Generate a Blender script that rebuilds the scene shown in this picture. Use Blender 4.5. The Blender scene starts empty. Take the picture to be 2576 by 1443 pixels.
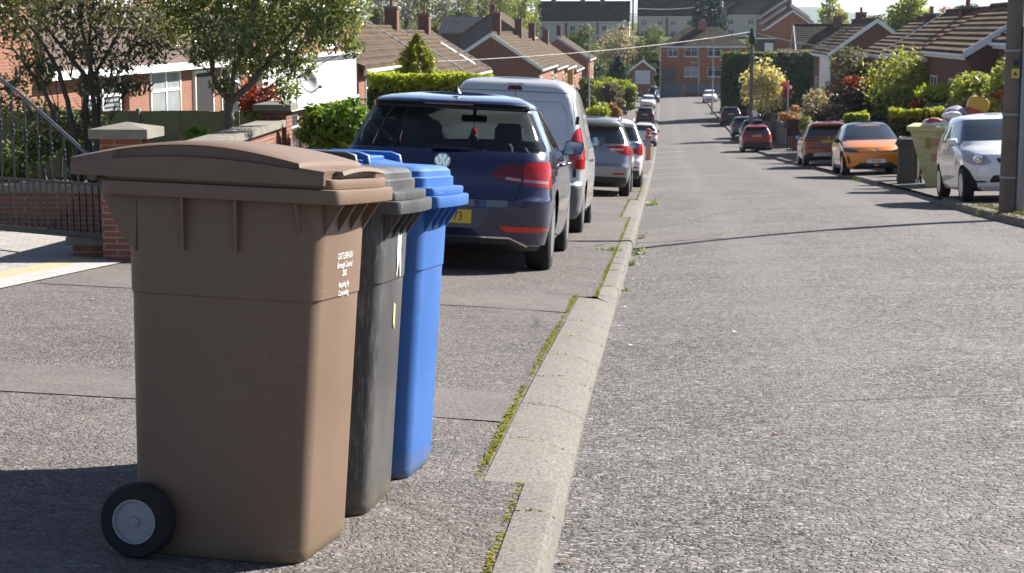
import bpy, bmesh, math, random
import numpy as np
from mathutils import Vector, Matrix

random.seed(7)
RNG = np.random.default_rng(11)
C = bpy.context.scene.collection
SC = bpy.context.scene
rad = math.radians

# ------------------------------------------------------------------ camera
# units are metres; +Y runs down the street, the camera stands in the gutter
F_PX, CX, CY = 4400.0, 1288.0, 721.0          # focal length and centre in px of a 2576 px wide picture
PITCH = math.atan((721.0 - 75.0) / F_PX)
YAW = math.atan(387.0 / F_PX * math.cos(PITCH))
CAMZ = 1.12
cam_d = bpy.data.cameras.new('camera'); cam = bpy.data.objects.new('camera', cam_d); C.objects.link(cam)
cam.location = (0, 0, CAMZ)
cam.rotation_euler = (math.pi / 2 - PITCH, 0, YAW)
cam_d.sensor_width = 36.0
cam_d.lens = F_PX / 2576.0 * 36.0
cam_d.clip_start = 0.1
cam_d.clip_end = 9000.0
cam_d.dof.use_dof = True
cam_d.dof.focus_distance = 6.0
cam_d.dof.aperture_fstop = 18.0
SC.camera = cam

# ------------------------------------------------------------------ sky and sun
SUN_EL, SUN_A = rad(35.0), rad(43.0)           # elevation; angle from +X towards +Y
world = bpy.data.worlds.new('World'); SC.world = world; world.use_nodes = True
_n = world.node_tree.nodes; _l = world.node_tree.links
for x in list(_n): _n.remove(x)
_sky = _n.new('ShaderNodeTexSky'); _sky.sky_type = 'NISHITA'; _sky.sun_disc = False
_sky.sun_elevation = SUN_EL; _sky.sun_rotation = math.pi / 2 - SUN_A
_sky.air_density = 0.6; _sky.dust_density = 0.35; _sky.ozone_density = 1.0; _sky.altitude = 50
_bg = _n.new('ShaderNodeBackground'); _bg.inputs['Strength'].default_value = 0.06
_wo = _n.new('ShaderNodeOutputWorld')
_hs = _n.new('ShaderNodeHueSaturation'); _hs.inputs['Saturation'].default_value = 0.85
_tint = _n.new('ShaderNodeMix'); _tint.data_type = 'RGBA'; _tint.blend_type = 'MULTIPLY'; _tint.inputs[0].default_value = 1.0; _tint.inputs[7].default_value = (0.98, 1.0, 1.03, 1)
_l.new(_sky.outputs[0], _hs.inputs['Color']); _l.new(_hs.outputs[0], _tint.inputs[6]); _l.new(_tint.outputs[2], _bg.inputs['Color']); _l.new(_bg.outputs[0], _wo.inputs['Surface'])
sun_d = bpy.data.lights.new('sun', 'SUN'); sun = bpy.data.objects.new('sun', sun_d); C.objects.link(sun)
sun_d.energy = 5.0; sun_d.angle = rad(0.55); sun_d.color = (1.0, 0.945, 0.87)
_sd = Vector((math.cos(SUN_EL) * math.cos(SUN_A), math.cos(SUN_EL) * math.sin(SUN_A), math.sin(SUN_EL)))
sun.rotation_euler = _sd.to_track_quat('Z', 'Y').to_euler()
SC.view_settings.view_transform = 'Standard'; SC.view_settings.look = 'None'
SC.view_settings.gamma = 1.0
SC.view_settings.exposure = 1.42
SC.cycles.max_bounces = 8; SC.cycles.transparent_max_bounces = 12
SC.cycles.caustics_reflective = False; SC.cycles.caustics_refractive = False

# ------------------------------------------------------------------ pixel <-> place helpers
_ct, _st, _cp, _sp = math.cos(YAW), math.sin(YAW), math.cos(PITCH), math.sin(PITCH)
_fwd = Vector((-_st * _cp, _ct * _cp, -_sp)); _rgt = Vector((_ct, _st, 0)); _up = _rgt.cross(_fwd)
def ray(px, py):
    return _fwd + _rgt * ((px - CX) / F_PX) + _up * ((CY - py) / F_PX)
def at(px, py, Y):
    d = ray(px, py); t = Y / d.y
    return Vector((d.x * t, Y, CAMZ + d.z * t))
def atx(px, X, py=400):
    """distance down the street at which a point of the plane x = X shows at column px"""
    d = ray(px, py); return X * d.y / d.x
def ppm(Y): return F_PX / Y

# ------------------------------------------------------------------ object helpers
def tag(o, label=None, cat=None, group=None, kind=None):
    if label: o['label'] = label
    if cat: o['category'] = cat
    if group: o['group'] = group
    if kind: o['kind'] = kind
    return o
def thing(name, label, cat, loc=(0, 0, 0), rz=0.0, group=None):
    o = bpy.data.objects.new(name, None); C.objects.link(o)
    o.empty_display_size = 0.2
    o.location = loc; o.rotation_euler = (0, 0, rz)
    return tag(o, label, cat, group)
def link(name, me, mat=None, parent=None, loc=None, smooth=False):
    o = bpy.data.objects.new(name, me); C.objects.link(o)
    if mat is not None:
        for m in (mat if isinstance(mat, (list, tuple)) else [mat]): me.materials.append(m)
    if parent is not None: o.parent = parent
    if loc is not None: o.location = loc
    if smooth and len(me.polygons): me.polygons.foreach_set('use_smooth', [True] * len(me.polygons))
    return o
def bm_obj(name, bm, mat=None, parent=None, loc=None, smooth=False, angle=None):
    me = bpy.data.meshes.new(name); bm.to_mesh(me); bm.free()
    o = link(name, me, mat, parent, loc, smooth or angle is not None)
    if angle is not None: sharp(me, angle)
    return o
def sharp(me, deg):
    me.set_sharp_from_angle(angle=rad(deg))
def np_obj(name, verts, faces, mat=None, parent=None, loc=None, smooth=False):
    me = bpy.data.meshes.new(name)
    me.from_pydata([tuple(v) for v in verts], [], [tuple(f) for f in faces]); me.update()
    return link(name, me, mat, parent, loc, smooth)
def copy_tree(o, parent=None):
    c = o.copy(); C.objects.link(c)
    if parent is not None: c.parent = parent
    for ch in list(o.children): copy_tree(ch, c)
    return c

class MB:
    """collects simple shapes and links them as ONE mesh"""
    def __init__(s): s.v = []; s.f = []
    def box(s, x0, x1, y0, y1, z0, z1, M=None):
        b = len(s.v)
        p = [(x0, y0, z0), (x1, y0, z0), (x1, y1, z0), (x0, y1, z0), (x0, y0, z1), (x1, y0, z1), (x1, y1, z1), (x0, y1, z1)]
        if M is not None: p = [tuple(M @ Vector(q)) for q in p]
        s.v += p
        s.f += [tuple(b + i for i in q) for q in ((0, 3, 2, 1), (4, 5, 6, 7), (0, 1, 5, 4), (1, 2, 6, 5), (2, 3, 7, 6), (3, 0, 4, 7))]
        return s
    def prism(s, pts, ax, a0, a1):
        """polygon in the two axes other than ax, extruded from a0 to a1"""
        b = len(s.v); n = len(pts)
        def mk(p, a):
            if ax == 'x': return (a, p[0], p[1])
            if ax == 'y': return (p[0], a, p[1])
            return (p[0], p[1], a)
        s.v += [mk(p, a0) for p in pts] + [mk(p, a1) for p in pts]
        s.f += [tuple(b + i for i in range(n))[::-1], tuple(b + n + i for i in range(n))]
        s.f += [(b + i, b + (i + 1) % n, b + n + (i + 1) % n, b + n + i) for i in range(n)]
        return s
    def tube(s, pts, r, n=8, cap=True):
        pts = [Vector(p) for p in pts]; m = len(pts)
        rr = r if isinstance(r, (list, tuple)) else [r] * m
        b = len(s.v)
        for i, p in enumerate(pts):
            t = (pts[min(i + 1, m - 1)] - pts[max(i - 1, 0)])
            if t.length < 1e-9: t = Vector((0, 0, 1))
            t.normalize()
            a = t.orthogonal().normalized() if i == 0 else (pa - t * pa.dot(t)).normalized()
            pa = a; c = t.cross(a)
            for k in range(n):
                an = 2 * math.pi * k / n
                s.v.append(tuple(p + (a * math.cos(an) + c * math.sin(an)) * rr[i]))
        for i in range(m - 1):
            for k in range(n):
                s.f.append((b + i * n + k, b + i * n + (k + 1) % n, b + (i + 1) * n + (k + 1) % n, b + (i + 1) * n + k))
        if cap:
            s.f.append(tuple(b + k for k in range(n))[::-1]); s.f.append(tuple(b + (m - 1) * n + k for k in range(n)))
        return s
    def lathe(s, prof, axis='z', n=24, c=(0, 0, 0)):
        """prof: list of (radius, height)"""
        b = len(s.v); m = len(prof)
        for r, h in prof:
            for k in range(n):
                a = 2 * math.pi * k / n; u, w = r * math.cos(a), r * math.sin(a)
                q = (u, w, h) if axis == 'z' else ((h, u, w) if axis == 'x' else (w, h, u))
                s.v.append((q[0] + c[0], q[1] + c[1], q[2] + c[2]))
        for i in range(m - 1):
            for k in range(n):
                s.f.append((b + i * n + k, b + i * n + (k + 1) % n, b + (i + 1) * n + (k + 1) % n, b + (i + 1) * n + k))
        if prof[0][0] > 1e-6: s.f.append(tuple(b + k for k in range(n))[::-1])
        if prof[-1][0] > 1e-6: s.f.append(tuple(b + (m - 1) * n + k for k in range(n)))
        return s
    def quad(s, a, b_, c, d):
        b = len(s.v); s.v += [tuple(a), tuple(b_), tuple(c), tuple(d)]; s.f.append((b, b + 1, b + 2, b + 3)); return s
    def poly(s, pts):
        b = len(s.v); s.v += [tuple(p) for p in pts]; s.f.append(tuple(range(b, b + len(pts)))); return s
    def build(s, name, mat=None, parent=None, loc=None, smooth=False, angle=None, bevel=0.0, seg=2):
        me = bpy.data.meshes.new(name); me.from_pydata(s.v, [], s.f); me.update()
        bm = bmesh.new(); bm.from_mesh(me)
        bmesh.ops.recalc_face_normals(bm, faces=bm.faces)
        if bevel > 0:
            es = [e for e in bm.edges if len(e.link_faces) == 2 and e.calc_face_angle(0) > rad(40)]
            bmesh.ops.bevel(bm, geom=es, offset=bevel, segments=seg, affect='EDGES', profile=0.6, clamp_overlap=True)
        bm.to_mesh(me); bm.free()
        o = link(name, me, mat, parent, loc, smooth or angle is not None)
        if angle is not None: sharp(me, angle)
        return o

def text_mesh(s, size, align='CENTER', thick=0.0):
    cu = bpy.data.curves.new('lettering', 'FONT'); cu.body = s; cu.size = size; cu.align_x = align; cu.align_y = 'CENTER'
    cu.extrude = thick; cu.resolution_u = 3
    o = bpy.data.objects.new('lettering', cu); C.objects.link(o)
    dg = bpy.context.evaluated_depsgraph_get(); dg.update()
    me = bpy.data.meshes.new_from_object(o.evaluated_get(dg))
    bpy.data.objects.remove(o); bpy.data.curves.remove(cu)
    me.name = 'lettering'
    return me

# ------------------------------------------------------------------ materials
_M = {}
class Nodes:
    def __init__(s, name):
        s.m = bpy.data.materials.new(name); s.m.use_nodes = True
        s.t = s.m.node_tree; s.n = s.t.nodes; s.l = s.t.links
        s.b = s.n['Principled BSDF']; s.out = s.n['Material Output']
    def add(s, ty, **kw):
        x = s.n.new(ty)
        for k, v in kw.items(): setattr(x, k, v)
        return x
    def ln(s, a, b): s.l.new(a, b)
    def coord(s, kind='Object', scale=(1, 1, 1)):
        tc = s.add('ShaderNodeTexCoord'); mp = s.add('ShaderNodeMapping'); mp.inputs['Scale'].default_value = scale
        s.ln(tc.outputs[kind], mp.inputs[0]); return mp.outputs[0]
    def noise(s, vec, scale, detail=3, rough=0.55):
        x = s.add('ShaderNodeTexNoise'); x.inputs['Scale'].default_value = scale; x.inputs['Detail'].default_value = detail
        x.inputs['Roughness'].default_value = rough
        if vec is not None: s.ln(vec, x.inputs['Vector'])
        return x.outputs['Fac']
    def noise_col(s, vec, scale):
        x = s.add('ShaderNodeTexNoise'); x.inputs['Scale'].default_value = scale; s.ln(vec, x.inputs['Vector']); return x.outputs['Color']
    def ramp(s, fac, stops):
        x = s.add('ShaderNodeValToRGB'); e = x.color_ramp.elements
        while len(e) < len(stops): e.new(0.5)
        for q, (p, c) in zip(e, stops):
            q.position = p; q.color = (c[0], c[1], c[2], 1) if isinstance(c, (tuple, list)) else (c, c, c, 1)
        s.ln(fac, x.inputs[0]); return x.outputs[0]
    def mix(s, fac, a, b, mode='MIX'):
        x = s.add('ShaderNodeMix', data_type='RGBA', blend_type=mode)
        for val, sock in ((fac, x.inputs[0]), (a, x.inputs[6]), (b, x.inputs[7])):
            if isinstance(val, (int, float)): sock.default_value = val
            elif isinstance(val, tuple): sock.default_value = (*val[:3], 1)
            else: s.ln(val, sock)
        return x.outputs[2]
    def math(s, op, a, b=None):
        x = s.add('ShaderNodeMath', operation=op)
        for val, sock in ((a, x.inputs[0]), (b, x.inputs[1])):
            if val is None: continue
            if isinstance(val, (int, float)): sock.default_value = val
            else: s.ln(val, sock)
        return x.outputs[0]
    def bump(s, h, strength=0.3, dist=0.01):
        x = s.add('ShaderNodeBump'); x.inputs['Strength'].default_value = strength; x.inputs['Distance'].default_value = dist
        s.ln(h, x.inputs['Height']); s.ln(x.outputs[0], s.b.inputs['Normal'])
    def col(s, c):
        if isinstance(c, tuple): s.b.inputs['Base Color'].default_value = (*c[:3], 1)
        else: s.ln(c, s.b.inputs['Base Color'])
    def set(s, **kw):
        for k, v in kw.items():
            k = {'rough': 'Roughness', 'metal': 'Metallic', 'spec': 'Specular IOR Level', 'coat': 'Coat Weight', 'coat_r': 'Coat Roughness'}.get(k, k)
            if isinstance(v, (int, float)): s.b.inputs[k].default_value = v
            else: s.ln(v, s.b.inputs[k])

def plain(name, c, rough=0.6, metal=0.0, var=0.12, scale=6.0, coat=0.0, spec=0.5, bump=0.0):
    if name in _M: return _M[name]
    k = Nodes(name); v = k.coord()
    f = k.noise(v, scale, 4)
    k.col(k.mix(f, tuple(min(1, x * (1 - var)) for x in c), tuple(min(1, x * (1 + var)) for x in c)))
    k.set(rough=rough, metal=metal, coat=coat, spec=spec)
    if bump: k.bump(k.noise(v, scale * 8, 3), bump, 0.01)
    _M[name] = k.m; return k.m
def paint(name, c, metal=0.0, rough=0.35, coat=1.0, dirt=0.06):
    """car paint: coloured base under a clear coat, with faint road dirt"""
    if name in _M: return _M[name]
    k = Nodes(name); v = k.coord()
    f = k.ramp(k.noise(v, 3.0, 5), [(0.45, 0.0), (0.75, dirt)])
    k.col(k.mix(f, c, (0.22, 0.20, 0.17)))
    k.set(rough=rough, metal=metal, coat=coat, coat_r=0.03)
    _M[name] = k.m; return k.m
def foliage(name, cols, trans=0.35, rough=0.5):
    """leaf faces: each leaf picks its own tone"""
    if name in _M: return _M[name]
    k = Nodes(name); g = k.add('ShaderNodeNewGeometry')
    stops = [(i / max(1, len(cols) - 1), c) for i, c in enumerate(cols)]
    col = k.ramp(g.outputs['Random Per Island'], stops)
    k.col(col); k.set(rough=rough, spec=0.3)
    tr = k.add('ShaderNodeBsdfTranslucent'); k.ln(k.mix(1.0, col, (1.0, 1.0, 0.55), 'MULTIPLY'), tr.inputs['Color'])
    mx = k.add('ShaderNodeMixShader'); mx.inputs[0].default_value = trans
    k.ln(k.b.outputs[0], mx.inputs[1]); k.ln(tr.outputs[0], mx.inputs[2]); k.ln(mx.outputs[0], k.out.inputs['Surface'])
    _M[name] = k.m; return k.m
def brick(name, cols, mortar=(0.32, 0.29, 0.26), scale=1.0, moss=0.0):
    if name in _M: return _M[name]
    k = Nodes(name)
    tc = k.add('ShaderNodeTexCoord'); sx = k.add('ShaderNodeSeparateXYZ'); k.ln(tc.outputs['Object'], sx.inputs[0])
    u = k.math('ADD', sx.outputs[0], sx.outputs[1])
    cb = k.add('ShaderNodeCombineXYZ'); k.ln(u, cb.inputs[0]); k.ln(sx.outputs[2], cb.inputs[1])
    b = k.add('ShaderNodeTexBrick'); k.ln(cb.outputs[0], b.inputs['Vector'])
    b.inputs['Scale'].default_value = 1.0 / scale
    b.inputs['Brick Width'].default_value = 0.225; b.inputs['Row Height'].default_value = 0.05
    b.inputs['Mortar Size'].default_value = 0.007; b.inputs['Mortar Smooth'].default_value = 0.3; b.inputs['Bias'].default_value = 0.0
    b.inputs['Color1'].default_value = (*cols[0], 1); b.inputs['Color2'].default_value = (*cols[1], 1); b.inputs['Mortar'].default_value = (*mortar, 1)
    f = k.noise(tc.outputs['Object'], 2.2, 5)
    c = k.mix(k.ramp(f, [(0.35, 0.0), (0.8, 0.45)]), b.outputs['Color'], tuple(x * 0.55 for x in cols[0]), 'MIX')
    if moss: c = k.mix(k.ramp(k.noise(tc.outputs['Object'], 5, 5), [(0.5, 0.0), (0.7, moss)]), c, (0.06, 0.07, 0.025))
    k.col(c); k.set(rough=0.9, spec=0.2)
    k.bump(b.outputs['Fac'], -0.5, 0.01)
    _M[name] = k.m; return k.m
def tiles(name, c1, c2, moss=(0.10, 0.085, 0.03), amount=0.5, row=0.36):
    """interlocking roof tiles: courses along the slope, lichen in patches"""
    if name in _M: return _M[name]
    k = Nodes(name)
    tc = k.add('ShaderNodeTexCoord'); sx = k.add('ShaderNodeSeparateXYZ'); k.ln(tc.outputs['Object'], sx.inputs[0])
    cb = k.add('ShaderNodeCombineXYZ'); k.ln(sx.outputs[0], cb.inputs[0]); k.ln(k.math('MULTIPLY', sx.outputs[2], 1.75), cb.inputs[1])
    b = k.add('ShaderNodeTexBrick'); k.ln(cb.outputs[0], b.inputs['Vector']); b.offset = 0.0
    b.inputs['Scale'].default_value = 1.0; b.inputs['Brick Width'].default_value = 0.34; b.inputs['Row Height'].default_value = row
    b.inputs['Mortar Size'].default_value = 0.07; b.inputs['Mortar Smooth'].default_value = 0.8
    b.inputs['Color1'].default_value = (*c1, 1); b.inputs['Color2'].default_value = (*c2, 1)
    b.inputs['Mortar'].default_value = (c1[0] * 0.22, c1[1] * 0.22, c1[2] * 0.22, 1)
    f = k.noise(tc.outputs['Object'], 0.9, 6, 0.65)
    k.col(k.mix(k.ramp(f, [(0.42, 0.0), (0.66, amount)]), b.outputs['Color'], moss))
    k.set(rough=0.92, spec=0.15); k.bump(b.outputs['Fac'], -0.6, 0.03)
    _M[name] = k.m; return k.m

# car window: tinted, mirrors the sky, lets a little through
def glass(name, tint=(0.45, 0.52, 0.52)):
    if name in _M: return _M[name]
    k = Nodes(name); k.n.remove(k.b)
    t = k.add('ShaderNodeBsdfTransparent'); t.inputs[0].default_value = (*tint, 1)
    g = k.add('ShaderNodeBsdfGlossy'); g.inputs['Roughness'].default_value = 0.02; g.inputs[0].default_value = (1, 1, 1, 1)
    fr = k.add('ShaderNodeFresnel'); fr.inputs[0].default_value = 1.5
    mx = k.add('ShaderNodeMixShader'); k.ln(fr.outputs[0], mx.inputs[0]); k.ln(t.outputs[0], mx.inputs[1]); k.ln(g.outputs[0], mx.inputs[2])
    k.ln(mx.outputs[0], k.out.inputs['Surface']); _M[name] = k.m; return k.m

BLACK = plain('black_plastic', (0.018, 0.018, 0.019), 0.45, var=0.1)
TYRE = plain('tyre_rubber', (0.016, 0.016, 0.016), 0.85, var=0.3, scale=20)
ALLOY = plain('alloy_rim', (0.42, 0.43, 0.45), 0.3, metal=0.8, var=0.05)
CHROME = plain('chrome', (0.7, 0.71, 0.72), 0.12, metal=1.0, var=0.02)
DARKGLASS = plain('dark_car_glass', (0.02, 0.027, 0.03), 0.02, spec=0.5, var=0.05)
DARKGLASS.node_tree.nodes['Principled BSDF'].inputs['IOR'].default_value = 2.0
WHITE = plain('white_upvc', (0.78, 0.78, 0.76), 0.45, var=0.04)
# ------------------------------------------------------------------ lie of the land
_PY = [-30, 0, 22, 42, 60, 80, 100, 120, 140, 165, 200, 245, 270, 300, 340, 380, 430, 600]
_PZ = [1.95, 0, -1.45, -2.66, -3.75, -4.88, -5.85, -6.55, -7.05, -7.5, -7.8, -7.95, -7.6, -5.0, -1.4, 1.2, 2.5, 2.5]
def _smooth_profile():
    yy = np.arange(-30, 601, 1.0); zz = np.interp(yy, _PY, _PZ)
    k = np.ones(9) / 9.0
    zs = np.convolve(np.pad(zz, 4, mode='edge'), k, mode='valid'); zs[:30] = zz[:30]; zs[-10:] = zz[-10:]
    return yy, zs
_YY, _ZZ = _smooth_profile()
def P(y): return float(np.interp(y, _YY, _ZZ))            # left pavement level at the kerb
def XR(y): return float(np.interp(y, [0, 27, 36, 47, 60, 100, 250], [4.72, 4.75, 5.05, 5.3, 5.45, 5.25, 5.2]))   # right kerb
XL = -0.33                                                # left kerb (gutter face)
def XLk(y): return float(np.interp(y, [0, 2, 8, 20, 60, 100, 250], [-0.27, -0.28, -0.34, -0.36, -0.42, -0.5, -0.72]))
def drop(y, x0=0.022, up=0.105):
    """kerb upstand on the left: full height, or dropped where a driveway crosses"""
    for a, b in DROPS:
        if a <= y <= b: return x0
    return up
DROPS = [(5.65, 12.9), (27.0, 35.0), (53, 60), (80, 85), (112, 118), (150, 156)]
def z_left(x, y): return P(y) + 0.04 * max(0.0, (-0.45 - x))
def z_right(x, y): return P(y) + 0.18 + 0.03 * max(0.0, x - 5.2)
def z_road(x, y):
    a, b = XLk(y), XR(y); t = min(1, max(0, (x - a) / (b - a)))
    zl = P(y) - 0.10; zr = P(y) + 0.075
    return zl + (zr - zl) * t + 0.05 * 4 * t * (1 - t)
def hillside(x, y):
    """gardens, the hill behind and the plain beyond"""
    base = P(y)
    if y > 255:
        w = 1.0 - min(1, max(0, (x - 27) / 14.0))
        base = -7.9 + (base + 7.9) * w
    if x < -4.4: base += 0.16 + min(1.2, 0.02 * (-4.4 - x))
    elif x > 7.3 and y < 205: base += 0.25 + min(1.45, 0.40 * max(0, x - 7.7))
    elif x > 7.3: base += 0.25
    if y > 430: base -= (y - 430) * 0.01 * min(1, (y - 430) / 300)
    return max(base, -40)

# ------------------------------------------------------------------ ground materials
def chip_asphalt(name, dark, light, pinkish, scale, bumpy, patch=0.25, wear=False):
    k = Nodes(name); v = k.coord()
    vv = v; v = k.mix(0.012, v, k.noise_col(v, scale * .6), 'ADD')
    vo = k.add('ShaderNodeTexVoronoi', feature='F1'); vo.inputs['Scale'].default_value = scale; k.ln(v, vo.inputs['Vector'])
    vd = k.add('ShaderNodeTexVoronoi', feature='DISTANCE_TO_EDGE'); vd.inputs['Scale'].default_value = scale; k.ln(v, vd.inputs['Vector'])
    v = vv
    sp = k.add('ShaderNodeSeparateColor'); k.ln(vo.outputs['Color'], sp.inputs[0])
    stone = k.ramp(sp.outputs[0], [(0.0, dark), (0.35, tuple((a + b) / 2 for a, b in zip(dark, light))), (0.6, pinkish), (0.85, light), (1.0, tuple(min(1, x * 1.45) for x in light))])
    gap = k.ramp(vd.outputs['Distance'], [(0.0, 0.8), (0.10, 0.0)])
    keep = k.ramp(k.noise(v, scale * 0.35, 2), [(0.42, 0.15), (0.6, 1.0)])
    c = k.mix(k.math('MULTIPLY', gap, keep), stone, tuple(x * 0.5 for x in dark))
    big = k.noise(v, 0.55, 5, 0.6)
    c = k.mix(k.ramp(big, [(0.35, 0.0), (0.7, patch)]), c, tuple(min(1, (a + b) * 0.62) for a, b in zip(light, pinkish)))
    mid = k.noise(v, 5.0, 3)
    c = k.mix(k.ramp(mid, [(0.3, 0.28), (0.6, 0.0)]), c, tuple(x * 0.7 for x in dark))
    fl = k.noise(v, scale * 1.05, 2, 0.5)
    c = k.mix(k.math('MULTIPLY', k.ramp(fl, [(0.55, 0.0), (0.61, 1.0)]), k.ramp(k.noise(v, 1.3, 4, .6), [(0.38, 0.10), (0.62, 1.0)])), c, tuple(x * 0.55 for x in dark))
    wh = k.ramp(k.noise(v, scale * 1.7, 1, 0.5), [(0.66, 0.0), (0.72, 0.9)])
    c = k.mix(wh, c, tuple(min(1, x * 1.9) for x in light))
    if wear:                                                     # tyre worn lanes and old trench reinstatements
        tc = k.add('ShaderNodeTexCoord'); sx = k.add('ShaderNodeSeparateXYZ'); k.ln(tc.outputs['Object'], sx.inputs[0])
        wob = k.math('ADD', sx.outputs[0], k.math('MULTIPLY', k.noise(v, 0.16, 2), 0.8))
        lane = k.ramp(k.math('FRACT', k.math('MULTIPLY', wob, 0.385)), [(0.0, 0.0), (0.3, 0.0), (0.5, 0.30), (0.7, 0.0)])
        c = k.mix(lane, c, tuple(x * 0.92 for x in light))
        seam = k.ramp(k.math('ABSOLUTE', k.math('SUBTRACT', wob, 3.05)), [(0.0, 0.7), (0.012, 0.0)])
        c = k.mix(seam, c, tuple(x * 0.7 for x in dark))
        cr = k.add('ShaderNodeTexVoronoi', feature='DISTANCE_TO_EDGE'); cr.inputs['Scale'].default_value = 0.28
        k.ln(k.mix(0.25, v, k.noise_col(v, 1.2)), cr.inputs['Vector'])
        c = k.mix(k.math('MULTIPLY', k.ramp(cr.outputs['Distance'], [(0.0, 0.75), (0.006, 0.0)]), k.ramp(k.noise(v, 0.35, 2), [(0.5, 0.0), (0.58, 1.0)])), c, tuple(x * 0.5 for x in dark))
    k.col(c); k.set(rough=0.85, spec=0.25)
    h = k.math('ADD', k.math('MULTIPLY', k.ramp(vd.outputs['Distance'], [(0.0, 0.0), (0.25, 1.0)]), sp.outputs[1]), k.math('MULTIPLY', k.noise(v, scale * 0.5, 3), 0.8))
    k.bump(h, bumpy, 0.009)
    return k.m
M_ROAD = chip_asphalt('road_asphalt', (0.047, 0.045, 0.044), (0.205, 0.192, 0.186), (0.170, 0.148, 0.140), 48, 0.8, 0.25, True)
M_PAVE = chip_asphalt('pavement_asphalt', (0.062, 0.056, 0.053), (0.170, 0.155, 0.146), (0.145, 0.122, 0.112), 56, 0.8, 0.6, True)
def m_concrete():
    k = Nodes('kerb_concrete'); v = k.coord()
    f = k.noise(v, 85, 4, 0.8); g = k.noise(v, 3.5, 6)
    c = k.ramp(f, [(0.38, (0.055, 0.052, 0.048)), (0.46, (0.135, 0.125, 0.113)), (0.55, (0.175, 0.163, 0.150)), (0.66, (0.30, 0.285, 0.265))])
    c = k.mix(k.ramp(g, [(0.4, 0.0), (0.7, 0.4)]), c, (0.20, 0.18, 0.14))
    k.col(c); k.set(rough=0.9, spec=0.2); k.bump(f, 0.35, 0.004); return k.m
M_KERB = m_concrete()
def m_ground():
    k = Nodes('garden_ground'); v = k.coord()
    c = k.ramp(k.noise(v, 0.25, 8, 0.7), [(0.3, (0.045, 0.06, 0.02)), (0.5, (0.07, 0.085, 0.03)), (0.7, (0.10, 0.09, 0.05))])
    k.col(c); k.set(rough=0.95, spec=0.1); k.bump(k.noise(v, 4, 6), 0.8, 0.1); return k.m
M_GROUND = m_ground()
def m_paving():
    k = Nodes('driveway_paving'); tc = k.add('ShaderNodeTexCoord')
    b = k.add('ShaderNodeTexBrick'); k.ln(tc.outputs['Object'], b.inputs['Vector'])
    b.inputs['Scale'].default_value = 1.0; b.inputs['Brick Width'].default_value = 0.2; b.inputs['Row Height'].default_value = 0.1
    b.inputs['Mortar Size'].default_value = 0.007
    b.inputs['Color1'].default_value = (0.34, 0.32, 0.30, 1); b.inputs['Color2'].default_value = (0.25, 0.24, 0.235, 1); b.inputs['Mortar'].default_value = (0.13, 0.12, 0.11, 1)
    k.col(k.mix(k.ramp(k.noise(tc.outputs['Object'], 3, 5), [(0.4, 0.0), (0.75, 0.4)]), b.outputs['Color'], (0.26, 0.23, 0.19)))
    k.set(rough=0.9); k.bump(b.outputs['Fac'], -0.4, 0.006); return k.m
M_PAVING = m_paving()

def strip(name, ys, xs_of, z_of, mat, parent=None):
    """sheet following the street: for every y the columns xs_of(y)"""
    v = []; f = []; n = len(xs_of(ys[0]))
    for y in ys:
        for x in xs_of(y): v.append((x, y, z_of(x, y)))
    for j in range(len(ys) - 1):
        for i in range(n - 1):
            a = j * n + i; f.append((a, a + 1, a + n + 1, a + n))
    return np_obj(name, v, f, mat, parent, smooth=True)
YS = list(np.concatenate([np.arange(-6, 40, 0.5), np.arange(40, 120, 2), np.arange(120, 252, 4), [m + e for d in DROPS for m in d for e in (-0.004, 0.004)]]))
YS = sorted(set(round(float(y), 4) for y in YS))
YSEND = [y for y in YS if y <= 236]
# far ground: one sheet to the horizon
_gx = [-2600, -1500, -800, -400, -200, -120, -80, -60, -45, -35, -26, -20, -15, -11, -8, -6, -4.9, -4.45, -4.0, -2, 0, 2, 4, 6, 7.2, 7.7, 9, 11, 14, 18, 24, 30, 38, 48, 60, 80, 110, 160, 260, 500, 1000, 1800, 2800]
_gy = [-30, -15] + list(np.arange(-6, 60, 3)) + list(np.arange(60, 260, 8)) + list(np.arange(260, 440, 10)) + [460, 500, 560, 640, 800, 1000, 1400, 2000, 2800, 4000, 6000]
def _gz(x, y):
    z = hillside(x, y)
    if -4.45 <= x <= 7.3 and y < 252: z -= 0.22
    elif y < 252: z -= 0.03
    return z
_v = [(x, y, _gz(x, y)) for y in _gy for x in _gx]; _w = len(_gx)
_f = [(j * _w + i, j * _w + i + 1, (j + 1) * _w + i + 1, (j + 1) * _w + i) for j in range(len(_gy) - 1) for i in range(_w - 1)]
tag(np_obj('ground', _v, _f, M_GROUND, smooth=True), 'garden soil and grass of the hillside around the street', kind='structure')
tag(strip('road', YS, lambda y: [XLk(y) + (XR(y) - XLk(y)) * t for t in np.linspace(0, 1, 13)], z_road, M_ROAD), 'grey chipped asphalt road running downhill', kind='structure')
# the road at the far end turns off to the right
tag(strip('side_road', list(np.arange(212, 240, 2)), lambda y: [XR(y) - 0.2, 9, 14, 20, 30, 45], lambda x, y: P(y) + 0.12 + 0.004 * max(0, x - 6), M_ROAD), 'side road turning off at the bottom of the hill', kind='structure')
def kerb_w(y):
    for a, b in DROPS:
        if a <= y <= b: return 0.279
    return 0.134
tag(strip('left_pavement', YSEND, lambda y: [-4.36, -3.4, -2.4, -1.5, -1.0, XLk(y) - kerb_w(y) + 0.002], lambda x, y: z_left(x, y) + (-0.009 if (x > -0.9 and kerb_w(y) > 0.2) else 0), M_PAVE), 'worn asphalt pavement on the left', kind='structure')
tag(strip('right_pavement', YSEND, lambda y: [XR(y) + 0.06, 5.75, 6.4, 7.0, 7.45], lambda x, y: z_right(x, y), M_PAVE), 'worn asphalt pavement on the right', kind='structure')

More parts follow.
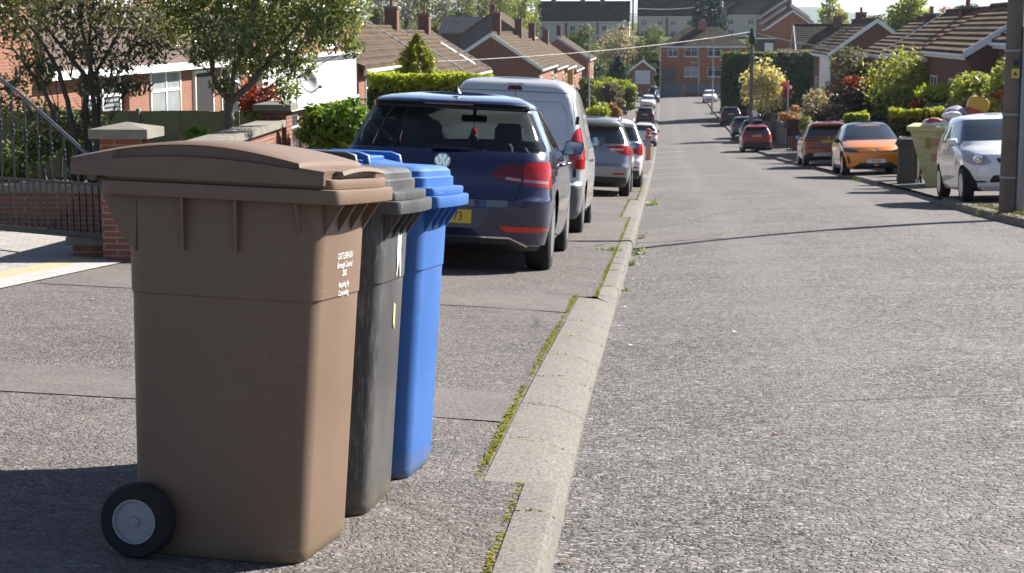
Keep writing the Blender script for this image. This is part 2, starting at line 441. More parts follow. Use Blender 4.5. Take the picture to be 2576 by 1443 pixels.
# ---- kerbs: stones with open joints, a real step down to the road
JOINTS = []
def build_kerb_left():
    b = MB(); ends = []
    y = 0.6
    marks = sorted([m for d in DROPS for m in d])
    while y < 236:
        L = 0.915 if y < 60 else (3.66 if y < 120 else 7.3)
        nx = next((m for m in marks if m > y + 0.01), 1e9)
        y1 = nx if y + L * 1.35 > nx else y + L
        ends.append((y, y1)); y = y1
    JOINTS.extend(a for a, b_ in ends if a < 40)
    for y, y1 in ends:
        dropped = any(a - 0.01 <= (y + y1) / 2 <= c + 0.01 for a, c in DROPS)
        w = 0.275 if dropped else 0.13
        up = 0.012 if dropped else 0.006
        g = 0.0004 if y < 60 else 0.0
        jx, jz = random.uniform(-.001, .001), random.uniform(-.0003, .0003)
        xa, xb = XLk(y) + jx, XLk(y1) + jx
        ramp = any(abs(y - c) < .01 for a, c in DROPS)              # the taper stone that climbs back to full height
        prof = []
        for yy, xx in ((y + g, xa), (y1 - g, xb)):
            zt = P(yy) + (up if not dropped else -0.004) + jz; zg = z_road(XLk(yy), yy)
            lo = ramp and yy < (y + y1) / 2
            if lo: zt = P(yy) - 0.006; za = zt - .012 + (zg + .057 - zt) * .85
            if dropped:
                prof.append([(xx - w, zt), (xx - 0.13, zt - 0.012), (xx - 0.03, zg + 0.045), (xx, zg + 0.025), (xx + 0.004, zg - 0.1), (xx - w, zg - 0.1)])
            else:
                prof.append([(xx - w, zt), (xx - 0.045, zt if not lo else za), (xx - 0.02, zt - 0.006 if not lo else zg + .036), (xx - 0.004, zt - 0.03 if not lo else zg + .026), (xx + 0.014, zg - 0.1), (xx - w, zg - 0.1)])
        n = 6; s = len(b.v)
        b.v += [(p[0], y + g, p[1]) for p in prof[0]] + [(p[0], y1 - g, p[1]) for p in prof[1]]
        b.f += [(s + i, s + (i + 1) % n, s + n + (i + 1) % n, s + n + i) for i in range(n)]
        b.f += [tuple(s + i for i in range(n))[::-1], tuple(s + n + i for i in range(n))]
    return b.build('left_kerb', M_KERB, angle=30, bevel=0.0)
tag(build_kerb_left(), 'concrete kerb stones along the left gutter, dropped at a driveway', kind='structure')
def build_kerb_right():
    b = MB(); y = 14.0; DR = [(30.5, 43), (52, 62), (86, 94)]
    while y < 212:
        L = 0.915 if y < 60 else (3.66 if y < 120 else 7.3)
        y1 = y + L; low = any(a <= y <= c for a, c in DR)
        g = 0.006 if y < 60 else 0.0
        s = len(b.v); n = 6
        for yy in (y + g, y1 - g):
            xx = XR(yy); zt = z_right(5.2, yy) + (0.008 if not low else -0.02); zg = z_road(xx, yy)
            if low: zt = max(zg + 0.03, zt - 0.04)
            b.v += [(xx + 0.17, yy, zt), (xx + 0.04, yy, zt), (xx + 0.015, yy, zt - 0.01), (xx + 0.002, yy, zt - 0.03), (xx - 0.012, yy, zg - 0.1), (xx + 0.17, yy, zg - 0.1)]
        b.f += [(s + i, s + (i + 1) % n, s + n + (i + 1) % n, s + n + i) for i in range(n)]
        b.f += [tuple(s + i for i in range(n)), tuple(s + n + i for i in range(n))[::-1]]
        y = y1
    return b.build('right_kerb', M_KERB, angle=30)
tag(build_kerb_right(), 'concrete kerb stones along the right gutter', kind='structure')

# smoother reinstated patches, each a thin sheet on the surface below
M_PATCH = chip_asphalt('patch_asphalt', (0.08, 0.073, 0.069), (0.165, 0.151, 0.142), (0.15, 0.129, 0.119), 110, 0.4, 0.5)
tag(strip('road_patch', list(np.arange(21.9, 23.61, 0.2)), lambda y: [XLk(y) + .03, .2, .72 + .05 * math.sin(y * 5)], lambda x, y: z_road(x, y) + .004, M_PATCH), 'lighter reinstated patch in the road by the left gutter', kind='structure')
tag(strip('pavement_patch', list(np.arange(6.9, 7.71, 0.2)), lambda y: [-4.3, -3, -2, -1.2, XLk(y) - .30], lambda x, y: z_left(x, y) + (.004 if x < -.9 else -.003), M_PATCH), 'smooth reinstated strip across the left pavement', kind='structure')
tag(strip('pavement_patch', list(np.arange(11.6, 13.01, 0.2)), lambda y: [-4.3, -3, -2, -1.2, XLk(y) - .30], lambda x, y: z_left(x, y) + (.004 if x < -.9 else -.003), M_PATCH), 'smooth reinstated strip behind the parked hatchback', kind='structure')

M_SCAR = plain('pale_road_scar', (0.26, 0.245, 0.235), 0.9, var=0.25, scale=12, bump=0.2)
for y0, w, x1 in ((57.0, .35, 2.3), (61.5, .30, 1.25), (71.5, .45, 1.15), (74.0, .35, .95), (83.5, .4, 1.0), (93.0, .5, 1.1), (104.0, .5, 1.2)):
    tag(strip('road_patch', [y0, y0 + w * .5, y0 + w], lambda y: [XLk(y) + .03, .3, x1 * .7, x1 + .06 * math.sin(y * 9)], lambda x, y: z_road(x, y) + .004, M_SCAR), 'pale reinstated trench line across the left side of the road', kind='structure')
# ------------------------------------------------------------------ wheelie bins
def bin_plastic(name, c, scuff, dirt=0.25, fade=0.0):
    k = Nodes(name); v = k.coord()
    big = k.noise(v, 3.0, 6, 0.6)
    col = k.mix(k.ramp(big, [(0.4, 0.0), (0.75, dirt)]), c, scuff)
    sv = k.coord('Object', (6, 6, 26))
    st = k.noise(sv, 9, 6, 0.75)
    col = k.mix(k.ramp(st, [(0.66, 0.0), (0.72, 0.5)]), col, scuff)
    tc = k.add('ShaderNodeTexCoord'); sx = k.add('ShaderNodeSeparateXYZ'); k.ln(tc.outputs['Object'], sx.inputs[0])
    ax = k.math('ABSOLUTE', sx.outputs[0])
    edge = k.math('MULTIPLY', k.ramp(ax, [(0.135, 0.0), (0.195, 1.0)]), k.ramp(sx.outputs[1], [(0.0, 0.0), (0.10, 1.0)]))
    sc = k.noise(k.coord('Object', (40, 40, 7)), 2.2, 8, 0.72)
    col = k.mix(k.math('MULTIPLY', edge, k.ramp(sc, [(0.50, 0.0), (0.62, fade), (0.74, 0.35 + fade * .5)])), col, tuple(min(1, q * 1.3) for q in scuff))
    sc2 = k.noise(k.coord('Object', (3, 3, 60)), 3.0, 4, 0.6)
    col = k.mix(k.math('MULTIPLY', k.ramp(sx.outputs[1], [(0.12, 0.0), (0.2, 1.0)]), k.ramp(sc2, [(0.665, 0.0), (0.69, 0.45)])), col, scuff)
    lowdirt = k.math('MULTIPLY', k.ramp(sx.outputs[2], [(0.0, 1.0), (0.09, 0.0)]), k.ramp(k.noise(v, 18, 4), [(0.35, 0.0), (0.6, 0.8)]))
    col = k.mix(lowdirt, col, (0.17, 0.14, 0.075))
    k.col(col); k.set(rough=k.ramp(big, [(0.3, 0.42), (0.7, 0.6)]), spec=0.4)
    k.bump(k.noise(v, 420, 2), 0.06, 0.002)
    return k.m
def rrect(hx, y0, y1, r, n=5):
    """rounded rectangle outline, counter-clockwise from the front right"""
    pts = []
    for cx, cy, a0 in ((hx - r, y1 - r, 0), (-hx + r, y1 - r, 90), (-hx + r, y0 + r, 180), (hx - r, y0 + r, 270)):
        for i in range(n + 1):
            a = rad(a0 + 90.0 * i / n); pts.append((cx + r * math.cos(a), cy + r * math.sin(a)))
    return pts
def loft(rings, cap0=True, cap1=True):
    b = MB(); n = len(rings[0])
    for rg in rings: b.v += [tuple(p) for p in rg]
    for j in range(len(rings) - 1):
        b.f += [(j * n + i, j * n + (i + 1) % n, (j + 1) * n + (i + 1) % n, (j + 1) * n + i) for i in range(n)]
    if cap0: b.f.append(tuple(range(n))[::-1])
    if cap1: b.f.append(tuple((len(rings) - 1) * n + i for i in range(n)))
    return b
def wheel_parts(root, x, r, w, zc, yc, hubmat, out=1):
    pr = [(r * 0.62, -w / 2), (r * 0.93, -w / 2), (r, -w * 0.32), (r, w * 0.32), (r * 0.93, w / 2), (r * 0.62, w / 2), (r * 0.60, w * 0.30), (0.001, w * 0.30)]
    pr = [(a, h * out) for a, h in pr]
    t = MB().lathe(pr, 'x', 40, (x, yc, zc)).build('wheel', TYRE, root, angle=40)
    o = w * 0.30 * out
    pr2 = [(r * 0.60, o), (r * 0.60, o + 0.012 * out), (r * 0.555, o + 0.012 * out), (r * 0.53, o + 0.003 * out), (r * 0.14, o + 0.004 * out), (r * 0.13, o + 0.014 * out), (0.012, o + 0.016 * out), (0.001, o + 0.016 * out)]
    MB().lathe(pr2, 'x', 40, (x, yc, zc)).build('hub', hubmat, t, angle=40)
    return t
HUB = plain('grey_hub_plastic', (0.30, 0.31, 0.33), 0.45, var=0.06)
def make_bin(label, mat, H, HX, DB, loc, rz, arched, group, mat_lid=None):
    """front of the bin is +Y, hinge and wheels at -Y; x is the width"""
    lm = mat_lid or mat
    root = thing('wheelie_bin', label, 'wheelie bin', loc, rz, group)
    hb, yb = HX * 0.82, DB * 0.5
    zr0 = H - 0.14
    # body tapers to the foot; back wall nearly upright
    rings = []
    for z, s in ((0.0, 0.965), (0.012, 0.99), (0.03, 1.0), (0.25, None), (0.54, None), (0.689, None), (0.694, None), (0.80, None), (zr0, None)):
        t = z / zr0
        if z > 0.69: step = 0.003
        else: step = 0.0
        hx = hb + (HX - 0.045 - hb) * t + step
        y0 = -yb * (0.79 + 0.14 * t) - step; y1 = yb * (0.71 + 0.067 * t) + step
        q = 1.0 if s is None else s
        rings.append([(x * q, y * q, z) for x, y in rrect(hx, y0, y1, 0.075, 6)])
    loft(rings, True, True).build('body', mat, root, angle=28)
    # rim: two stepped bands, the front one deeper and bowed
    def band(z0, z1, hx, y0, y1, bow, r=0.03):
        ps = rrect(hx, y0, y1, r, 4)
        ps = [(x, y + (bow * (1 - (x / hx) ** 2) if y > 0 else 0)) for x, y in ps]
        # extra points on the long front edge for the bow
        out = []
        for i, p in enumerate(ps):
            out.append(p); q = ps[(i + 1) % len(ps)]
            if p[1] > y1 * 0.9 and q[1] > y1 * 0.9 and abs(p[0] - q[0]) > 0.1:
                for k in range(1, 8):
                    x = p[0] + (q[0] - p[0]) * k / 8; out.append((x, y1 + bow * (1 - (x / hx) ** 2)))
        return loft([[(x, y, z) for x, y in out] for z in (z0, z1)])
    yf = yb * 0.777
    rim = band(zr0 - 0.004, zr0 + 0.034, HX, -yb * 1.07, yf + 0.060, 0.014)
    b2 = band(zr0 + 0.0342, zr0 + 0.060, HX - 0.012, -yb * 1.05, yf + 0.042, 0.014)
    off = len(rim.v); rim.v += b2.v; rim.f += [tuple(i + off for i in f) for f in b2.f]
    rim.build('rim', mat, root, bevel=0.006, angle=35)
    # ribs below the rim: gussets at the front, thin fins at the sides
    for x in (-HX * 0.62, -HX * 0.2, HX * 0.2, HX * 0.62):
        MB().prism([(yf - 0.03, zr0 - 0.004), (yf + 0.050, zr0 - 0.004), (yf - 0.012, zr0 - 0.105), (yf - 0.03, zr0 - 0.105)], 'x', x - 0.005, x + 0.005).build('rib', mat, root)
    for sx in (-1, 1):
        for y in (-0.115, 0.03):
            MB().prism([(sx * (HX - 0.06), zr0 - 0.004), (sx * (HX - 0.012), zr0 - 0.004), (sx * (HX - 0.030), zr0 - 0.14), (sx * (HX - 0.06), zr0 - 0.14)], 'y', y - 0.004, y + 0.004).build('rib', mat, root)
        MB().prism([(sx * (HX - 0.09), zr0 - 0.004), (sx * (HX - 0.006), zr0 - 0.004), (sx * (HX - 0.06), zr0 - 0.12)], 'y', yf - 0.055, yf - 0.048).build('rib', mat, root)
    # hinge brackets and handle bar behind
    for x in (-HX * 0.80, -HX * 0.4, HX * 0.4, HX * 0.80):
        MB().prism([(-yb * 0.80, zr0 - 0.15), (-yb * 0.80, zr0 + 0.05), (-yb * 1.20, zr0 + 0.058), (-yb * 1.15, zr0 + 0.03), (-yb * 1.02, zr0 - 0.06), (-yb * 0.90, zr0 - 0.12)], 'x', x - 0.007, x + 0.007).build('hinge_bracket', mat, root)
    MB().tube([(-HX * 0.94, -yb * 1.16, zr0 + 0.045), (HX * 0.94, -yb * 1.16, zr0 + 0.045)], 0.015, 12).build('handle', mat, root, angle=40)
    # lid
    zl = zr0 + 0.072
    if arched:
        y0, y1 = -yb * 1.32, yf + 0.026; W_ = HX + 0.004
        ts = [0, .03, .07, .12, .165, .185, .24, .3, .36, .42, .48, .54, .60, .66, .72, .78, .84, .885, .90, .905, .95, 1.0]
        def top(t):                                             # arched from the hinge over to the front
            h = 0.022 + 0.058 * math.sin(math.pi * min(1, t * 0.95 + 0.045))
            return h if t <= .90 else 0.030 - (t - .905) * .09
        lidv = MB()
        for t in ts:
            y = y0 + (y1 - y0) * t; h = top(t)
            rec = .17 < t < .895                                # recessed band along both sides
            hs = [(W_, -.016), (W_, h * .52), (W_ - (.020 if rec else .002), h * (.56 if rec else .60)), (W_ - (.020 if rec else .004), h * .90), (W_ - .012 if rec else W_ - .012, h * .915), (W_ - .024, h), (HX * .55, h * 1.06)]
            col = [(x, z) for x, z in hs] + [(0, h * 1.09)] + [(-x, z) for x, z in hs[::-1]]
            for x, z in col: lidv.v.append((x, y + (0.012 * (1 - (x / HX) ** 2) if t == 1.0 else 0), zl - .012 + z))
        m = 15; n = len(ts) - 1
        lidv.f += [(i * m + j, i * m + j + 1, (i + 1) * m + j + 1, (i + 1) * m + j) for i in range(n) for j in range(m - 1)]
        lidv.f += [tuple(range(m))[::-1], tuple(n * m + j for j in range(m))]
        lidv.f += [((i + 1) * m, (i + 1) * m + m - 1, i * m + m - 1, i * m) for i in range(n)]
        lid = lidv.build('lid', lm, root, angle=30)
        # finger lip at the front, arched in the middle
        fl = MB()
        for i in range(13):
            x = -HX * 0.72 + HX * 1.44 * i / 12; zz = zl - 0.004 + 0.010 * (1 - (x / (HX * 0.72)) ** 2)
            for dy, dz in ((-0.05, 0.014), (0.012, 0.012), (0.016, 0.002), (-0.05, 0.000)): fl.v.append((x, y1 + dy + 0.012, zz + dz))
        fl.f += [(i * 4 + j, i * 4 + (j + 1) % 4, (i + 1) * 4 + (j + 1) % 4, (i + 1) * 4 + j) for i in range(12) for j in range(4)]
        fl.f += [(3, 2, 1, 0), (48, 49, 50, 51)]
        fl.build('lid_lip', lm, lid, angle=40)
    else:
        y0, y1 = -yb * 1.05, yf + 0.012
        rg = []
        for z, ins in ((-0.012, 0.0), (0.018, 0.0), (0.022, 0.008), (0.040, 0.010), (0.052, 0.024), (0.056, 0.05)):
            rg.append([(x, y, zl + z + max(0, -y) * 0.02) for x, y in rrect(HX - 0.014 - ins, y0 + ins, y1 - ins, 0.05, 5)])
        lid = loft(rg).build('lid', lm, root, angle=30)
        for x in (-HX + 0.035,):
            MB().prism([(yf - 0.10, zr0 - 0.02), (yf - 0.012, zr0 - 0.02), (yf - 0.055, 0.14), (yf - 0.14, 0.14)], 'x', x - 0.012, x + 0.010).build('corner_fin', mat, root, bevel=0.004)
        # sloping back part of the lid and two grab handles at its sides
        wd = MB().prism([(y0 + 0.03, zl + 0.050), (y0 + 0.03, zl + 0.074), (-0.02, zl + 0.074), (0.10, zl + 0.054)], 'x', -HX + 0.075, HX - 0.075)
        wd.build('lid_crown', lm, lid, bevel=0.012, angle=40)
        for sx in (-1, 1):
            x = sx * (HX - 0.045)
            MB().tube([(x, -0.22, zl + 0.05), (x, -0.215, zl + 0.075), (x, -0.19, zl + 0.083), (x, 0.02, zl + 0.083), (x, 0.045, zl + 0.077), (x, 0.05, zl + 0.048)], 0.014, 8).build('lid_handle', lm, lid, angle=50)
        MB().tube([(-HX * 0.6, -0.20, zl + 0.077), (-HX * 0.5, 0.01, zl + 0.072), (HX * 0.5, 0.01, zl + 0.072), (HX * 0.6, -0.20, zl + 0.077)], 0.010, 8).build('lid_rib', lm, lid, angle=50)
    # wheels on an axle
    r = 0.0985; yc = -yb * 0.66
    for sx in (-1, 1): wheel_parts(root, sx * (hb + 0.048), r, 0.052, r, yc, HUB, sx)
    MB().tube([(-hb - 0.02, yc, r), (hb + 0.02, yc, r)], 0.011, 8).build('axle', BLACK, root)
    return root

M_BROWN = bin_plastic('brown_bin_plastic', (0.170, 0.110, 0.074), (0.40, 0.30, 0.22), 0.10)
M_BLACKBIN = bin_plastic('black_bin_plastic', (0.050, 0.049, 0.050), (0.18, 0.18, 0.17), 0.4, 0.5)
M_BLUE = bin_plastic('blue_bin_plastic', (0.026, 0.115, 0.37), (0.20, 0.36, 0.70), 0.12)
BIN_GROUP = 'wheelie bins lined up on the pavement'
def ground_tilt(o, x, y, rz):
    """stand on the sloping pavement"""
    n = Vector((0.036, -(P(y + .3) - P(y - .3)) / 0.6, 1)).normalized()
    q = Vector((0, 0, 1)).rotation_difference(n)
    o.rotation_euler = (q.to_matrix() @ Matrix.Rotation(rz, 3, 'Z')).to_euler()
bins = []
for lab, m, H, HX, DB, x, y, yaw, arch in (
    ('brown wheelie bin nearest the camera, arched lid and white lettering', M_BROWN, 1.09, 0.278, 0.63, -1.128, 4.585, -6.4, True),
    ('scuffed black wheelie bin between the brown and the blue bin', M_BLACKBIN, 1.045, 0.272, 0.61, -1.075, 5.19, -2.5, False),
    ('bright blue wheelie bin in front of the dark blue hatchback', M_BLUE, 1.045, 0.272, 0.61, -1.03, 5.78, -4.4, False)):
    o = make_bin(lab, m, H, HX, DB, (x, y, z_left(x, y) + 0.002), 0, arch, BIN_GROUP)
    ground_tilt(o, x, y, rad(-90 + yaw)); bins.append(o)
# white lettering on the front of the brown bin, a torn sticker and a label on the black one
M_PRINT = plain('white_print', (0.85, 0.85, 0.82), 0.6, var=0.08, scale=60)
def front_y(o, z, H, DB):
    yb = DB * 0.5; zr0 = H - 0.14; t = z / zr0
    return yb * (0.71 + 0.067 * t) + (0.003 if z > 0.69 else 0.0)
for txt, size, z, xs in (('CASTLEREAGH', 0.0215, 0.800, 0), ('Borough Council', 0.0205, 0.776, 0), ('2002', 0.021, 0.753, 0), ('Recycling By', 0.0195, 0.723, 0), ('Composting', 0.0195, 0.700, 0)):
    me = text_mesh(txt, size, 'CENTER', 0.0003); t = link('lettering', me, M_PRINT, bins[0])
    t.location = (-0.015, front_y(0, z, 1.09, 0.63) + 0.0012, z)
    t.rotation_euler = (rad(90) + math.atan(0.0211 / 0.945), 0, rad(180)); t.scale = (0.98, 1.12, 1)
def sticker(parent, name, outline, z, x, H, DB, mat):
    b = MB(); yy = front_y(0, z, H, DB) + 0.0015
    b.prism([(px + x, pz + z) for px, pz in outline], 'y', yy, yy + 0.0008)
    return b.build(name, mat, parent)
sticker(bins[1], 'torn_sticker', [(-.030, .07), (-.012, .072), (-.006, .058), (.004, .073), (.030, .07), (.032, .0), (.022, -.03), (.034, -.055), (.028, -.06), (.008, -.02), (-.004, .002), (-.022, -.065), (-.034, -.062), (-.030, -.01), (-.022, .02)], 0.76, -0.05, 1.035, 0.61, M_PRINT)
sticker(bins[1], 'label', [(-.016, .035), (.012, .045), (.016, -.02), (-.010, -.042)], 0.575, -0.04, 1.035, 0.61, plain('old_paper', (0.55, 0.42, 0.22), 0.8, var=0.4, scale=40))
# ------------------------------------------------------------------ cars
def _interp(tab, z):
    """smooth interpolation of the ring table (rows sorted by z)"""
    zs = [r[0] for r in tab]
    return [float(np.interp(z, zs, [r[i] for r in tab])) for i in range(1, len(tab[0]))]
def body_mesh(tab, zlist, dome, taper=(0.05, 0.08), nlong=26):
    """stack of horizontal slices. row: z, y_rear, y_front, half width, corner radius, rear bow, front bow"""
    rings = []
    for z in zlist:
        yr, yf, w, rc, br, bf = _interp(tab, z)
        half = []
        n1 = 9
        for i in range(n1): half.append(((w - rc) * i / n1, yr))
        for i in range(7):
            a = rad(-90 + 90 * i / 6); half.append((w - rc + rc * math.cos(a), yr + rc + rc * math.sin(a)))
        for i in range(1, nlong): half.append((w, yr + rc + (yf - yr - 2 * rc) * i / nlong))
        for i in range(7):
            a = rad(90 * i / 6); half.append((w - rc + rc * math.cos(a), yf - rc + rc * math.sin(a)))
        for i in range(1, n1 + 1): half.append(((w - rc) * (1 - i / n1), yf))
        out = []
        for x, y in half:
            tr = max(0, (yr + 1.0 - y)) / 1.0; tf = max(0, (y - (yf - 1.2))) / 1.2
            s = min(1, x / w) ** 2.4
            dy = br * s * max(0, 1 - (y - yr) / 1.0) ** 1.0 - bf * s * max(0, 1 - (yf - y) / 1.2)
            out.append((x * (1 - taper[0] * min(1, tr) ** 2 - taper[1] * min(1, tf) ** 2), y + dy, z))
        full = out + [(-x, y, zz) for x, y, zz in out[-2:0:-1]]
        rings.append(full)
    bm = bmesh.new(); vs = [[bm.verts.new(p) for p in r] for r in rings]; n = len(rings[0])
    for j in range(len(rings) - 1):
        for i in range(n): bm.faces.new((vs[j][i], vs[j][(i + 1) % n], vs[j + 1][(i + 1) % n], vs[j + 1][i]))
    # roof cap with a slight dome
    top = vs[-1]; h = n // 2; m = 8; rows = []
    for i in range(h + 1):
        a = top[i]; b = top[(n - i) % n]
        if a is b: rows.append([a]); continue
        t = i / h; row = [a]
        for k in range(1, m):
            s = k / m; p = a.co.lerp(b.co, s)
            p.z += dome * (1 - (2 * s - 1) ** 2) * min(1, 4 * math.sin(math.pi * min(1, max(0, (i - 6) / (h - 12)))))
            row.append(bm.verts.new(p))
        row.append(b); rows.append(row)
    for i in range(h):
        a, b = rows[i], rows[i + 1]
        if len(a) == 1 and len(b) == 1: continue
        if len(a) == 1:
            for k in range(m): bm.faces.new((a[0], b[k], b[k + 1]))
        elif len(b) == 1:
            for k in range(m): bm.faces.new((a[k], b[0], a[k + 1]))
        else:
            for k in range(m): bm.faces.new((a[k], b[k], b[k + 1], a[k + 1]))
    bm.faces.new(vs[0])
    bmesh.ops.recalc_face_normals(bm, faces=bm.faces)
    return bm
def inside(pt, poly):
    x, y = pt; c = False; n = len(poly)
    for i in range(n):
        (x1, y1), (x2, y2) = poly[i], poly[i - 1]
        if (y1 > y) != (y2 > y) and x < (x2 - x1) * (y - y1) / (y2 - y1) + x1: c = not c
    return c
def rpoly(pts, r=0.03, n=2):
    """round the corners of an outline"""
    out = []
    for i, p in enumerate(pts):
        a = Vector(pts[i - 1]); b = Vector(p); c = Vector(pts[(i + 1) % len(pts)])
        rr = min(r, (a - b).length * .45, (c - b).length * .45)
        p0 = b + (a - b).normalized() * rr; p1 = b + (c - b).normalized() * rr
        for k in range(n + 1):
            t = k / n; q = p0 * (1 - t) ** 2 + b * 2 * t * (1 - t) + p1 * t * t
            out.append((q.x, q.y))
    return out
_SIDE = {'rear': (0, 2, Vector((0, -1, 0))), 'front': (0, 2, Vector((0, 1, 0))), 'right': (1, 2, Vector((1, 0, 0))), 'left': (1, 2, Vector((-1, 0, 0))), 'top': (0, 1, Vector((0, 0, 1)))}
def cut(bm, poly, side, push=0.0, keep=False, nmin=0.12):
    """cut the outline out of the body as seen from one side; returns that piece as a bmesh"""
    a, b, nv = _SIDE[side]
    x0 = min(p[0] for p in poly) - .004; x1 = max(p[0] for p in poly) + .004; y0 = min(p[1] for p in poly) - .004; y1 = max(p[1] for p in poly) + .004
    n = len(poly)
    far = None
    if nmin < 0.1 and side in ('rear', 'front'):                # lamps wrap round the corner but no further
        ext = [v.co.y for v in bm.verts]; far = (min(ext) + 0.42) if side == 'rear' else (max(ext) - 0.5)
    fs = []
    for f in bm.faces:
        if f.normal.dot(nv) < nmin: continue
        cs = [v.co for v in f.verts]
        u = [c[a] for c in cs]
        if max(u) < x0 or min(u) > x1: continue
        u = [c[b] for c in cs]
        if max(u) < y0 or min(u) > y1: continue
        if far is not None and ((side == 'rear' and max(c.y for c in cs) > far) or (side == 'front' and min(c.y for c in cs) < far)): continue
        fs.append(f)
    for i in range(n):
        p, q = poly[i], poly[(i + 1) % n]
        no = Vector((0, 0, 0)); no[a] = -(q[1] - p[1]); no[b] = q[0] - p[0]
        if no.length < 1e-9: continue
        co = Vector((0, 0, 0)); co[a] = p[0]; co[b] = p[1]
        g = list({e for f in fs for e in f.edges} | {v for f in fs for v in f.verts}) + fs
        r = bmesh.ops.bisect_plane(bm, geom=g, dist=1e-5, plane_co=co, plane_no=no.normalized())
        keepf = []
        for f in {x for x in r['geom'] if isinstance(x, bmesh.types.BMFace)}:
            cs = [v.co for v in f.verts]; u = [c[a] for c in cs]; w = [c[b] for c in cs]
            if max(u) < x0 or min(u) > x1 or max(w) < y0 or min(w) > y1: continue
            keepf.append(f)
        fs = keepf
    sel = []
    for f in fs:
        c = f.calc_center_median()
        if inside((c[a], c[b]), poly): sel.append(f)
    nb = bmesh.new(); vm = {}
    for f in sel:
        vs = []
        for v in f.verts:
            if v not in vm: vm[v] = nb.verts.new(v.co + v.normal * push)
            vs.append(vm[v])
        nf = nb.faces.new(vs); nf.smooth = True
    if not keep: bmesh.ops.delete(bm, geom=sel, context='FACES')
    return nb
def flush(nb, name, mat, parent, thick=0.0):
    if thick:
        g = bmesh.ops.solidify(nb, geom=nb.faces[:], thickness=thick)
    me = bpy.data.meshes.new(name); nb.to_mesh(me); nb.free()
    o = link(name, me, mat, parent, smooth=True)
    return o
def car_wheel(parent, x, y, r, w, rim_r, spokes=5, rim=None, name='wheel'):
    s = 1 if x > 0 else -1
    pr = [(rim_r, -w / 2), (r * 0.90, -w / 2), (r * 0.985, -w * 0.40), (r, -w * 0.25), (r, w * 0.25), (r * 0.985, w * 0.40), (r * 0.90, w / 2), (rim_r, w / 2), (rim_r * .97, w * .3), (rim_r * .95, -w * .3)]
    t = MB().lathe([(a, h * s) for a, h in pr], 'x', 30, (x, y, r)).build(name, TYRE, parent, angle=40)
    b = MB()
    b.lathe([(rim_r * .99, w * .5 * s), (rim_r * .93, w * .5 * s), (rim_r * .90, w * .30 * s), (rim_r * .90, -w * .2 * s)], 'x', 30, (x, y, r))
    for k in range(spokes):
        a = 2 * math.pi * k / spokes + .3
        u, v_ = math.cos(a), math.sin(a); pu, pv = -v_, u
        for (r0, h0), (r1, h1) in (((rim_r * .05, rim_r * .19), (rim_r * .93, rim_r * .13)),):
            q = []
            for rr, hh, d in ((r0, h0, .40), (r1, h1, .47)):
                for sg in (-1, 1): q.append((x + w * d * s, y + u * rr + pu * hh * sg, r + v_ * rr + pv * hh * sg))
                for sg in (1, -1): q.append((x + w * (d - .12) * s, y + u * rr + pu * hh * sg, r + v_ * rr + pv * hh * sg))
            i = len(b.v); b.v += q
            b.f += [(i, i + 1, i + 5, i + 4), (i + 1, i + 2, i + 6, i + 5), (i + 2, i + 3, i + 7, i + 6), (i + 3, i, i + 4, i + 7), (i, i + 3, i + 2, i + 1), (i + 4, i + 5, i + 6, i + 7)]
    b.lathe([(rim_r * .2, w * .36 * s), (rim_r * .2, w * .45 * s), (0.002, w * .46 * s)], 'x', 16, (x, y, r))
    b.build('rim', rim or ALLOY, t, angle=40)
    return t
M_WELL = plain('wheel_arch_lining', (0.008, 0.008, 0.008), 0.9, var=0.1)
M_STRIP = plain('pale_lamp_strip', (0.45, 0.26, 0.26), 0.1, var=.2)
M_RED = plain('red_lamp_lens', (0.40, 0.010, 0.012), 0.08, var=0.25, scale=14, spec=0.6)
M_REDD = plain('dark_red_lamp_lens', (0.13, 0.010, 0.018), 0.06, var=0.2, scale=14, spec=0.6)
M_REDL = plain('bright_red_lamp_lens', (0.62, 0.03, 0.015), 0.1, var=0.2, scale=14, spec=0.6)
M_CLEAR = plain('clear_lamp_lens', (0.42, 0.42, 0.44), 0.08, var=0.35, scale=25, spec=0.7)
M_LAMPD = plain('dark_headlamp', (0.06, 0.065, 0.075), 0.06, var=0.5, scale=25, spec=0.7)
M_YPLATE = plain('yellow_plate', (0.62, 0.42, 0.03), 0.4, var=0.05)
M_WPLATE = plain('white_plate', (0.72, 0.72, 0.70), 0.4, var=0.05)
M_GAP = plain('panel_gap', (0.004, 0.004, 0.005), 0.7, var=0.05)
CARGLASS = glass('car_glass', (0.78, 0.86, 0.84))
TINTGLASS = glass('tinted_car_glass', (0.74, 0.82, 0.80))
MIRRORGLASS = plain('mirror_glass', (0.20, 0.215, 0.24), 0.04, metal=1.0, var=.02)
SEAT = plain('seat_fabric', (0.016, 0.017, 0.02), 0.85, var=0.2, scale=30)

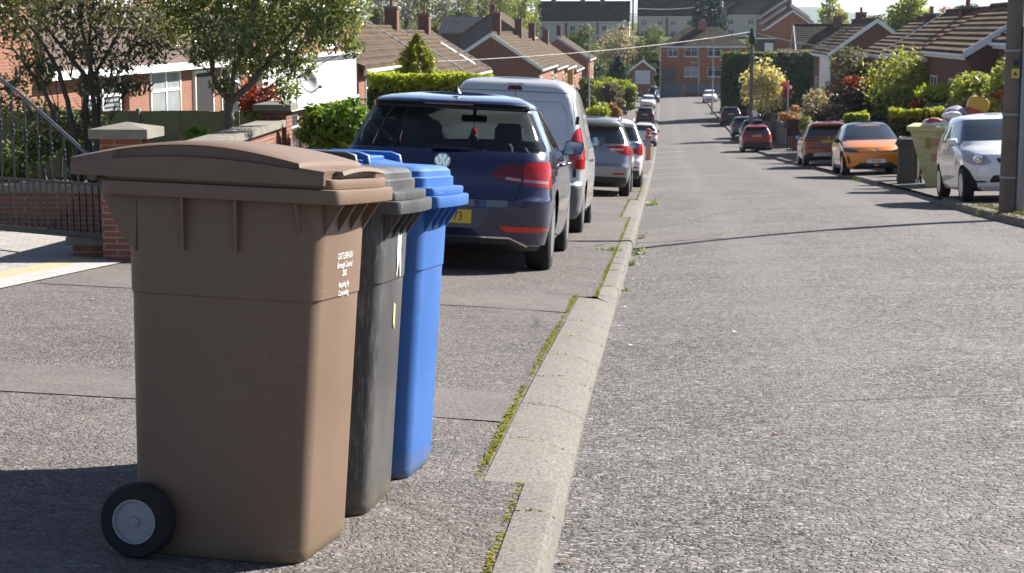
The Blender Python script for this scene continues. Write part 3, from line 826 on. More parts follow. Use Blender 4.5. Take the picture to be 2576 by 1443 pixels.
def circle(cy, cz, r, n=22, a0=0, a1=360):
    return [(cy + r * math.cos(rad(a0 + (a1 - a0) * i / n)), cz + r * math.sin(rad(a0 + (a1 - a0) * i / n))) for i in range(n if a1 - a0 >= 360 else n + 1)]
def make_car(name, label, cat, loc, rz, spec, pnt, group=None, tilt=True):
    """spec: dict of outlines in the car's own frame (front is +Y, wheels on z = 0)"""
    root = thing(name, label, cat, loc, rz, group)
    tab = spec['tab']; H = tab[-1][0]
    zl = sorted(set([round(z, 4) for z in list(np.linspace(tab[0][0], tab[-1][0], spec.get('nz', 30))) + [r[0] for r in tab]]))
    bm = body_mesh(tab, zl, spec.get('dome', 0.03), spec.get('taper', (0.05, 0.08)), spec.get('nlong', 26))
    parts = []
    mirror2 = lambda pl: [(-x, z) for x, z in pl][::-1]
    # wheel arches
    wr, wb, tw = spec['wheel'], spec['axles'], spec['track']
    for ay in wb:
        for sd in ('right', 'left'):
            nb = cut(bm, [p for p in circle(ay, wr * 1.0, wr * 1.15, 22)], sd, nmin=0.35); nb.free()
    for nm, side, poly, mat, push, th in spec['parts']:
        sides = [(side, poly)]
        if side == 'sides': sides = [('right', poly), ('left', poly)]
        elif side == 'rear2': sides = [('rear', poly), ('rear', mirror2(poly))]
        elif side == 'front2': sides = [('front', poly), ('front', mirror2(poly))]
        for sd, pl in sides: parts.append((nm, cut(bm, pl, sd, push, nmin=spec.get('nmin', {}).get(nm, 0.12)), mat, th))
    me = bpy.data.meshes.new('body'); bm.to_mesh(me); bm.free()
    body = link('body', me, pnt, root, smooth=True); sharp(me, spec.get('sharp', 38))
    for nm, nb, mat, th in parts:
        if len(nb.faces) == 0: nb.free(); continue
        flush(nb, nm, mat, root, th)
    # lining of the arches and the floor
    w = tw / 2
    for ay in wb:
        for sx in (-1, 1):
            b = MB(); pts = circle(ay, wr, wr * 1.18, 14, 0, 180)
            for (py, pz) in pts: b.v += [(sx * (w + spec['tyre'] * .42), py, pz), (sx * (w - .26), py, pz)]
            b.f += [(2 * k, 2 * k + 1, 2 * k + 3, 2 * k + 2) for k in range(len(pts) - 1)]
            b.f.append(tuple(2 * k + 1 for k in range(len(pts))))
            b.build('wheel_arch_lining', M_WELL, body)
    for ay in wb:
        for sx in (-1, 1): car_wheel(root, sx * w, ay, wr, spec['tyre'], wr * spec.get('rimk', .66), spec.get('spokes', 5), spec.get('rimmat'))
    if 'mirror' in spec:
        y, z, x, mm = spec['mirror']
        for sx in (-1, 1):
            q = loft([[(sx * (x - .02 + px), y + .02 + o, z + pz) for px, pz in rpoly([(-.02, -.07), (.17, -.055), (.19, .06), (.02, .075)], .03, 3)] for o in (0.0, .07)] + [[(sx * (x - .02 + .08 + (px - .08) * .55), y + .13, z + pz * .6) for px, pz in rpoly([(-.02, -.07), (.17, -.055), (.19, .06), (.02, .075)], .03, 3)]])
            mo = q.build('mirror', mm, root, angle=35)
            b = MB().tube([(sx * (x - .06), y + .05, z - .05), (sx * (x + .02), y + .06, z - .04)], .022, 8); b.build('mirror_arm', BLACK, mo)
            b = MB(); b.poly([(sx * (x - .02 + px * .9 + .008), y + .0175, z + pz * .88) for px, pz in rpoly([(-.02, -.07), (.17, -.055), (.19, .06), (.02, .075)], .03, 3)]); b.build('mirror_glass', MIRRORGLASS, mo)
    if 'plates' in spec:
        for sd, (x, z), txt, yy in spec['plates']:
            s = -1 if sd == 'rear' else 1
            mat = M_YPLATE if sd == 'rear' else M_WPLATE
            pl = MB().box(x - .26, x + .26, yy, yy + .006, z - .0555, z + .0555).build('number_plate', mat, root, bevel=0.002)
            if txt:
                al, tx, tstr = txt
                t = link('plate_characters', text_mesh(tstr, .098, al, .0006), BLACK, pl)
                t.location = (x + tx * (1 if s < 0 else -1), yy - .0015 if s < 0 else yy + .0075, z - .002); t.rotation_euler = (rad(90), 0, 0 if s < 0 else math.pi); t.scale = (.72, 1, 1)
    if tilt:
        y = loc[1]; x = loc[0]
        zf = z_left if x < 0 else z_right
        n = Vector((0.04 if x < 0 else -0.03, -(P(y + 1.3) - P(y - 1.3)) / 2.6, 1)).normalized()
        q = Vector((0, 0, 1)).rotation_difference(n)
        root.rotation_euler = (q.to_matrix() @ Matrix.Rotation(rz, 3, 'Z')).to_euler()
    return root, body

# ------------------------------------------------ dark blue hatchback, nearest car
def hatch_spec():
    L0, L1 = -2.12, 2.13
    tab = [(0.19, -1.93, 2.00, .80, .22, .05, .25), (0.24, -2.03, 2.08, .855, .24, .07, .28), (0.40, -2.085, 2.12, .885, .24, .085, .30),
           (0.52, -2.12, 2.13, .893, .22, .095, .30), (0.60, -2.118, 2.12, .898, .22, .095, .30), (0.64, -2.075, 2.10, .897, .20, .09, .30), (0.70, -2.055, 2.06, .895, .20, .09, .32),
           (0.80, -2.035, 1.90, .890, .20, .09, .34), (0.86, -2.015, 1.70, .885, .19, .09, .36), (0.92, -1.985, 1.40, .870, .18, .085, .36), (0.97, -1.945, 1.10, .855, .17, .08, .33), (1.00, -1.915, .98, .845, .17, .08, .28),
           (1.10, -1.845, .80, .800, .16, .075, .22), (1.20, -1.765, .62, .752, .15, .07, .2), (1.30, -1.69, .42, .702, .15, .065, .18), (1.335, -1.655, .32, .684, .15, .06, .16), (1.340, -1.73, .30, .680, .14, .06, .16), (1.362, -1.78, .24, .668, .14, .06, .15),
           (1.385, -1.755, .14, .645, .15, .06, .14), (1.405, -1.66, .04, .615, .16, .06, .12), (1.425, -1.46, -.06, .58, .17, .05, .1), (1.445, -1.20, -.16, .54, .18, .05, .1), (1.458, -.98, -.26, .49, .19, .04, .08)]
    rw = rpoly([(-.66, 1.315), (-.745, 1.14), (-.815, 1.005), (-.78, .985), (.78, .985), (.815, 1.005), (.745, 1.14), (.66, 1.315)], .025)
    parts = [
        ('rear_window', 'rear', rw, TINTGLASS, -.004, 0),
        ('spoiler_panel', 'rear', [(-.63, 1.312), (.63, 1.312), (.62, 1.368), (-.62, 1.368)], M_GAP, .001, 0),
        ('windscreen', 'front', rpoly([(-.60, 1.355), (-.755, 1.01), (.755, 1.01), (.60, 1.355)], .05), CARGLASS, -.004, 0),
        ('rear_side_window', 'sides', rpoly([(-.42, 1.355), (-.42, 1.0), (-1.06, 1.015), (-1.30, 1.13), (-1.10, 1.33), (-.9, 1.36)], .05), TINTGLASS, -.004, 0),
        ('front_side_window', 'sides', rpoly([(-.36, 1.355), (-.36, 1.0), (.66, .985), (.20, 1.29), (.0, 1.35)], .04), CARGLASS, -.004, 0),
        ('lamp_strip', 'rear2', [(.50, .765), (.635, .752), (.635, .772), (.52, .786)], M_STRIP, .007, 0),
        ('lamp_strip', 'rear2', [(.655, .750), (.84, .735), (.84, .760), (.655, .772)], M_STRIP, .007, 0),
        ('taillight', 'rear2', rpoly([(.385, .79), (.44, .865), (.62, .90), (.64, .902), (.64, .730), (.60, .735), (.45, .76)], .02), M_REDD, .005, 0),
        ('taillight', 'rear2', rpoly([(.652, .903), (.78, .91), (.96, .93), (.96, .72), (.88, .70), (.652, .728)], .02), M_RED, .006, 0),
        ('rear_reflector', 'rear2', rpoly([(.47, .395), (.53, .345), (.80, .345), (.86, .375), (.80, .39)], .015), M_REDL, .003, 0),
        ('lower_bumper', 'rear', [(-.86, .215), (-.70, .225), (-.56, .29), (.56, .29), (.70, .225), (.86, .215), (.86, .15), (-.86, .15)], BLACK, .004, 0),
        ('bumper_trim_strip', 'rear', [(-.70, .226), (-.56, .291), (.56, .291), (.70, .226), (.70, .240), (.555, .306), (-.555, .306), (-.70, .240)], CHROME, .006, 0),
        ('panel_gap', 'rear', [(-.60, .600), (.60, .600), (.60, .606), (-.60, .606)], M_GAP, -.004, 0),
        ('panel_gap', 'rear2', [(.595, .60), (.601, .60), (.638, .735), (.632, .735)], M_GAP, -.004, 0),
        ('panel_gap', 'sides', [(-.392, .30), (-.386, .30), (-.386, 1.0), (-.392, 1.0)], M_GAP, -.003, 0),
        ('panel_gap', 'sides', [(-1.02, .66), (-1.014, .66), (-1.20, 1.0), (-1.206, 1.0)], M_GAP, -.003, 0),
        ('headlight', 'front2', rpoly([(.42, .62), (.84, .66), (.86, .76), (.5, .70)], .03), M_LAMPD, .004, 0),
    ]
    return dict(tab=tab, parts=parts, wheel=.322, axles=(-1.30, 1.33), track=1.53, tyre=.215, mirror=(.50, 1.03, .86, BLACK), nz=40, rimk=.68, dome=.02,
                nmin={'taillight': -.15, 'lamp_strip': -.1}, sharp=30)
M_GOLF = paint('deep_blue_car_paint', (0.003, 0.007, 0.055), metal=0.0, rough=0.25, dirt=0.02)
GY = 14.55 + 2.24; gx = -1.92
golf, gbody = make_car('parked_car', 'dark blue hatchback parked behind the bins, rear towards the camera', 'car', (gx, GY, z_left(gx, GY) - .01), rad(0.3), hatch_spec(), M_GOLF, 'cars parked half on the left pavement')
# emblem: ring with two letters made of strokes
def emblem(root, y, z, R, mat, back):
    b = MB().lathe([(R * .97, 0), (R, .006), (R * .90, .010), (R * .84, .006), (R * .84, 0)], 'y', 36, (0, y, z))
    def stroke(x0, z0, x1, z1, w=.125):
        d = Vector((x1 - x0, z1 - z0)); d.normalize(); px, pz = -d.y * w * R, d.x * w * R
        b.prism([(x0 * R + px, z + z0 * R + pz), (x0 * R - px, z + z0 * R - pz), (x1 * R - px, z + z1 * R - pz), (x1 * R + px, z + z1 * R + pz)], 'y', y - .010, y - .002)
    stroke(-.40, .78, -.04, .05); stroke(.40, .78, .04, .05)                                        # upper letter
    stroke(-.80, .40, -.38, -.72); stroke(-.42, -.72, -.02, .02); stroke(.42, -.72, .02, .02); stroke(.80, .40, .38, -.72)
    e = b.build('emblem', CHROME, root, angle=30)
    for v in e.data.vertices:
        v.co.y = v.co.y if v.co.y <= y else y - (v.co.y - y)
    MB().lathe([(R * .9, 0), (R * .9, .001), (0.001, .001)], 'y', 30, (0, y + .001, z)).build('emblem_base', back, e)
    return e
emblem(golf, -2.052, .895, .064, CHROME, M_GOLF)
# plate: only its right end shows beside the blue bin
pl = MB().box(-.26, .26, -2.139, -2.133, .405, .515).build('number_plate', M_YPLATE, golf, bevel=.002)
t = link('plate_characters', text_mesh('373', .102, 'RIGHT', .0006), BLACK, pl); t.location = (.19, -2.1400, .458); t.rotation_euler = (rad(90), 0, 0); t.scale = (.78, 1, 1)
MB().prism([(-.42, .53), (-.33, .37), (.33, .37), (.42, .53)], 'y', -2.131, -2.05).build('plate_recess', M_GOLF, golf)
# wiper, aerial, spoiler lamp, door handles
MB().tube([(-.10, -1.945, 1.005), (.12, -1.935, .998), (.34, -1.91, .985)], [.020, .014, .006], 8).build('rear_wiper', BLACK, golf, angle=40)
MB().lathe([(.045, 0), (.03, .02), (.012, .05), (.006, .08), (.003, .17)], 'z', 12, (0, -1.25, 1.455)).build('aerial', BLACK, golf, angle=40)
MB().box(-.20, .20, -1.786, -1.75, 1.348, 1.360).build('brake_lamp', M_REDD, golf)
MB().box(-.60, .60, -1.70, -1.60, 1.325, 1.334).build('spoiler_underside', BLACK, golf)
for sx in (-1, 1):
    for y in (-.62, .40):
        MB().tube([(sx * .885, y - .09, .885), (sx * .915, y - .06, .89), (sx * .915, y + .06, .89), (sx * .885, y + .09, .885)], .013, 8).build('door_handle', M_GOLF, golf, angle=50)
# cabin
def seat(root, x, y, back_h, w, head=True, tall=True):
    b = MB()
    rg = [[(x + px * k, y + (z - .35) * -.25 - py, z) for px, py in rrect(w, -.06, .06, .05, 3)] for z, k in ((.30, .9), (.5, 1), (back_h - .08, .92), (back_h, .7))]
    s = loft(rg).build('seat_back', SEAT, root, angle=50)
    if head:
        hx = .13
        rg = [[(x + px * k, y - (back_h - .2) * .25 - py * k + .0, back_h + dz) for px, py in rrect(hx, -.05, .05, .045, 3)] for dz, k in ((.02, .75), (.06, 1), (.16, 1), (.21, .7))]
        loft(rg).build('headrest', SEAT, s, angle=50)
def cabin(root):
    for x in (-.37, .37): seat(root, x, .02, 1.02, .23)
    b = MB(); b.box(-.66, .66, -1.06, -.92, .35, .90); b.build('rear_bench', SEAT, root, bevel=.04, angle=40)
    for x in (-.36, .0, .36):
        rg = [[(x + px * k, -1.06 - py * k, .90 + dz) for px, py in rrect(.125, -.05, .05, .04, 3)] for dz, k in ((.0, .8), (.03, 1), (.12, 1), (.15, .8))]
        loft(rg).build('rear_headrest', SEAT, root, angle=50)
    MB().prism([(.55, .5), (.55, .93), (.75, .97), (1.1, .92), (1.1, .5)], 'x', -.72, .72).build('dashboard', SEAT, root)
    b = MB(); b.prism(rpoly([(-.12, 1.235), (.12, 1.235), (.12, 1.30), (-.12, 1.30)], .025, 3), 'y', .30, .33); m = b.build('interior_mirror', BLACK, root)
    MB().box(-.015, .015, .32, .36, 1.29, 1.36).build('mirror_stem', BLACK, m)
    b = MB().lathe([(.001, -.05), (.03, -.04), (.05, 0), (.03, .04), (.001, .05)], 'z', 12, (.0, .31, 1.085)); a = b.build('hanging_charm', SEAT, root, angle=60)
    MB().lathe([(.034, 0), (.028, .03), (.012, .055), (.001, .075)], 'z', 9, (0, .31, 1.125)).build('charm_tassel', M_REDL, a)
    MB().tube([(0, .31, 1.19), (0, .31, 1.235)], .003, 5).build('charm_string', BLACK, a)
cabin(golf)
golf.scale = (1.055, 1.055, 1.055)

# ------------------------------------------------ silver van
def van_spec():
    tab = [(0.22, -2.10, 2.10, .84, .16, .02, .25), (0.30, -2.19, 2.16, .885, .16, .02, .28), (0.50, -2.22, 2.20, .905, .15, .025, .30), (0.62, -2.20, 2.20, .912, .13, .025, .32), (0.68, -2.13, 2.19, .915, .12, .03, .32),
           (0.95, -2.12, 2.0, .915, .12, .03, .36), (1.06, -2.11, 1.6, .905, .12, .03, .38), (1.14, -2.10, 1.35, .885, .12, .03, .36), (1.30, -2.075, 1.15, .845, .12, .03, .3), (1.50, -2.045, .88, .80, .12, .03, .25), (1.66, -2.01, .62, .755, .13, .03, .22),
           (1.74, -1.98, .45, .725, .15, .03, .2), (1.80, -1.93, .28, .675, .17, .03, .18), (1.835, -1.84, .05, .60, .2, .03, .15), (1.85, -1.72, -.2, .52, .22, .03, .12)]
    M = rpoly([(.015, .70), (.015, 1.70), (.60, 1.70), (.70, 1.62), (.77, 1.2), (.775, .95), (.73, .70)], .05)
    panel = rpoly([(.05, 1.12), (.05, 1.64), (.56, 1.64), (.645, 1.56), (.70, 1.22), (.64, 1.12)], .07, 3)
    parts = [
        ('taillight', 'rear2', rpoly([(.785, 1.33), (.70, 1.14), (.70, .98), (.75, .82), (.93, .84), (.93, 1.10), (.87, 1.34)], .03), M_RED, .008, 0),
        ('bumper', 'rear', rpoly([(-.95, .20), (.95, .20), (.95, .63), (-.95, .63)], .05), None, .006, 0),
        ('brake_lamp', 'rear', rpoly([(-.095, 1.765), (-.07, 1.815), (.07, 1.815), (.095, 1.765)], .01), M_REDD, .010, 0),
        ('panel_gap', 'rear', [(.008, .66), (.016, .66), (.016, 1.755), (.008, 1.755)], M_GAP, -.006, 0),
        ('panel_gap', 'rear', [(-.70, 1.745), (.70, 1.745), (.70, 1.753), (-.70, 1.753)], M_GAP, -.006, 0),
        ('panel_gap', 'rear2', [(.695, 1.752), (.703, 1.752), (.775, 1.35), (.767, 1.35)], M_GAP, -.006, 0),
        ('windscreen', 'front', rpoly([(-.62, 1.70), (-.80, 1.17), (.80, 1.17), (.62, 1.70)], .06), DARKGLASS, -.004, 0),
        ('front_side_window', 'sides', rpoly([(.15, 1.66), (.15, 1.16), (1.15, 1.13), (.60, 1.6)], .05), DARKGLASS, -.004, 0),
        ('headlight', 'front2', rpoly([(.50, .80), (.86, .85), (.86, 1.02), (.6, .95)], .04), M_CLEAR, .004, 0),
        ('door_panel', 'rear2', panel, None, -.012, 0),
        ('plate_handle', 'rear', rpoly([(-.30, .92), (.02, .92), (.02, 1.0), (-.30, 1.0)], .02), BLACK, .004, 0),
        ('panel_gap', 'sides', [(.10, .35), (.107, .35), (.107, 1.7), (.10, 1.7)], M_GAP, -.003, 0),
    ]
    return dict(tab=tab, parts=parts, wheel=.325, axles=(-1.36, 1.30), track=1.56, tyre=.215, mirror=(.72, 1.17, .87, BLACK), nz=34, rimk=.62, dome=.02, nmin={'taillight': -.35, 'bumper': -.3}, sharp=34)
M_SILVER = paint('silver_van_paint', (0.62, 0.62, 0.63), metal=0.3, rough=0.34)
M_BUMP = plain('grey_bumper_plastic', (0.13, 0.13, 0.135), 0.55, var=.08)
vs = van_spec(); vs['tab'] = [(r[0] * (1 if r[0] < 1.2 else 1 + .034 * (r[0] - 1.2) / .65), *r[1:]) for r in vs['tab']]
vs['parts'] = [(n, s, p, (M_SILVER if n == 'door_panel' else M_BUMP) if m is None else m, a, b) for n, s, p, m, a, b in vs['parts']]
VY = 21.2 + 2.2; vx = -1.91
van, vbody = make_car('parked_van', 'silver panel van with blank rear doors parked in front of the dark blue hatchback', 'van', (vx, VY, z_left(vx, VY) - .02), 0, vs, M_SILVER, 'cars parked half on the left pavement')
for x in (.79,):
    for z in (1.42, .78):
        MB().box(x - .02, x + .02, -2.075 - (.09 if z < 1 else 0.0), -2.03, z - .05, z + .05).build('hinge', BLACK, van, bevel=.006)
b = MB().tube([(.925, -.9, .92), (.945, -.9, .93), (.945, -.7, .93), (.925, -.7, .92)], .018, 8); b.build('door_handle', CHROME, van, angle=50)
b = MB().tube([(-.925, -.9, .92), (-.945, -.9, .93), (-.945, -.7, .93), (-.925, -.7, .92)], .018, 8); b.build('door_handle', CHROME, van, angle=50)
for (z0, z1) in ((1.0, 1.10),):
    for sx in (-1, 1):
        MB().box(sx * .80 - .05, sx * .80 + .05, -2.135, -2.11, z0, z1).build('reversing_lamp', M_CLEAR, van, bevel=.006)

# ------------------------------------------------ generic shapes for the rest
def suv_spec(L=4.4, W=1.84, H=1.62, glassmat=DARKGLASS, cladding=True, tail=None, tailmat=M_RED, front_face=False, boot=0.0, reflect=True, roofrail=False, plate=None, low=None, nz=26, wheel=.34):
    h = H / 1.62; w = W / 2; a = L / 2
    tab = [(.22 * h, -a + .16, a - .14, w * .90, .2, .05, .25), (.30 * h, -a + .06, a - .06, w * .95, .22, .07, .28), (.48 * h, -a + .01, a - .01, w * .985, .22, .08, .30), (.62 * h, -a, a, w, .21, .09, .30), (.70 * h, -a + .05, a - .02, w, .2, .09, .30),
           (.85 * h, -a + .085, a - .14, w * .995, .19, .09, .32), (.95 * h, -a + .11, a - .45, w * .985, .18, .09, .34), (1.03 * h, -a + .15, a - .85, w * .965, .17, .08, .34), (1.10 * h, -a + .20, a - 1.12, w * .94, .16, .08, .30),
           (1.22 * h, -a + .29, a - 1.36, w * .88, .15, .07, .24), (1.34 * h, -a + .38, a - 1.60, w * .82, .15, .06, .2), (1.45 * h, -a + .46, a - 1.83, w * .765, .15, .06, .18), (1.47 * h, -a + .33, a - 1.87, w * .755, .14, .06, .18), (1.52 * h, -a + .30, a - 1.99, w * .725, .14, .05, .15),
           (1.57 * h, -a + .36, a - 2.15, w * .67, .16, .05, .12), (1.605 * h, -a + .5, a - 2.35, w * .59, .18, .05, .1), (1.62 * h, -a + .65, a - 2.5, w * .5, .18, .05, .1)]
    if boot:                                                     # upright or sloping tail
        tab = [(r[0], r[1] + boot * max(0, (r[0] / h - 1.0)) , *r[2:]) for r in tab]
    tail = tail or rpoly([(w * .50, .93 * h), (w * .72, 1.0 * h), (w * 1.05, 1.02 * h), (w * 1.05, .83 * h), (w * .8, .82 * h)], .03)
    parts = [
        ('rear_window', 'rear', rpoly([(-w * .72, 1.435 * h), (-w * .86, 1.10 * h), (w * .86, 1.10 * h), (w * .72, 1.435 * h)], .06), glassmat, -.004, 0),
        ('windscreen', 'front', rpoly([(-w * .68, 1.49 * h), (-w * .88, 1.11 * h), (w * .88, 1.11 * h), (w * .68, 1.49 * h)], .05), glassmat, -.004, 0),
        ('rear_side_window', 'sides', rpoly([(-.12 * L, 1.48 * h), (-.12 * L, 1.09 * h), (-.27 * L, 1.10 * h), (-.36 * L, 1.22 * h), (-.30 * L, 1.42 * h)], .05), glassmat, -.004, 0),
        ('front_side_window', 'sides', rpoly([(-.105 * L, 1.48 * h), (-.105 * L, 1.09 * h), (.18 * L, 1.07 * h), (.06 * L, 1.38 * h), (.0, 1.47 * h)], .05), glassmat, -.004, 0),
        ('taillight', 'rear2', tail, tailmat, .006, 0),
        ('panel_gap', 'sides', [(-.115 * L, .36), (-.112 * L, .36), (-.112 * L, 1.09 * h), (-.115 * L, 1.09 * h)], M_GAP, -.003, 0),
        ('panel_gap', 'rear', [(-w * .66, .66 * h), (w * .66, .66 * h), (w * .66, .668 * h), (-w * .66, .668 * h)], M_GAP, -.003, 0),
        ('lower_bumper', 'rear', low or rpoly([(-w * .93, .18 * h), (w * .93, .18 * h), (w * .90, .42 * h), (-w * .90, .42 * h)], .04), BLACK, .005, 0),
    ]
    if reflect: parts.append(('rear_reflector', 'rear2', rpoly([(w * .60, .46 * h), (w * .60, .50 * h), (w * .86, .51 * h), (w * .86, .47 * h)], .01), M_RED, .004, 0))
    if not front_face:
        parts += [('headlight', 'front2', rpoly([(w * .48, .74 * h), (w * .92, .80 * h), (w * .95, .92 * h), (w * .60, .86 * h)], .03), M_CLEAR, .004, 0),
                  ('grille', 'front', rpoly([(-w * .42, .72 * h), (w * .42, .72 * h), (w * .46, .82 * h), (-w * .46, .82 * h)], .03), BLACK, .004, 0),
                  ('lower_grille', 'front', rpoly([(-w * .62, .30 * h), (w * .62, .30 * h), (w * .56, .46 * h), (-w * .56, .46 * h)], .04), BLACK, .004, 0)]
    s = dict(tab=tab, parts=parts, wheel=wheel, axles=(-a + .86, a - .86), track=W - .27, tyre=.22, mirror=(a - 1.62, 1.06 * h, w * .93, BLACK), nz=nz, nmin={'taillight': -.2}, rimk=.68)
    if plate: s['plates'] = [plate]
    return s
def road_z(x, y): return z_left(x, y) if x < 0 else (z_right(x, y) if x > XR(y) else z_road(x, y))
def place_car(name, label, cat, x, yrear, spec, pnt, group, facing=0, L=4.4):
    """yrear: distance of the end nearest the camera"""
    yc = yrear + L / 2
    return make_car(name, label, cat, (x, yc, road_z(x, yc) - .01), rad(180 if facing else 0), spec, pnt, group)
def rails(root, H, W, L, mat):
    for sx in (-1, 1):
        MB().tube([(sx * W * .33, -L * .34, H - .035), (sx * W * .335, -L * .31, H + .03), (sx * W * .335, L * .02, H + .035), (sx * W * .33, L * .06, H - .02)], .02, 8).build('roof_rail', mat, root, angle=50)
GL = 'cars parked half on the left pavement'; GR = 'cars parked half on the right pavement'
M_GREYB = paint('silver_blue_car_paint', (0.30, 0.31, 0.33), metal=0.5, rough=0.32)
M_WHITEP = paint('white_car_paint', (0.82, 0.82, 0.82), rough=0.4)
# silver estate-like SUV beyond the van
sp = suv_spec(4.6, 1.86, 1.60, tail=rpoly([(.40, 1.02), (.62, 1.05), (.99, 1.07), (.99, .85), (.78, .86), (.52, .96)], .025), tailmat=M_RED)
o, _b = place_car('parked_car', 'silver grey estate car beyond the van with sharp red tail lamps', 'car', -1.62, 35.4, sp, M_GREYB, GL, L=4.6); rails(o, 1.60, 1.86, 4.6, ALLOY)
for sx in (-1, 1): MB().box(sx * .62 - .14, sx * .62 + .14, -2.225, -2.20, .955, .99).build('reversing_lamp', M_CLEAR, o, bevel=.008)
# white crossover in front of it
sp = suv_spec(4.2, 1.78, 1.66, tail=rpoly([(.56, 1.0), (.66, 1.09), (.95, 1.08), (.95, .84), (.78, .78), (.62, .86)], .06), cladding=True)
o, _b = place_car('parked_car', 'white crossover with roof rails, third in the line beyond the van', 'car', -1.42, 42.3, sp, M_WHITEP, GL, L=4.2); rails(o, 1.66, 1.78, 4.2, ALLOY)
sp = suv_spec(4.3, 1.78, 1.5)
place_car('parked_car', 'pale silver car almost hidden in front of the white crossover', 'car', -1.65, 55.5, sp, M_GREYB, GL, L=4.3)
sp = suv_spec(3.9, 1.72, 1.46, nz=20)
place_car('parked_car', 'small white hatchback near the pale orange post', 'car', -1.33, 112, sp, M_WHITEP, GL, L=3.9)
M_NAVY = paint('black_blue_car_paint', (0.012, 0.013, 0.022), metal=0.2)
sp = suv_spec(4.0, 1.72, 1.48, nz=20)
o, _b = place_car('parked_car', 'almost black hatchback with a yellow plate and red lamp on the left pavement', 'car', -1.80, 160, sp, M_NAVY, GL, L=4.0)
MB().box(-.26, .26, -2.02, -1.98, .80, .92).build('number_plate', M_YPLATE, o)
sp = suv_spec(4.1, 1.75, 1.46, nz=20)
o, _b = place_car('parked_car', 'white car far down on the left with its bonnet towards the camera', 'car', -1.95, 200, sp, M_WHITEP, GL, facing=1, L=4.1)
sp = suv_spec(4.4, 1.82, 1.6, nz=20)
o, _b = place_car('parked_car', 'black car with a grey roof box behind the white car at the far left', 'car', -1.55, 218, sp, M_NAVY, GL, facing=1, L=4.4)
rg = [[(x, y, 1.66 + z) for x, y in rrect(.40 * k, -.95 * k, .95 * k, .2, 4)] for z, k in ((0, .9), (.1, 1), (.25, .97), (.36, .8))]
loft(rg).build('roof_box', plain('grey_roof_box', (0.10, 0.105, 0.11), 0.35), o, angle=50)
# right side ------------------------------------------------
M_REDC = paint('red_car_paint', (0.33, 0.012, 0.018), metal=0.1)
sp = suv_spec(4.0, 1.74, 1.55, tail=rpoly([(.55, 1.0), (.7, 1.05), (.95, 1.05), (.95, .86), (.8, .84)], .03), tailmat=M_REDL, plate=('rear', (0, .96), None, -1.935), low=rpoly([(-.78, .17), (.78, .17), (.72, .60), (-.72, .60)], .05))
place_car('parked_car', 'bright red hatchback with a yellow rear plate and dark lower bumper', 'car', 5.22, 99.5, sp, M_REDC, GR, L=4.0)
M_BLUEC = paint('mid_blue_car_paint', (0.03, 0.045, 0.10), metal=0.3)
sp = suv_spec(4.0, 1.75, 1.48, nz=20)
place_car('parked_car', 'dark blue car just beyond the red hatchback beside the pole', 'car', 5.95, 117.5, sp, M_BLUEC, GR, L=4.0)
sp = suv_spec(4.0, 1.75, 1.50, nz=20)
place_car('parked_car', 'greyish blue car behind the dark blue one beyond the red hatchback', 'car', 5.65, 126, sp, paint('slate_blue_car_paint', (0.09, 0.12, 0.17), metal=0.3), GR, L=4.0)
M_PLUM = paint('plum_black_car_paint', (0.025, 0.014, 0.022), metal=0.2)
sp = suv_spec(4.2, 1.82, 1.6, nz=20, plate=('rear', (0, .98), None, -2.035))
place_car('parked_car', 'plum black car with its rear to the camera, far down on the right pavement', 'car', 5.75, 153, sp, M_PLUM, GR, L=4.2)
sp = suv_spec(4.1, 1.75, 1.46, nz=20)
place_car('parked_car', 'white car with its bonnet to the camera near the side road corner', 'car', 5.5, 216, sp, M_WHITEP, GR, facing=1, L=4.1)
sp = suv_spec(4.3, 1.78, 1.48, nz=20)
o, _b = make_car('parked_car', 'pale silver car standing sideways in the side road by the tall hedge', 'car', (8.6, 222, P(222) + .25), rad(62), sp, M_GREYB, None, tilt=False)
M_COPPER = paint('copper_car_paint', (0.30, 0.075, 0.022), metal=0.35, rough=0.3)
sp = suv_spec(4.36, 1.84, 1.62, tail=rpoly([(.42, .98), (.62, 1.04), (.99, 1.08), (.99, .93), (.66, .93)], .02), tailmat=M_REDD, plate=('rear', (.0, .905), ('CENTER', 0, ''), -2.08), low=rpoly([(-.93, .18), (.93, .18), (.90, .40), (.62, .50), (.52, .36), (-.52, .36), (-.62, .50), (-.90, .40)], .03))
sp['plates'] = [('rear', (0, .905), None, -2.115)]
o, _b = place_car('parked_car', 'copper orange SUV with roof rails and its rear to the camera', 'car', 6.05, 65.0, sp, M_COPPER, GR, L=4.36); rails(o, 1.62, 1.84, 4.36, ALLOY)
MB().prism(rpoly([(-.60, .36), (-.50, .50), (.50, .50), (.60, .36)], .03), 'y', -2.19, -2.12).build('skid_plate', ALLOY, o, bevel=.01)
for sx in (-1, 1): MB().box(sx * .68 - .12, sx * .68 + .12, -2.13, -2.08, .985, 1.005).build('lamp_strip', M_CLEAR, o)
MB().prism(rpoly([(-.06, 1.04), (-.02, 1.07), (.06, 1.08), (.02, 1.03), (.05, 1.0), (-.05, .99)], .01), 'y', -2.10, -2.075).build('emblem', CHROME, o)
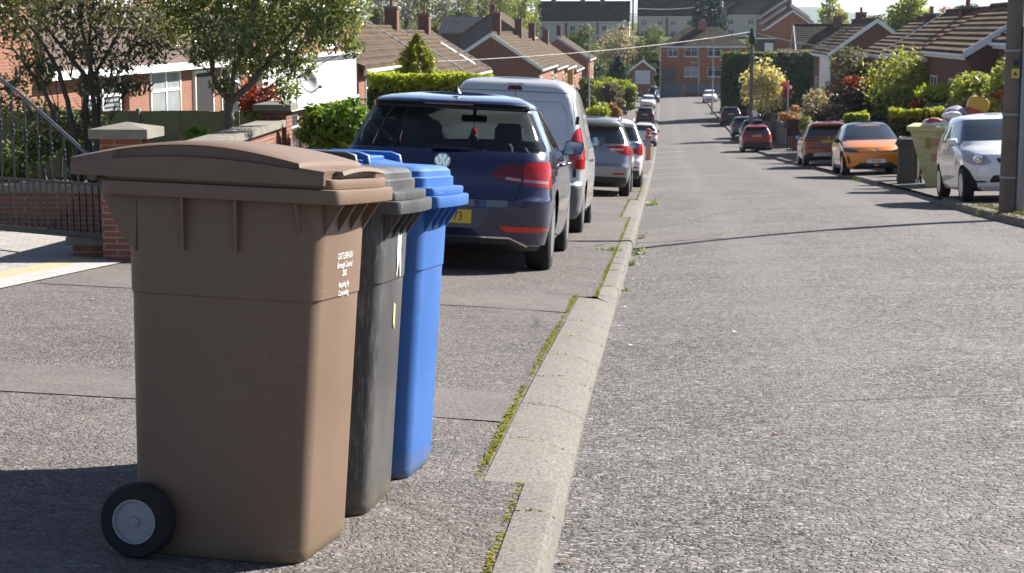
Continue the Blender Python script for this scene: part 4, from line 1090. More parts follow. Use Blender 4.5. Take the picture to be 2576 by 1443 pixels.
# orange electric hatchback facing the camera
M_ORANGE = paint('orange_car_paint', (0.80, 0.25, 0.015), metal=0.0, rough=0.3)
def orange_spec():
    W, H, L = 1.84, 1.51, 4.29; w = W / 2; a = L / 2
    tab = [(.19, -a + .15, a - .16, w * .90, .2, .05, .25), (.27, -a + .05, a - .05, w * .95, .22, .07, .30), (.45, -a, a - .01, w * .985, .22, .09, .34), (.60, -a + .01, a, w, .21, .1, .36), (.70, -a + .05, a - .03, w, .2, .1, .38),
           (.80, -a + .08, a - .16, w * .99, .19, .1, .42), (.88, -a + .10, a - .42, w * .975, .18, .1, .46), (.96, -a + .12, a - .78, w * .95, .17, .09, .46), (1.02, -a + .17, a - 1.02, w * .93, .16, .09, .40),
           (1.15, -a + .30, a - 1.30, w * .86, .15, .08, .30), (1.30, -a + .46, a - 1.65, w * .78, .15, .07, .26), (1.40, -a + .5, a - 1.9, w * .72, .15, .07, .22), (1.46, -a + .55, a - 2.1, w * .66, .16, .06, .18), (1.495, -a + .7, a - 2.3, w * .58, .18, .05, .14), (1.51, -a + .85, a - 2.5, w * .48, .18, .05, .1)]
    parts = [
        ('windscreen', 'front', rpoly([(-w * .69, 1.42), (-w * .88, 1.0), (w * .88, 1.0), (w * .69, 1.42)], .05), DARKGLASS, -.004, 0),
        ('front_side_window', 'sides', rpoly([(-.35, 1.38), (-.35, .99), (.95, .97), (.4, 1.28), (.1, 1.38)], .05), DARKGLASS, -.004, 0),
        ('rear_side_window', 'sides', rpoly([(-.42, 1.38), (-.42, .99), (-1.2, 1.06), (-1.3, 1.2), (-1.0, 1.34)], .05), DARKGLASS, -.004, 0),
        ('rear_window', 'rear', rpoly([(-w * .7, 1.40), (-w * .82, 1.1), (w * .82, 1.1), (w * .7, 1.40)], .05), DARKGLASS, -.004, 0),
        ('headlight', 'front2', rpoly([(.42, .655), (.55, .72), (.80, .80), (.95, .80), (.94, .70), (.75, .66)], .02), M_LAMPD, .004, 0),
        ('air_intake', 'front2', rpoly([(.74, .33), (.68, .37), (.745, .56), (.80, .56)], .02), BLACK, -.006, 0),
        ('lower_grille', 'front', rpoly([(-.66, .15), (.66, .15), (.60, .25), (.44, .36), (-.44, .36), (-.60, .25)], .03), BLACK, .003, 0),
        ('sill_trim', 'sides', [(-1.0, .18), (1.0, .18), (1.0, .30), (-1.0, .30)], BLACK, .004, 0),
        ('panel_gap', 'sides', [(-.388, .36), (-.382, .36), (-.382, 1.0), (-.388, 1.0)], M_GAP, -.003, 0),
        ('roof_panel', 'top', rpoly([(-.56, -1.25), (.56, -1.25), (.62, .1), (-.62, .1)], .1), DARKGLASS, .002, 0),
        ('taillight', 'rear', rpoly([(-.9, .95), (.9, .95), (.9, 1.0), (-.9, 1.0)], .02), M_REDD, .004, 0)]
    return dict(tab=tab, parts=parts, wheel=.335, axles=(-1.35, 1.35), track=1.57, tyre=.22, mirror=(.62, 1.0, .87, BLACK), nz=32, rimk=.7, plates=[('front', (0, .405), ('CENTER', 0, 'RI9 UKE'), a + .005)])
o, _b = place_car('parked_car', 'bright orange hatchback with its bonnet and white plate towards the camera', 'car', 6.0, 50.2, orange_spec(), M_ORANGE, GR, facing=1, L=4.29)
b = MB().lathe([(.075, 0), (.075, .012), (.06, .02), (.001, .02)], 'y', 20, (0, 2.10, .70)); b.build('emblem', CHROME, o, angle=40)
MB().box(-.06, .06, 2.13, 2.15, .27, .33).build('sensor_panel', M_ORANGE, o, bevel=.01)
# white small hatchback near the pole
def mii_spec():
    W, H, L = 1.64, 1.48, 3.56; w = W / 2; a = L / 2
    tab = [(.19, -a + .14, a - .14, w * .90, .2, .05, .22), (.27, -a + .05, a - .05, w * .95, .22, .06, .26), (.45, -a, a, w * .985, .22, .07, .28), (.60, -a, a, w, .22, .08, .30), (.72, -a + .03, a - .04, w, .21, .08, .32),
           (.80, -a + .05, a - .12, w * .995, .2, .08, .34), (.88, -a + .07, a - .30, w * .985, .19, .08, .36), (.96, -a + .09, a - .55, w * .965, .18, .08, .36), (1.02, -a + .12, a - .70, w * .945, .17, .08, .30),
           (1.15, -a + .20, a - .95, w * .88, .16, .07, .24), (1.30, -a + .29, a - 1.24, w * .81, .15, .06, .2), (1.39, -a + .34, a - 1.45, w * .76, .15, .06, .18), (1.435, -a + .38, a - 1.6, w * .71, .16, .05, .16), (1.465, -a + .5, a - 1.8, w * .63, .18, .05, .13), (1.48, -a + .65, a - 2.0, w * .54, .18, .05, .1)]
    parts = [
        ('windscreen', 'front', rpoly([(-w * .72, 1.40), (-w * .875, 1.03), (w * .875, 1.03), (w * .72, 1.40)], .05), DARKGLASS, -.004, 0),
        ('front_side_window', 'sides', rpoly([(-.24, 1.37), (-.24, .985), (.80, .965), (.62, 1.15), (.30, 1.34), (.1, 1.385)], .05), DARKGLASS, -.004, 0),
        ('rear_side_window', 'sides', rpoly([(-.29, 1.37), (-.29, .985), (-1.08, 1.02), (-1.15, 1.12), (-.88, 1.34)], .06), DARKGLASS, -.004, 0),
        ('rear_window', 'rear', rpoly([(-w * .7, 1.37), (-w * .8, 1.05), (w * .8, 1.05), (w * .7, 1.37)], .05), DARKGLASS, -.004, 0),
        ('headlight', 'front2', rpoly([(.36, .66), (.46, .78), (.70, .87), (.81, .88), (.79, .70), (.68, .64), (.5, .63)], .05), M_CLEAR, .006, 0),
        ('grille', 'front', rpoly([(-.26, .65), (.26, .65), (.31, .74), (-.31, .74)], .03), BLACK, .004, 0),
        ('lower_grille', 'front', rpoly([(-.42, .34), (.42, .34), (.36, .46), (-.36, .46)], .03), BLACK, .004, 0),
        ('bumper_slot', 'front2', rpoly([(.46, .335), (.46, .365), (.70, .375), (.70, .345)], .01), BLACK, .003, 0),
        ('panel_gap', 'sides', [(-.268, .36), (-.262, .36), (-.262, .98), (-.268, .98)], M_GAP, -.003, 0),
        ('panel_gap', 'sides', [(.82, .36), (.826, .36), (.826, .96), (.82, .96)], M_GAP, -.003, 0),
        ('taillight', 'rear2', rpoly([(.58, .95), (.81, .97), (.81, .70), (.64, .70)], .03), M_RED, .004, 0)]
    return dict(tab=tab, parts=parts, wheel=.295, axles=(-1.20, 1.22), track=1.43, tyre=.185, mirror=(.60, 1.01, .78, M_WHITEP), nz=34, rimk=.68)
o, _b = place_car('parked_car', 'small white hatchback behind the wooden pole, bonnet towards the camera', 'car', 5.82, 29.5, mii_spec(), M_WHITEP, GR, facing=1, L=3.56)
for sx in (-1, 1): MB().lathe([(.075, 0), (.08, .012), (.05, .02), (.001, .012)], 'y', 20, (sx * .60, 1.655, .745)).build('headlamp_bulb', CHROME, o, angle=40)
for sx in (-1, 1): MB().tube([(sx * .815, -.16, .86), (sx * .845, -.13, .865), (sx * .845, -.03, .865), (sx * .815, .0, .86)], .013, 8).build('door_handle', M_WHITEP, o, angle=50)
# two cars standing in a front garden on the right
sp = suv_spec(4.4, 1.8, 1.46, nz=22)
p = at(2112, 306, 110); o, _b = make_car('parked_car', 'dark blue car standing on a garden drive above the wall', 'car', (p.x, 110, p.z), rad(68), sp, M_BLUEC, None, tilt=False)
p = at(2124, 346, 98); o, _b = make_car('parked_car', 'silver car on a garden drive behind the dark red gate', 'car', (p.x, 98, p.z), rad(68), suv_spec(4.3, 1.78, 1.46, nz=22), M_GREYB, None, tilt=False)
# ------------------------------------------------------------------ houses and walls
B_RED = brick('red_brick', ((0.30, 0.105, 0.055), (0.235, 0.085, 0.05)), (0.30, 0.25, 0.21))
B_DARK = brick('brown_brick', ((0.215, 0.090, 0.060), (0.165, 0.074, 0.052)), (0.18, 0.15, 0.13))
B_ORANGE = brick('orange_brick', ((0.285, 0.115, 0.068), (0.225, 0.092, 0.058)), (0.27, 0.20, 0.16))
B_SEMI = brick('bright_orange_brick', ((0.43, 0.14, 0.066), (0.36, 0.12, 0.058)), (0.34, 0.21, 0.15))
B_GREY = brick('grey_brick', ((0.22, 0.18, 0.17), (0.15, 0.12, 0.12)), (0.26, 0.24, 0.23))
B_WALL = brick('weathered_wall_brick', ((0.31, 0.095, 0.055), (0.20, 0.085, 0.06)), (0.27, 0.24, 0.21), moss=0.35)
T_BROWN = tiles('brown_roof_tiles', (0.112, 0.078, 0.056), (0.088, 0.064, 0.048), (0.155, 0.10, 0.045), 0.5)
T_DARK = tiles('dark_roof_tiles', (0.088, 0.070, 0.054), (0.070, 0.056, 0.045), (0.115, 0.098, 0.045), 0.6)
T_MOSSY = tiles('mossy_roof_tiles', (0.130, 0.086, 0.060), (0.100, 0.070, 0.052), (0.23, 0.14, 0.05), 0.6)
T_SLATE = tiles('blue_slate', (0.04, 0.05, 0.075), (0.035, 0.042, 0.06), (0.05, 0.05, 0.05), 0.2)
RENDER = plain('cream_render', (0.58, 0.52, 0.44), 0.9, var=0.10, scale=0.8)
RENDERW = plain('pale_render', (0.60, 0.58, 0.56), 0.9, var=0.10, scale=0.8)
WHITEB = plain('white_boards', (0.78, 0.78, 0.77), 0.5, var=0.04)
PANE = plain('window_pane', (0.05, 0.06, 0.07), 0.04, var=0.6, scale=1.2, spec=0.7)
NET = plain('curtained_pane', (0.30, 0.32, 0.33), 0.06, var=0.35, scale=2.5, spec=0.6)
LEAD = plain('lead_flashing', (0.40, 0.41, 0.43), 0.6, var=0.15)
CLAY = plain('clay_pot', (0.30, 0.13, 0.08), 0.9)
STONECAP = plain('concrete_cap', (0.19, 0.175, 0.145), 0.9, var=0.55, scale=5, bump=0.3)
DOORM = plain('dark_door', (0.02, 0.018, 0.018), 0.7, spec=.2)
REDPAINT = plain('red_painted_coping', (0.28, 0.02, 0.02), 0.6)
CLAD = None
def clad_mat():
    k = Nodes('brown_cladding'); tc = k.add('ShaderNodeTexCoord'); sx = k.add('ShaderNodeSeparateXYZ'); k.ln(tc.outputs['Object'], sx.inputs[0])
    w = k.math('FRACT', k.math('MULTIPLY', sx.outputs[0], 7.0))
    c = k.ramp(w, [(0.0, (0.05, 0.033, 0.028)), (0.09, (0.105, 0.076, 0.066)), (0.9, (0.09, 0.066, 0.058)), (1.0, (0.05, 0.033, 0.028))])
    c = k.mix(k.noise(tc.outputs['Object'], 1.5, 5), c, (0.12, 0.07, 0.05)); k.col(c); k.set(rough=0.8); return k.m
CLAD = clad_mat()
def window(par, x, z, w, h, y=0.0, pane=None, split=2, transom=True, sill=True, frame=None, axis='y'):
    """window in a wall facing -Y of the house's own frame"""
    fr = frame or WHITE; t = .055; b = MB(); d0, d1 = y - .035, y + .02
    b.box(x, x + w, d0, d1, z + h - t, z + h).box(x, x + w, d0, d1, z, z + t)
    b.box(x, x + t, d0, d1, z + t, z + h - t).box(x + w - t, x + w, d0, d1, z + t, z + h - t)
    for i in range(1, split): b.box(x + w * i / split - t * .5, x + w * i / split + t * .5, d0, d1, z + t, z + h - t)
    if transom: b.box(x + t, x + w - t, d0 + .003, d1, z + h * .70, z + h * .70 + t)
    o = b.build('window', fr, par)
    MB().box(x + t, x + w - t, y - .012, y + .012, z + t, z + h - t).build('pane', pane or PANE, o)
    if sill: MB().box(x - .06, x + w + .06, y - .10, y - .002, z - .075, z - .003).build('sill', fr, o)
    return o
def chimney(par, x, y, z0, z1, w=.62, d=.5, pots=2, mat=None):
    c = MB().box(x - w / 2, x + w / 2, y - d / 2, y + d / 2, z0, z1 - .12)
    o = c.build('chimney', mat or B_DARK, par)
    MB().box(x - w / 2 - .05, x + w / 2 + .05, y - d / 2 - .05, y + d / 2 + .05, z1 - .119, z1).build('chimney_cap', STONECAP, o)
    for i in range(pots):
        px = x + (i - (pots - 1) / 2) * .28
        MB().lathe([(.09, z1), (.08, z1 + .28), (.10, z1 + .30), (.10, z1 + .34), (.06, z1 + .34)], 'z', 10, (px, y, 0)).build('chimney_pot', CLAY, o)
    return o
def house(label, cat, origin, rz, w, d, he, rise, wall, roof, wins=(), group=None, chim=(), verge=(None, None), name='terraced_house', over=.22, base=-1.2, door=None, gutter=True, hip=0.0, depthr=None):
    """facade on y = 0 facing -Y, width along x, ridge along x"""
    r = thing(name, label, cat, origin, rz, group); ym = d / 2
    if hip:
        MB().box(0, w, 0, d, base, he).build('wall', wall, r)
        e = over; zr = he + rise; b = MB(); x0, x1 = hip, w - hip
        A, B_, Cc, D_ = (-e, -e, he - .1), (w + e, -e, he - .1), (w + e, d + e, he - .1), (-e, d + e, he - .1); R0, R1 = (x0, ym, zr), (x1, ym, zr)
        b.poly([A, B_, R1, R0]); b.poly([Cc, D_, R0, R1]); b.poly([D_, A, R0]); b.poly([B_, Cc, R1]); b.poly([D_, Cc, B_, A])
        ro = b.build('roof', roof, r)
    else:
        MB().prism([(0, base), (0, he), (ym, he + rise), (d, he), (d, base)], 'x', 0, w).build('wall', wall, r)
        s = rise / ym; e = over; b = MB(); t = .075
        b.prism([(-e, he - s * e + .02), (ym, he + rise + .02), (d + e, he - s * e + .02), (d + e, he - s * e + .02 + t), (ym, he + rise + .02 + t), (-e, he - s * e + .02 + t)], 'x', -.06, w + .06)
        nc = max(4, int(round(math.hypot(ym + e, (ym + e) * s) / .36)))
        for side in (0, 1):                                     # overlapping courses of tiles, each with a thick lower edge
            for i in range(nc):
                ya, yb = -e + (ym + e) * i / nc, -e + (ym + e) * (i + 1) / nc
                za, zb_ = he + s * ya + .02 + t, he + s * yb + .02 + t
                q = [(ya - .01, za + .002), (yb + .02, zb_ + .004), (yb + .02, zb_ + .016), (ya - .01, za + .060)]
                if side: q = [(d - y_, z_) for y_, z_ in q]
                j = random.uniform(0, .03)
                b.prism(q, 'x', -.06 - j, w + .06)
        ro = b.build('roof', roof, r)
        MB().tube([(-.05, ym, he + rise + .14), (w + .05, ym, he + rise + .14)], .10, 8).build('ridge_tiles', roof, ro)
        for i, (xa, m) in enumerate(((-.10, verge[0]), (w + .04, verge[1]))):
            if m is None: continue
            k = .14
            MB().prism([(-e - .05, he - s * e - .12), (ym, he + rise - .14), (d + e + .05, he - s * e - .12), (d + e + .05, he - s * e + .15), (ym, he + rise + .17), (-e - .05, he - s * e + .15)], 'x', xa, xa + .06 + .04).build('bargeboard', m, r)
    if gutter:
        MB().tube([(-.02, -over - .05, he - (rise / ym) * over - .02), (w + .02, -over - .05, he - (rise / ym) * over - .02)], .065, 6).build('gutter', WHITEB, r)
        MB().box(0, w, -over + .02, -over + .05, he - (rise / ym) * over - .16, he - (rise / ym) * over + .02).build('fascia', WHITEB, r)
    for a in wins: window(r, *a[:4], **(a[4] if len(a) > 4 else {}))
    for a in chim: chimney(ro, *a[:4], **(a[4] if len(a) > 4 else {}))
    if door:
        x, z, ww, h = door; do = MB().box(x, x + ww, -.05, .03, z, z + h).build('door', DOORM, r)
        MB().box(x - .06, x, -.07, .0, z, z + h + .06).box(x + ww, x + ww + .06, -.07, .0, z, z + h + .06).box(x, x + ww, -.07, .0, z + h, z + h + .06).build('door_frame', WHITE, do)
    return r
def house_left(label, X, y0, y1, zg, he, rise, d, wall, roof, **k):
    return house(label, 'house', (X, y0, zg), rad(90), y1 - y0, d, he - zg, rise, wall, roof, group='houses set back on the left', **k)
def house_right(label, X, y0, y1, zg, he, rise, d, wall, roof, **k):
    return house(label, 'house', (X, y1, zg), rad(-90), y1 - y0, d, he - zg, rise, wall, roof, group='houses set back on the right', **k)

# ---- left: house clad in brown boards behind the trees
zg = -2.05
h1 = house_left('brick house with brown board cladding and a white band, behind the garden trees', -10, 24.0, 41.6, zg, 3.3, 2.2, 7, B_ORANGE, T_BROWN,
    wins=[(5.5, 1.05, 2.1, 1.32, dict(split=2, pane=PANE)), (9.5, .95, 2.15, 1.42, dict(split=2, pane=NET)), (2.0, 3.72, 1.8, 1.25), (6.2, 3.72, 2.0, 1.25), (10.0, 3.72, 2.0, 1.25), (14.4, 3.72, 1.8, 1.25), (15.0, 1.0, 1.6, 1.35)], door=(12.7, .1, 1.4, 2.15))
MB().box(3.4, 17.55, -.10, -.004, 2.50, 3.60).build('cladding', CLAD, h1)
MB().box(3.35, 17.58, -.26, -.004, 2.36, 2.499).build('white_band', WHITEB, h1)
for x, z in ((5.55, 1.1), ):
    b = MB()
    for i in range(9): b.box(x + .08, x + 1.95, -.02, -.014, z + .1 + i * .085, z + .15 + i * .085)
    b.build('window_blind', NET, h1)
MB().box(7.75, 8.05, -.14, -.03, 0, 2.36).build('brick_pier', B_ORANGE, h1)
# ---- white clad house with a dish
zg = -3.35
h2 = house_left('house with a large white panel between its storeys and a satellite dish', -10, 42.2, 56.0, zg, 1.9, 2.1, 7, B_ORANGE, T_BROWN,
    wins=[(3.0, 1.0, 2.0, 1.2), (8.6, 1.0, 2.2, 1.2, dict(pane=NET)), (3.0, 4.0, 2.0, 1.1), (8.6, 4.0, 2.2, 1.1)], door=(6.2, .1, 1.1, 2.1))
MB().box(.3, 13.45, -.16, -.004, 2.42, 3.72).build('white_panel', WHITEB, h2)
MB().box(.25, 13.5, -.34, -.004, 3.721, 3.82).build('white_ledge', WHITEB, h2)
MB().box(.28, 13.48, -.24, -.004, 2.34, 2.419).build('white_trim', WHITEB, h2)
MB().tube([(13.75, -.08, .2), (13.75, -.08, 5.0)], .055, 8).build('downpipe', BLACK, h2)
di = thing('satellite_dish', 'grey satellite dish fixed to the white panelled house', 'satellite dish', (-10 + .30, 46.9, -.30), rad(0))
b = MB(); rg = [(.001, 0.0), (.12, .012), (.24, .04), (.34, .085), (.345, .075), (.24, .028), (.12, .0), (.001, -.012)]
o = b.lathe(rg, 'x', 26, (.12, 0, 0)).build('dish', plain('grey_dish', (0.36, 0.36, 0.37), 0.5), di, smooth=True); o.rotation_euler = (0, rad(-18), rad(-38))
MB().tube([(.12, 0, 0), (-.06, 0, -.1), (-.10, 0, -.1)], .02, 6).build('bracket', BLACK, di)
MB().tube([(.12, 0, -.3), (.45, -.2, -.1)], .012, 6).box(.42, .50, -.24, -.16, -.14, -.06).build('receiver_arm', BLACK, di)
# ---- lower terrace with brown tiled roofs
for i, (y0, y1, he, ch) in enumerate(((57, 72, -.08, 0), (72.06, 85, -.82, 1), (85.06, 98.5, -1.05, 1))):
    lab = ['brick house with a long brown roof just past the white panelled house', 'brick house with a brown roof and chimney behind the golden conifer', 'brick house with a brown roof and two white roof windows, last of its terrace'][i]
    W = y1 - y0
    o = house_left(lab, -10, y0, y1, he - 4.7, he, 1.92, 6.2, B_ORANGE, T_BROWN, wins=[(1.2, 3.1, 1.7, 1.2), (5.2, 3.1, 1.7, 1.2), (W - 3.4, 3.1, 1.7, 1.2), (1.2, .9, 1.9, 1.2), (W - 3.4, .9, 1.9, 1.2)],
        chim=[(W - .9 if i == 1 else W - 3.0, 3.1, 5.9, 7.75, dict(w=.75, d=.6, pots=1 + i % 2))] if ch else [], verge=(None, LEAD))
    if i == 2:
        for yy in (1.3, .3):
            b = MB(); s = 1.92 / 3.1
            b.prism([(yy, 4.7 + s * yy + .14), (yy + .8, 4.7 + s * (yy + .8) + .14), (yy + .8, 4.7 + s * (yy + .8) + .19), (yy, 4.7 + s * yy + .19)], 'x', W - 4.0, W - 3.3); b.build('roof_window', WHITEB, o)
    if i == 0:
        b = MB(); b.prism([(-1.1, 2.6), (-1.1, 2.75), (.1, 3.3), (.1, 3.1)], 'x', 5.2, 8.6); b.build('porch_roof', T_BROWN, o)
# ---- brick gable terrace
for i, (y0, y1, zr) in enumerate(((126, 143, .75), (143.06, 158, .42), (158.06, 174, .10), (174.06, 190, -.45))):
    lab = ['brick gable end house with a white bargeboard beyond the golden conifer', 'second house of the brick gabled terrace, one step lower', 'third house of the brick gabled terrace with a slim chimney', 'lowest house of the brick gabled terrace beside the yellow sign'][i]
    he = zr - 2.35; W = y1 - y0; zb = he - 5.3
    house_left(lab, -9, y0, y1, zb, he, 2.35, 7, B_RED, T_BROWN, wins=[(1.5, 3.3, 1.7, 1.3, dict(frame=WHITE)), (W - 3.6, 3.3, 1.7, 1.3), (1.5, .9, 1.8, 1.4), (W - 3.6, .9, 1.8, 1.4)],
        chim=[((4.5, 7, 7, 10)[i], 3.5, 7.0, 9.3, dict(w=.85, d=.6, pots=2))], verge=(WHITEB if i == 0 else LEAD, None), door=(W / 2 - .5, .1, 1.0, 2.1))
    if i < 3:
        pass
house_left('brick house with a dark tiled roof at the far end of the left terraces', -8.6, 197, 212, -7.6, -2.1, 2.3, 7, B_RED, T_DARK, wins=[(2, 3.2, 1.7, 1.3), (9, 3.2, 1.7, 1.3), (2, .9, 1.8, 1.3), (9, .9, 1.8, 1.3)], chim=[(3.5, 3.5, 7.0, 9.2)], verge=(LEAD, None))
# grey brick house up behind
gx0 = at(1158, 90, 168).x
house('grey brick house with its gable to the street and a blue slate dormer', 'house', (gx0 + 6.1, 168, -4.5), rad(90), 14, 6.2, 4.95, 2.15, B_GREY, T_BROWN, wins=[], chim=[(1.2, 3.1, 6.2, 8.0)], verge=(plain('brown_barge', (0.20, 0.09, 0.05), 0.7), None), name='detached_house')
p = at(1165, 90, 171)
dm = thing('dormer_house', 'low house with a blue slate roof peeping out left of the grey gable', 'house', (p.x - 2.2, 171, -4.5)); MB().box(0, 4.2, 0, 6, 0, 5.3).build('wall', B_ORANGE, dm)
MB().prism([(-.2, 5.25), (3, 6.9), (6.2, 5.25)], 'x', -.2, 4.4).build('roof', T_SLATE, dm)
# ---- the red brick semi at the bottom and its garage
D = 245; xs = at(1660, 150, D).x; m = ppm(D)
def sx(px): return at(px, 150, D).x - xs
sw = dict(split=2, transom=True)
semi = house('orange brick semi detached house facing straight up the street', 'house', (xs, D, -6.75), 0, sx(1877), 7.4, 5.72, 2.55, B_SEMI, T_DARK, hip=3.7, name='semi_detached_house', base=-1.5,
    wins=[(sx(1680), 4.2, 1.35, 1.2, sw), (sx(1722), 4.2, 1.75, 1.2, sw), (sx(1780), 4.2, 1.8, 1.2, sw), (sx(1838), 4.2, 1.2, 1.2, sw), (sx(1722), 1.45, 1.8, 1.3, dict(pane=NET)), (sx(1780), 1.45, 1.9, 1.3)], chim=[(sx(1766), 3.4, 7.2, 9.0, dict(w=1.1, d=.7, pots=3, mat=B_SEMI))])
MB().box(sx(1669), sx(1700), -.06, -.004, .5, 2.55).build('porch_glazing', PANE, semi)
MB().box(-.02, sx(1877) + .02, -.05, -.004, -1.4, .42).build('plinth', plain('grey_plinth', (0.20, 0.21, 0.23), 0.9), semi)
MB().tube([(.08, -.1, -.6), (.08, -.1, 5.6)], .07, 8).build('downpipe', WHITEB, semi)
MB().tube([(sx(1757), -.1, -.6), (sx(1757), -.1, 5.6)], .07, 8).build('downpipe', LEAD, semi)
D = 240; p0 = at(1590, 190, D).x; p1 = at(1643, 190, D).x
ga = house('brick garage with a white up and over door beside the orange semi', 'garage', (p1, D, -6.3), rad(90), 5.5, p1 - p0, 2.1, 1.15, B_RED, T_DARK, verge=(WHITEB, None), name='garage', over=.3, gutter=False, base=-1.5)
dw = p1 - p0
o = MB().box(-.06, -.004, .40, dw - .40, .1, 1.95).build('garage_door', plain('grey_white_door', (0.60, 0.61, 0.64), 0.5), ga)
for z in (.5, .9, 1.3, 1.65): MB().box(-.066, -.061, .42, dw - .42, z, z + .03).build('door_rib', LEAD, o)
# ---- rendered terraces on the hill behind
def hill_terrace(label, px0, px1, D, ye, yr, n, wall, chims, zdrop=5.2):
    x0 = at(px0, ye, D).x; x1 = at(px1, ye, D).x; he = at(px0, ye, D).z; zr = at(px0, yr, D + 3.5).z; W = x1 - x0; wn = []
    for i in range(n):
        a = W * i / n
        wn += [(a + .7, 3.2, 1.1, 1.1, dict(sill=False)), (a + W / n - 1.9, 3.2, 1.1, 1.1, dict(sill=False)), (a + .7, .9, 1.3, 1.2, dict(sill=False)), (a + W / n - 2.0, .9, 1.3, 1.2, dict(sill=False))]
    o = house(label, 'terrace', (x0, D, he - zdrop), 0, W, 7, zdrop, zr - he, wall, T_DARK, wins=wn, chim=[(W * c, 3.2, zdrop + (zr - he) - .6, zdrop + (zr - he) + 1.3, dict(w=.9, d=.6)) for c in chims], name='terrace', base=-4, verge=(None, WHITEB))
    for i in range(n + 1): MB().box(max(0, W * i / n - .22), min(W, W * i / n + .22), -.05, -.004, -1, zdrop - .2).build('brick_strip', B_RED, o)
    return o
hill_terrace('pale rendered terrace with a dark roof on the hill behind the blossom tree', 1345, 1583, 340, 52, 6, 3, RENDERW, (.19, .5, .71))
hill_terrace('cream rendered terrace with brick strips left of the dark conifer', 1604, 1752, 362, 39, -12, 2, RENDER, (.28, .75))
hill_terrace('cream rendered terrace right of the dark conifer, below the skyline', 1822, 1992, 352, 36, -4, 2, RENDER, (.3, .8))
# ---- right: brick gables stepping up the hill
for i, (D, dx, dz) in enumerate(((258, 0, 0), (270, .3, 1.0), (283, .6, 1.9))):
    xl = at(1931, 72, 258).x + dx; he = at(1931, 72, 258).z + dz; wd = at(2056, 72, 258).x - at(1931, 72, 258).x
    house(['orange brick gable end house, lowest of the stepped row right of the semi', 'second brick gable of the stepped row, just above the lowest one', 'topmost brick gable of the stepped row against the trees'][i], 'house', (xl, D + 11.9, he - 5.5), rad(-90), 11.9, wd, 5.5, 2.5, B_SEMI, T_BROWN, verge=(None, WHITEB), chim=[(2.2, wd / 2, 7.2, 9.6)] if i == 0 else [], name='gable_house', base=-3, group='brick gables stepping up the hill')
p = at(1905, 139, 250); g2 = thing('flat_garage', 'dark flat roofed garage with a white door beside the orange gable', 'garage', (p.x, 250, p.z)); MB().box(0, 2.4, 0, 5, -1, 2.2).build('wall', plain('dark_grey_wall', (0.06, 0.07, 0.09), 0.8), g2); MB().box(1.0, 2.2, -.05, -.004, 0, 1.7).build('garage_door', WHITEB, g2); MB().box(-.1, 2.5, -.1, 5.1, 2.2, 2.34).build('roof', LEAD, g2)
# house with the broad dark roof
D = 190; x0 = at(2003, 120, D).x; x1 = at(2150, 120, D).x; he = at(2003, 126, D).z; zr = at(2003, 65, D + 4).z
o = house('house with a broad dark tiled roof and two chimneys beyond the tall hedge', 'house', (x0, D, he - 5), 0, x1 - x0, 8, 5, zr - he, B_DARK, T_DARK, wins=[(1, 3, 1.6, 1.2), (4, 3, 1.6, 1.2)], chim=[(4.6, 3.8, 6.0, 8.6, dict(w=.9, d=.7))], verge=(WHITEB, None), name='detached_house')
MB().prism([(-2.6, 4.0), (-2.6, 4.12), (.1, 5.15), (.1, 5.0)], 'x', -2.1, 2.0).build('lean_to_roof', T_DARK, o)
MB().box(-2.0, 1.9, -2.45, -.004, -1, 4.0).build('lean_to_wall', B_ORANGE, o)
# street houses on the right
ww = dict(split=2, pane=PANE)
house_right('nearest brick house on the right, white fascia behind the bright bushes', 11.4, 46, 62, -4.6, .80, 2.0, 5.6, B_DARK, T_MOSSY, wins=[(1.0, 3.05, 1.7, 1.7, ww), (4.6, 3.05, 1.5, 1.7, ww), (9, 3.05, 1.7, 1.7, ww), (1.0, .8, 1.9, 1.4)], chim=[(.7, 2.3, 6.4, 9.2, dict(w=.9, d=.7))])
house_right('brick house with a white gable board second from the pole on the right', 10.5, 62.1, 72, -5.2, .38, 1.55, 4.9, B_DARK, T_MOSSY, wins=[(1.0, 3.05, 1.6, 1.5, ww), (5.6, 3.05, 1.6, 1.5, ww), (1.0, .8, 1.8, 1.4)], verge=(REDPAINT, WHITEB))
house_right('brick house between the red and the white roof coping on the right', 10.7, 72.3, 86, -5.6, .12, 1.75, 5.4, B_DARK, T_MOSSY, wins=[(1.2, 3.2, 1.7, 1.4, ww), (6.0, 3.2, 1.7, 1.4, ww), (10, 3.2, 1.7, 1.4, ww)], verge=(WHITEB, None), chim=[(6.8, 2.5, 6.4, 7.75, dict(w=.75, d=.65))])
house_right('brick house with tall white window frames past the white roof coping', 10.8, 86.3, 96.5, -5.9, -.02, 1.65, 5.4, B_DARK, T_MOSSY, wins=[(1.0, 3.0, 1.8, 2.2, dict(split=3, transom=False)), (5.4, 3.0, 2.2, 2.2, dict(split=3, transom=False))], chim=[(6.0, 2.5, 6.4, 7.85, dict(w=.75, d=.65))])
h5 = house_right('brown brick gable end house with a white clad front beyond the photinia', 11.2, 121, 135, -6.6, -.48, 2.2, 6.0, B_DARK, T_MOSSY, wins=[(2, 3.0, 1.7, 1.3), (9, 3.0, 1.7, 1.3)], verge=(None, WHITEB), chim=[(4.0, 3.0, 7.2, 9.0, dict(w=.8, d=.7)), (.9, 3.0, 7.0, 8.5, dict(w=.7, d=.65))])
MB().box(6.0, 13.9, -.10, -.004, 2.6, 5.9).build('white_cladding', WHITEB, h5)

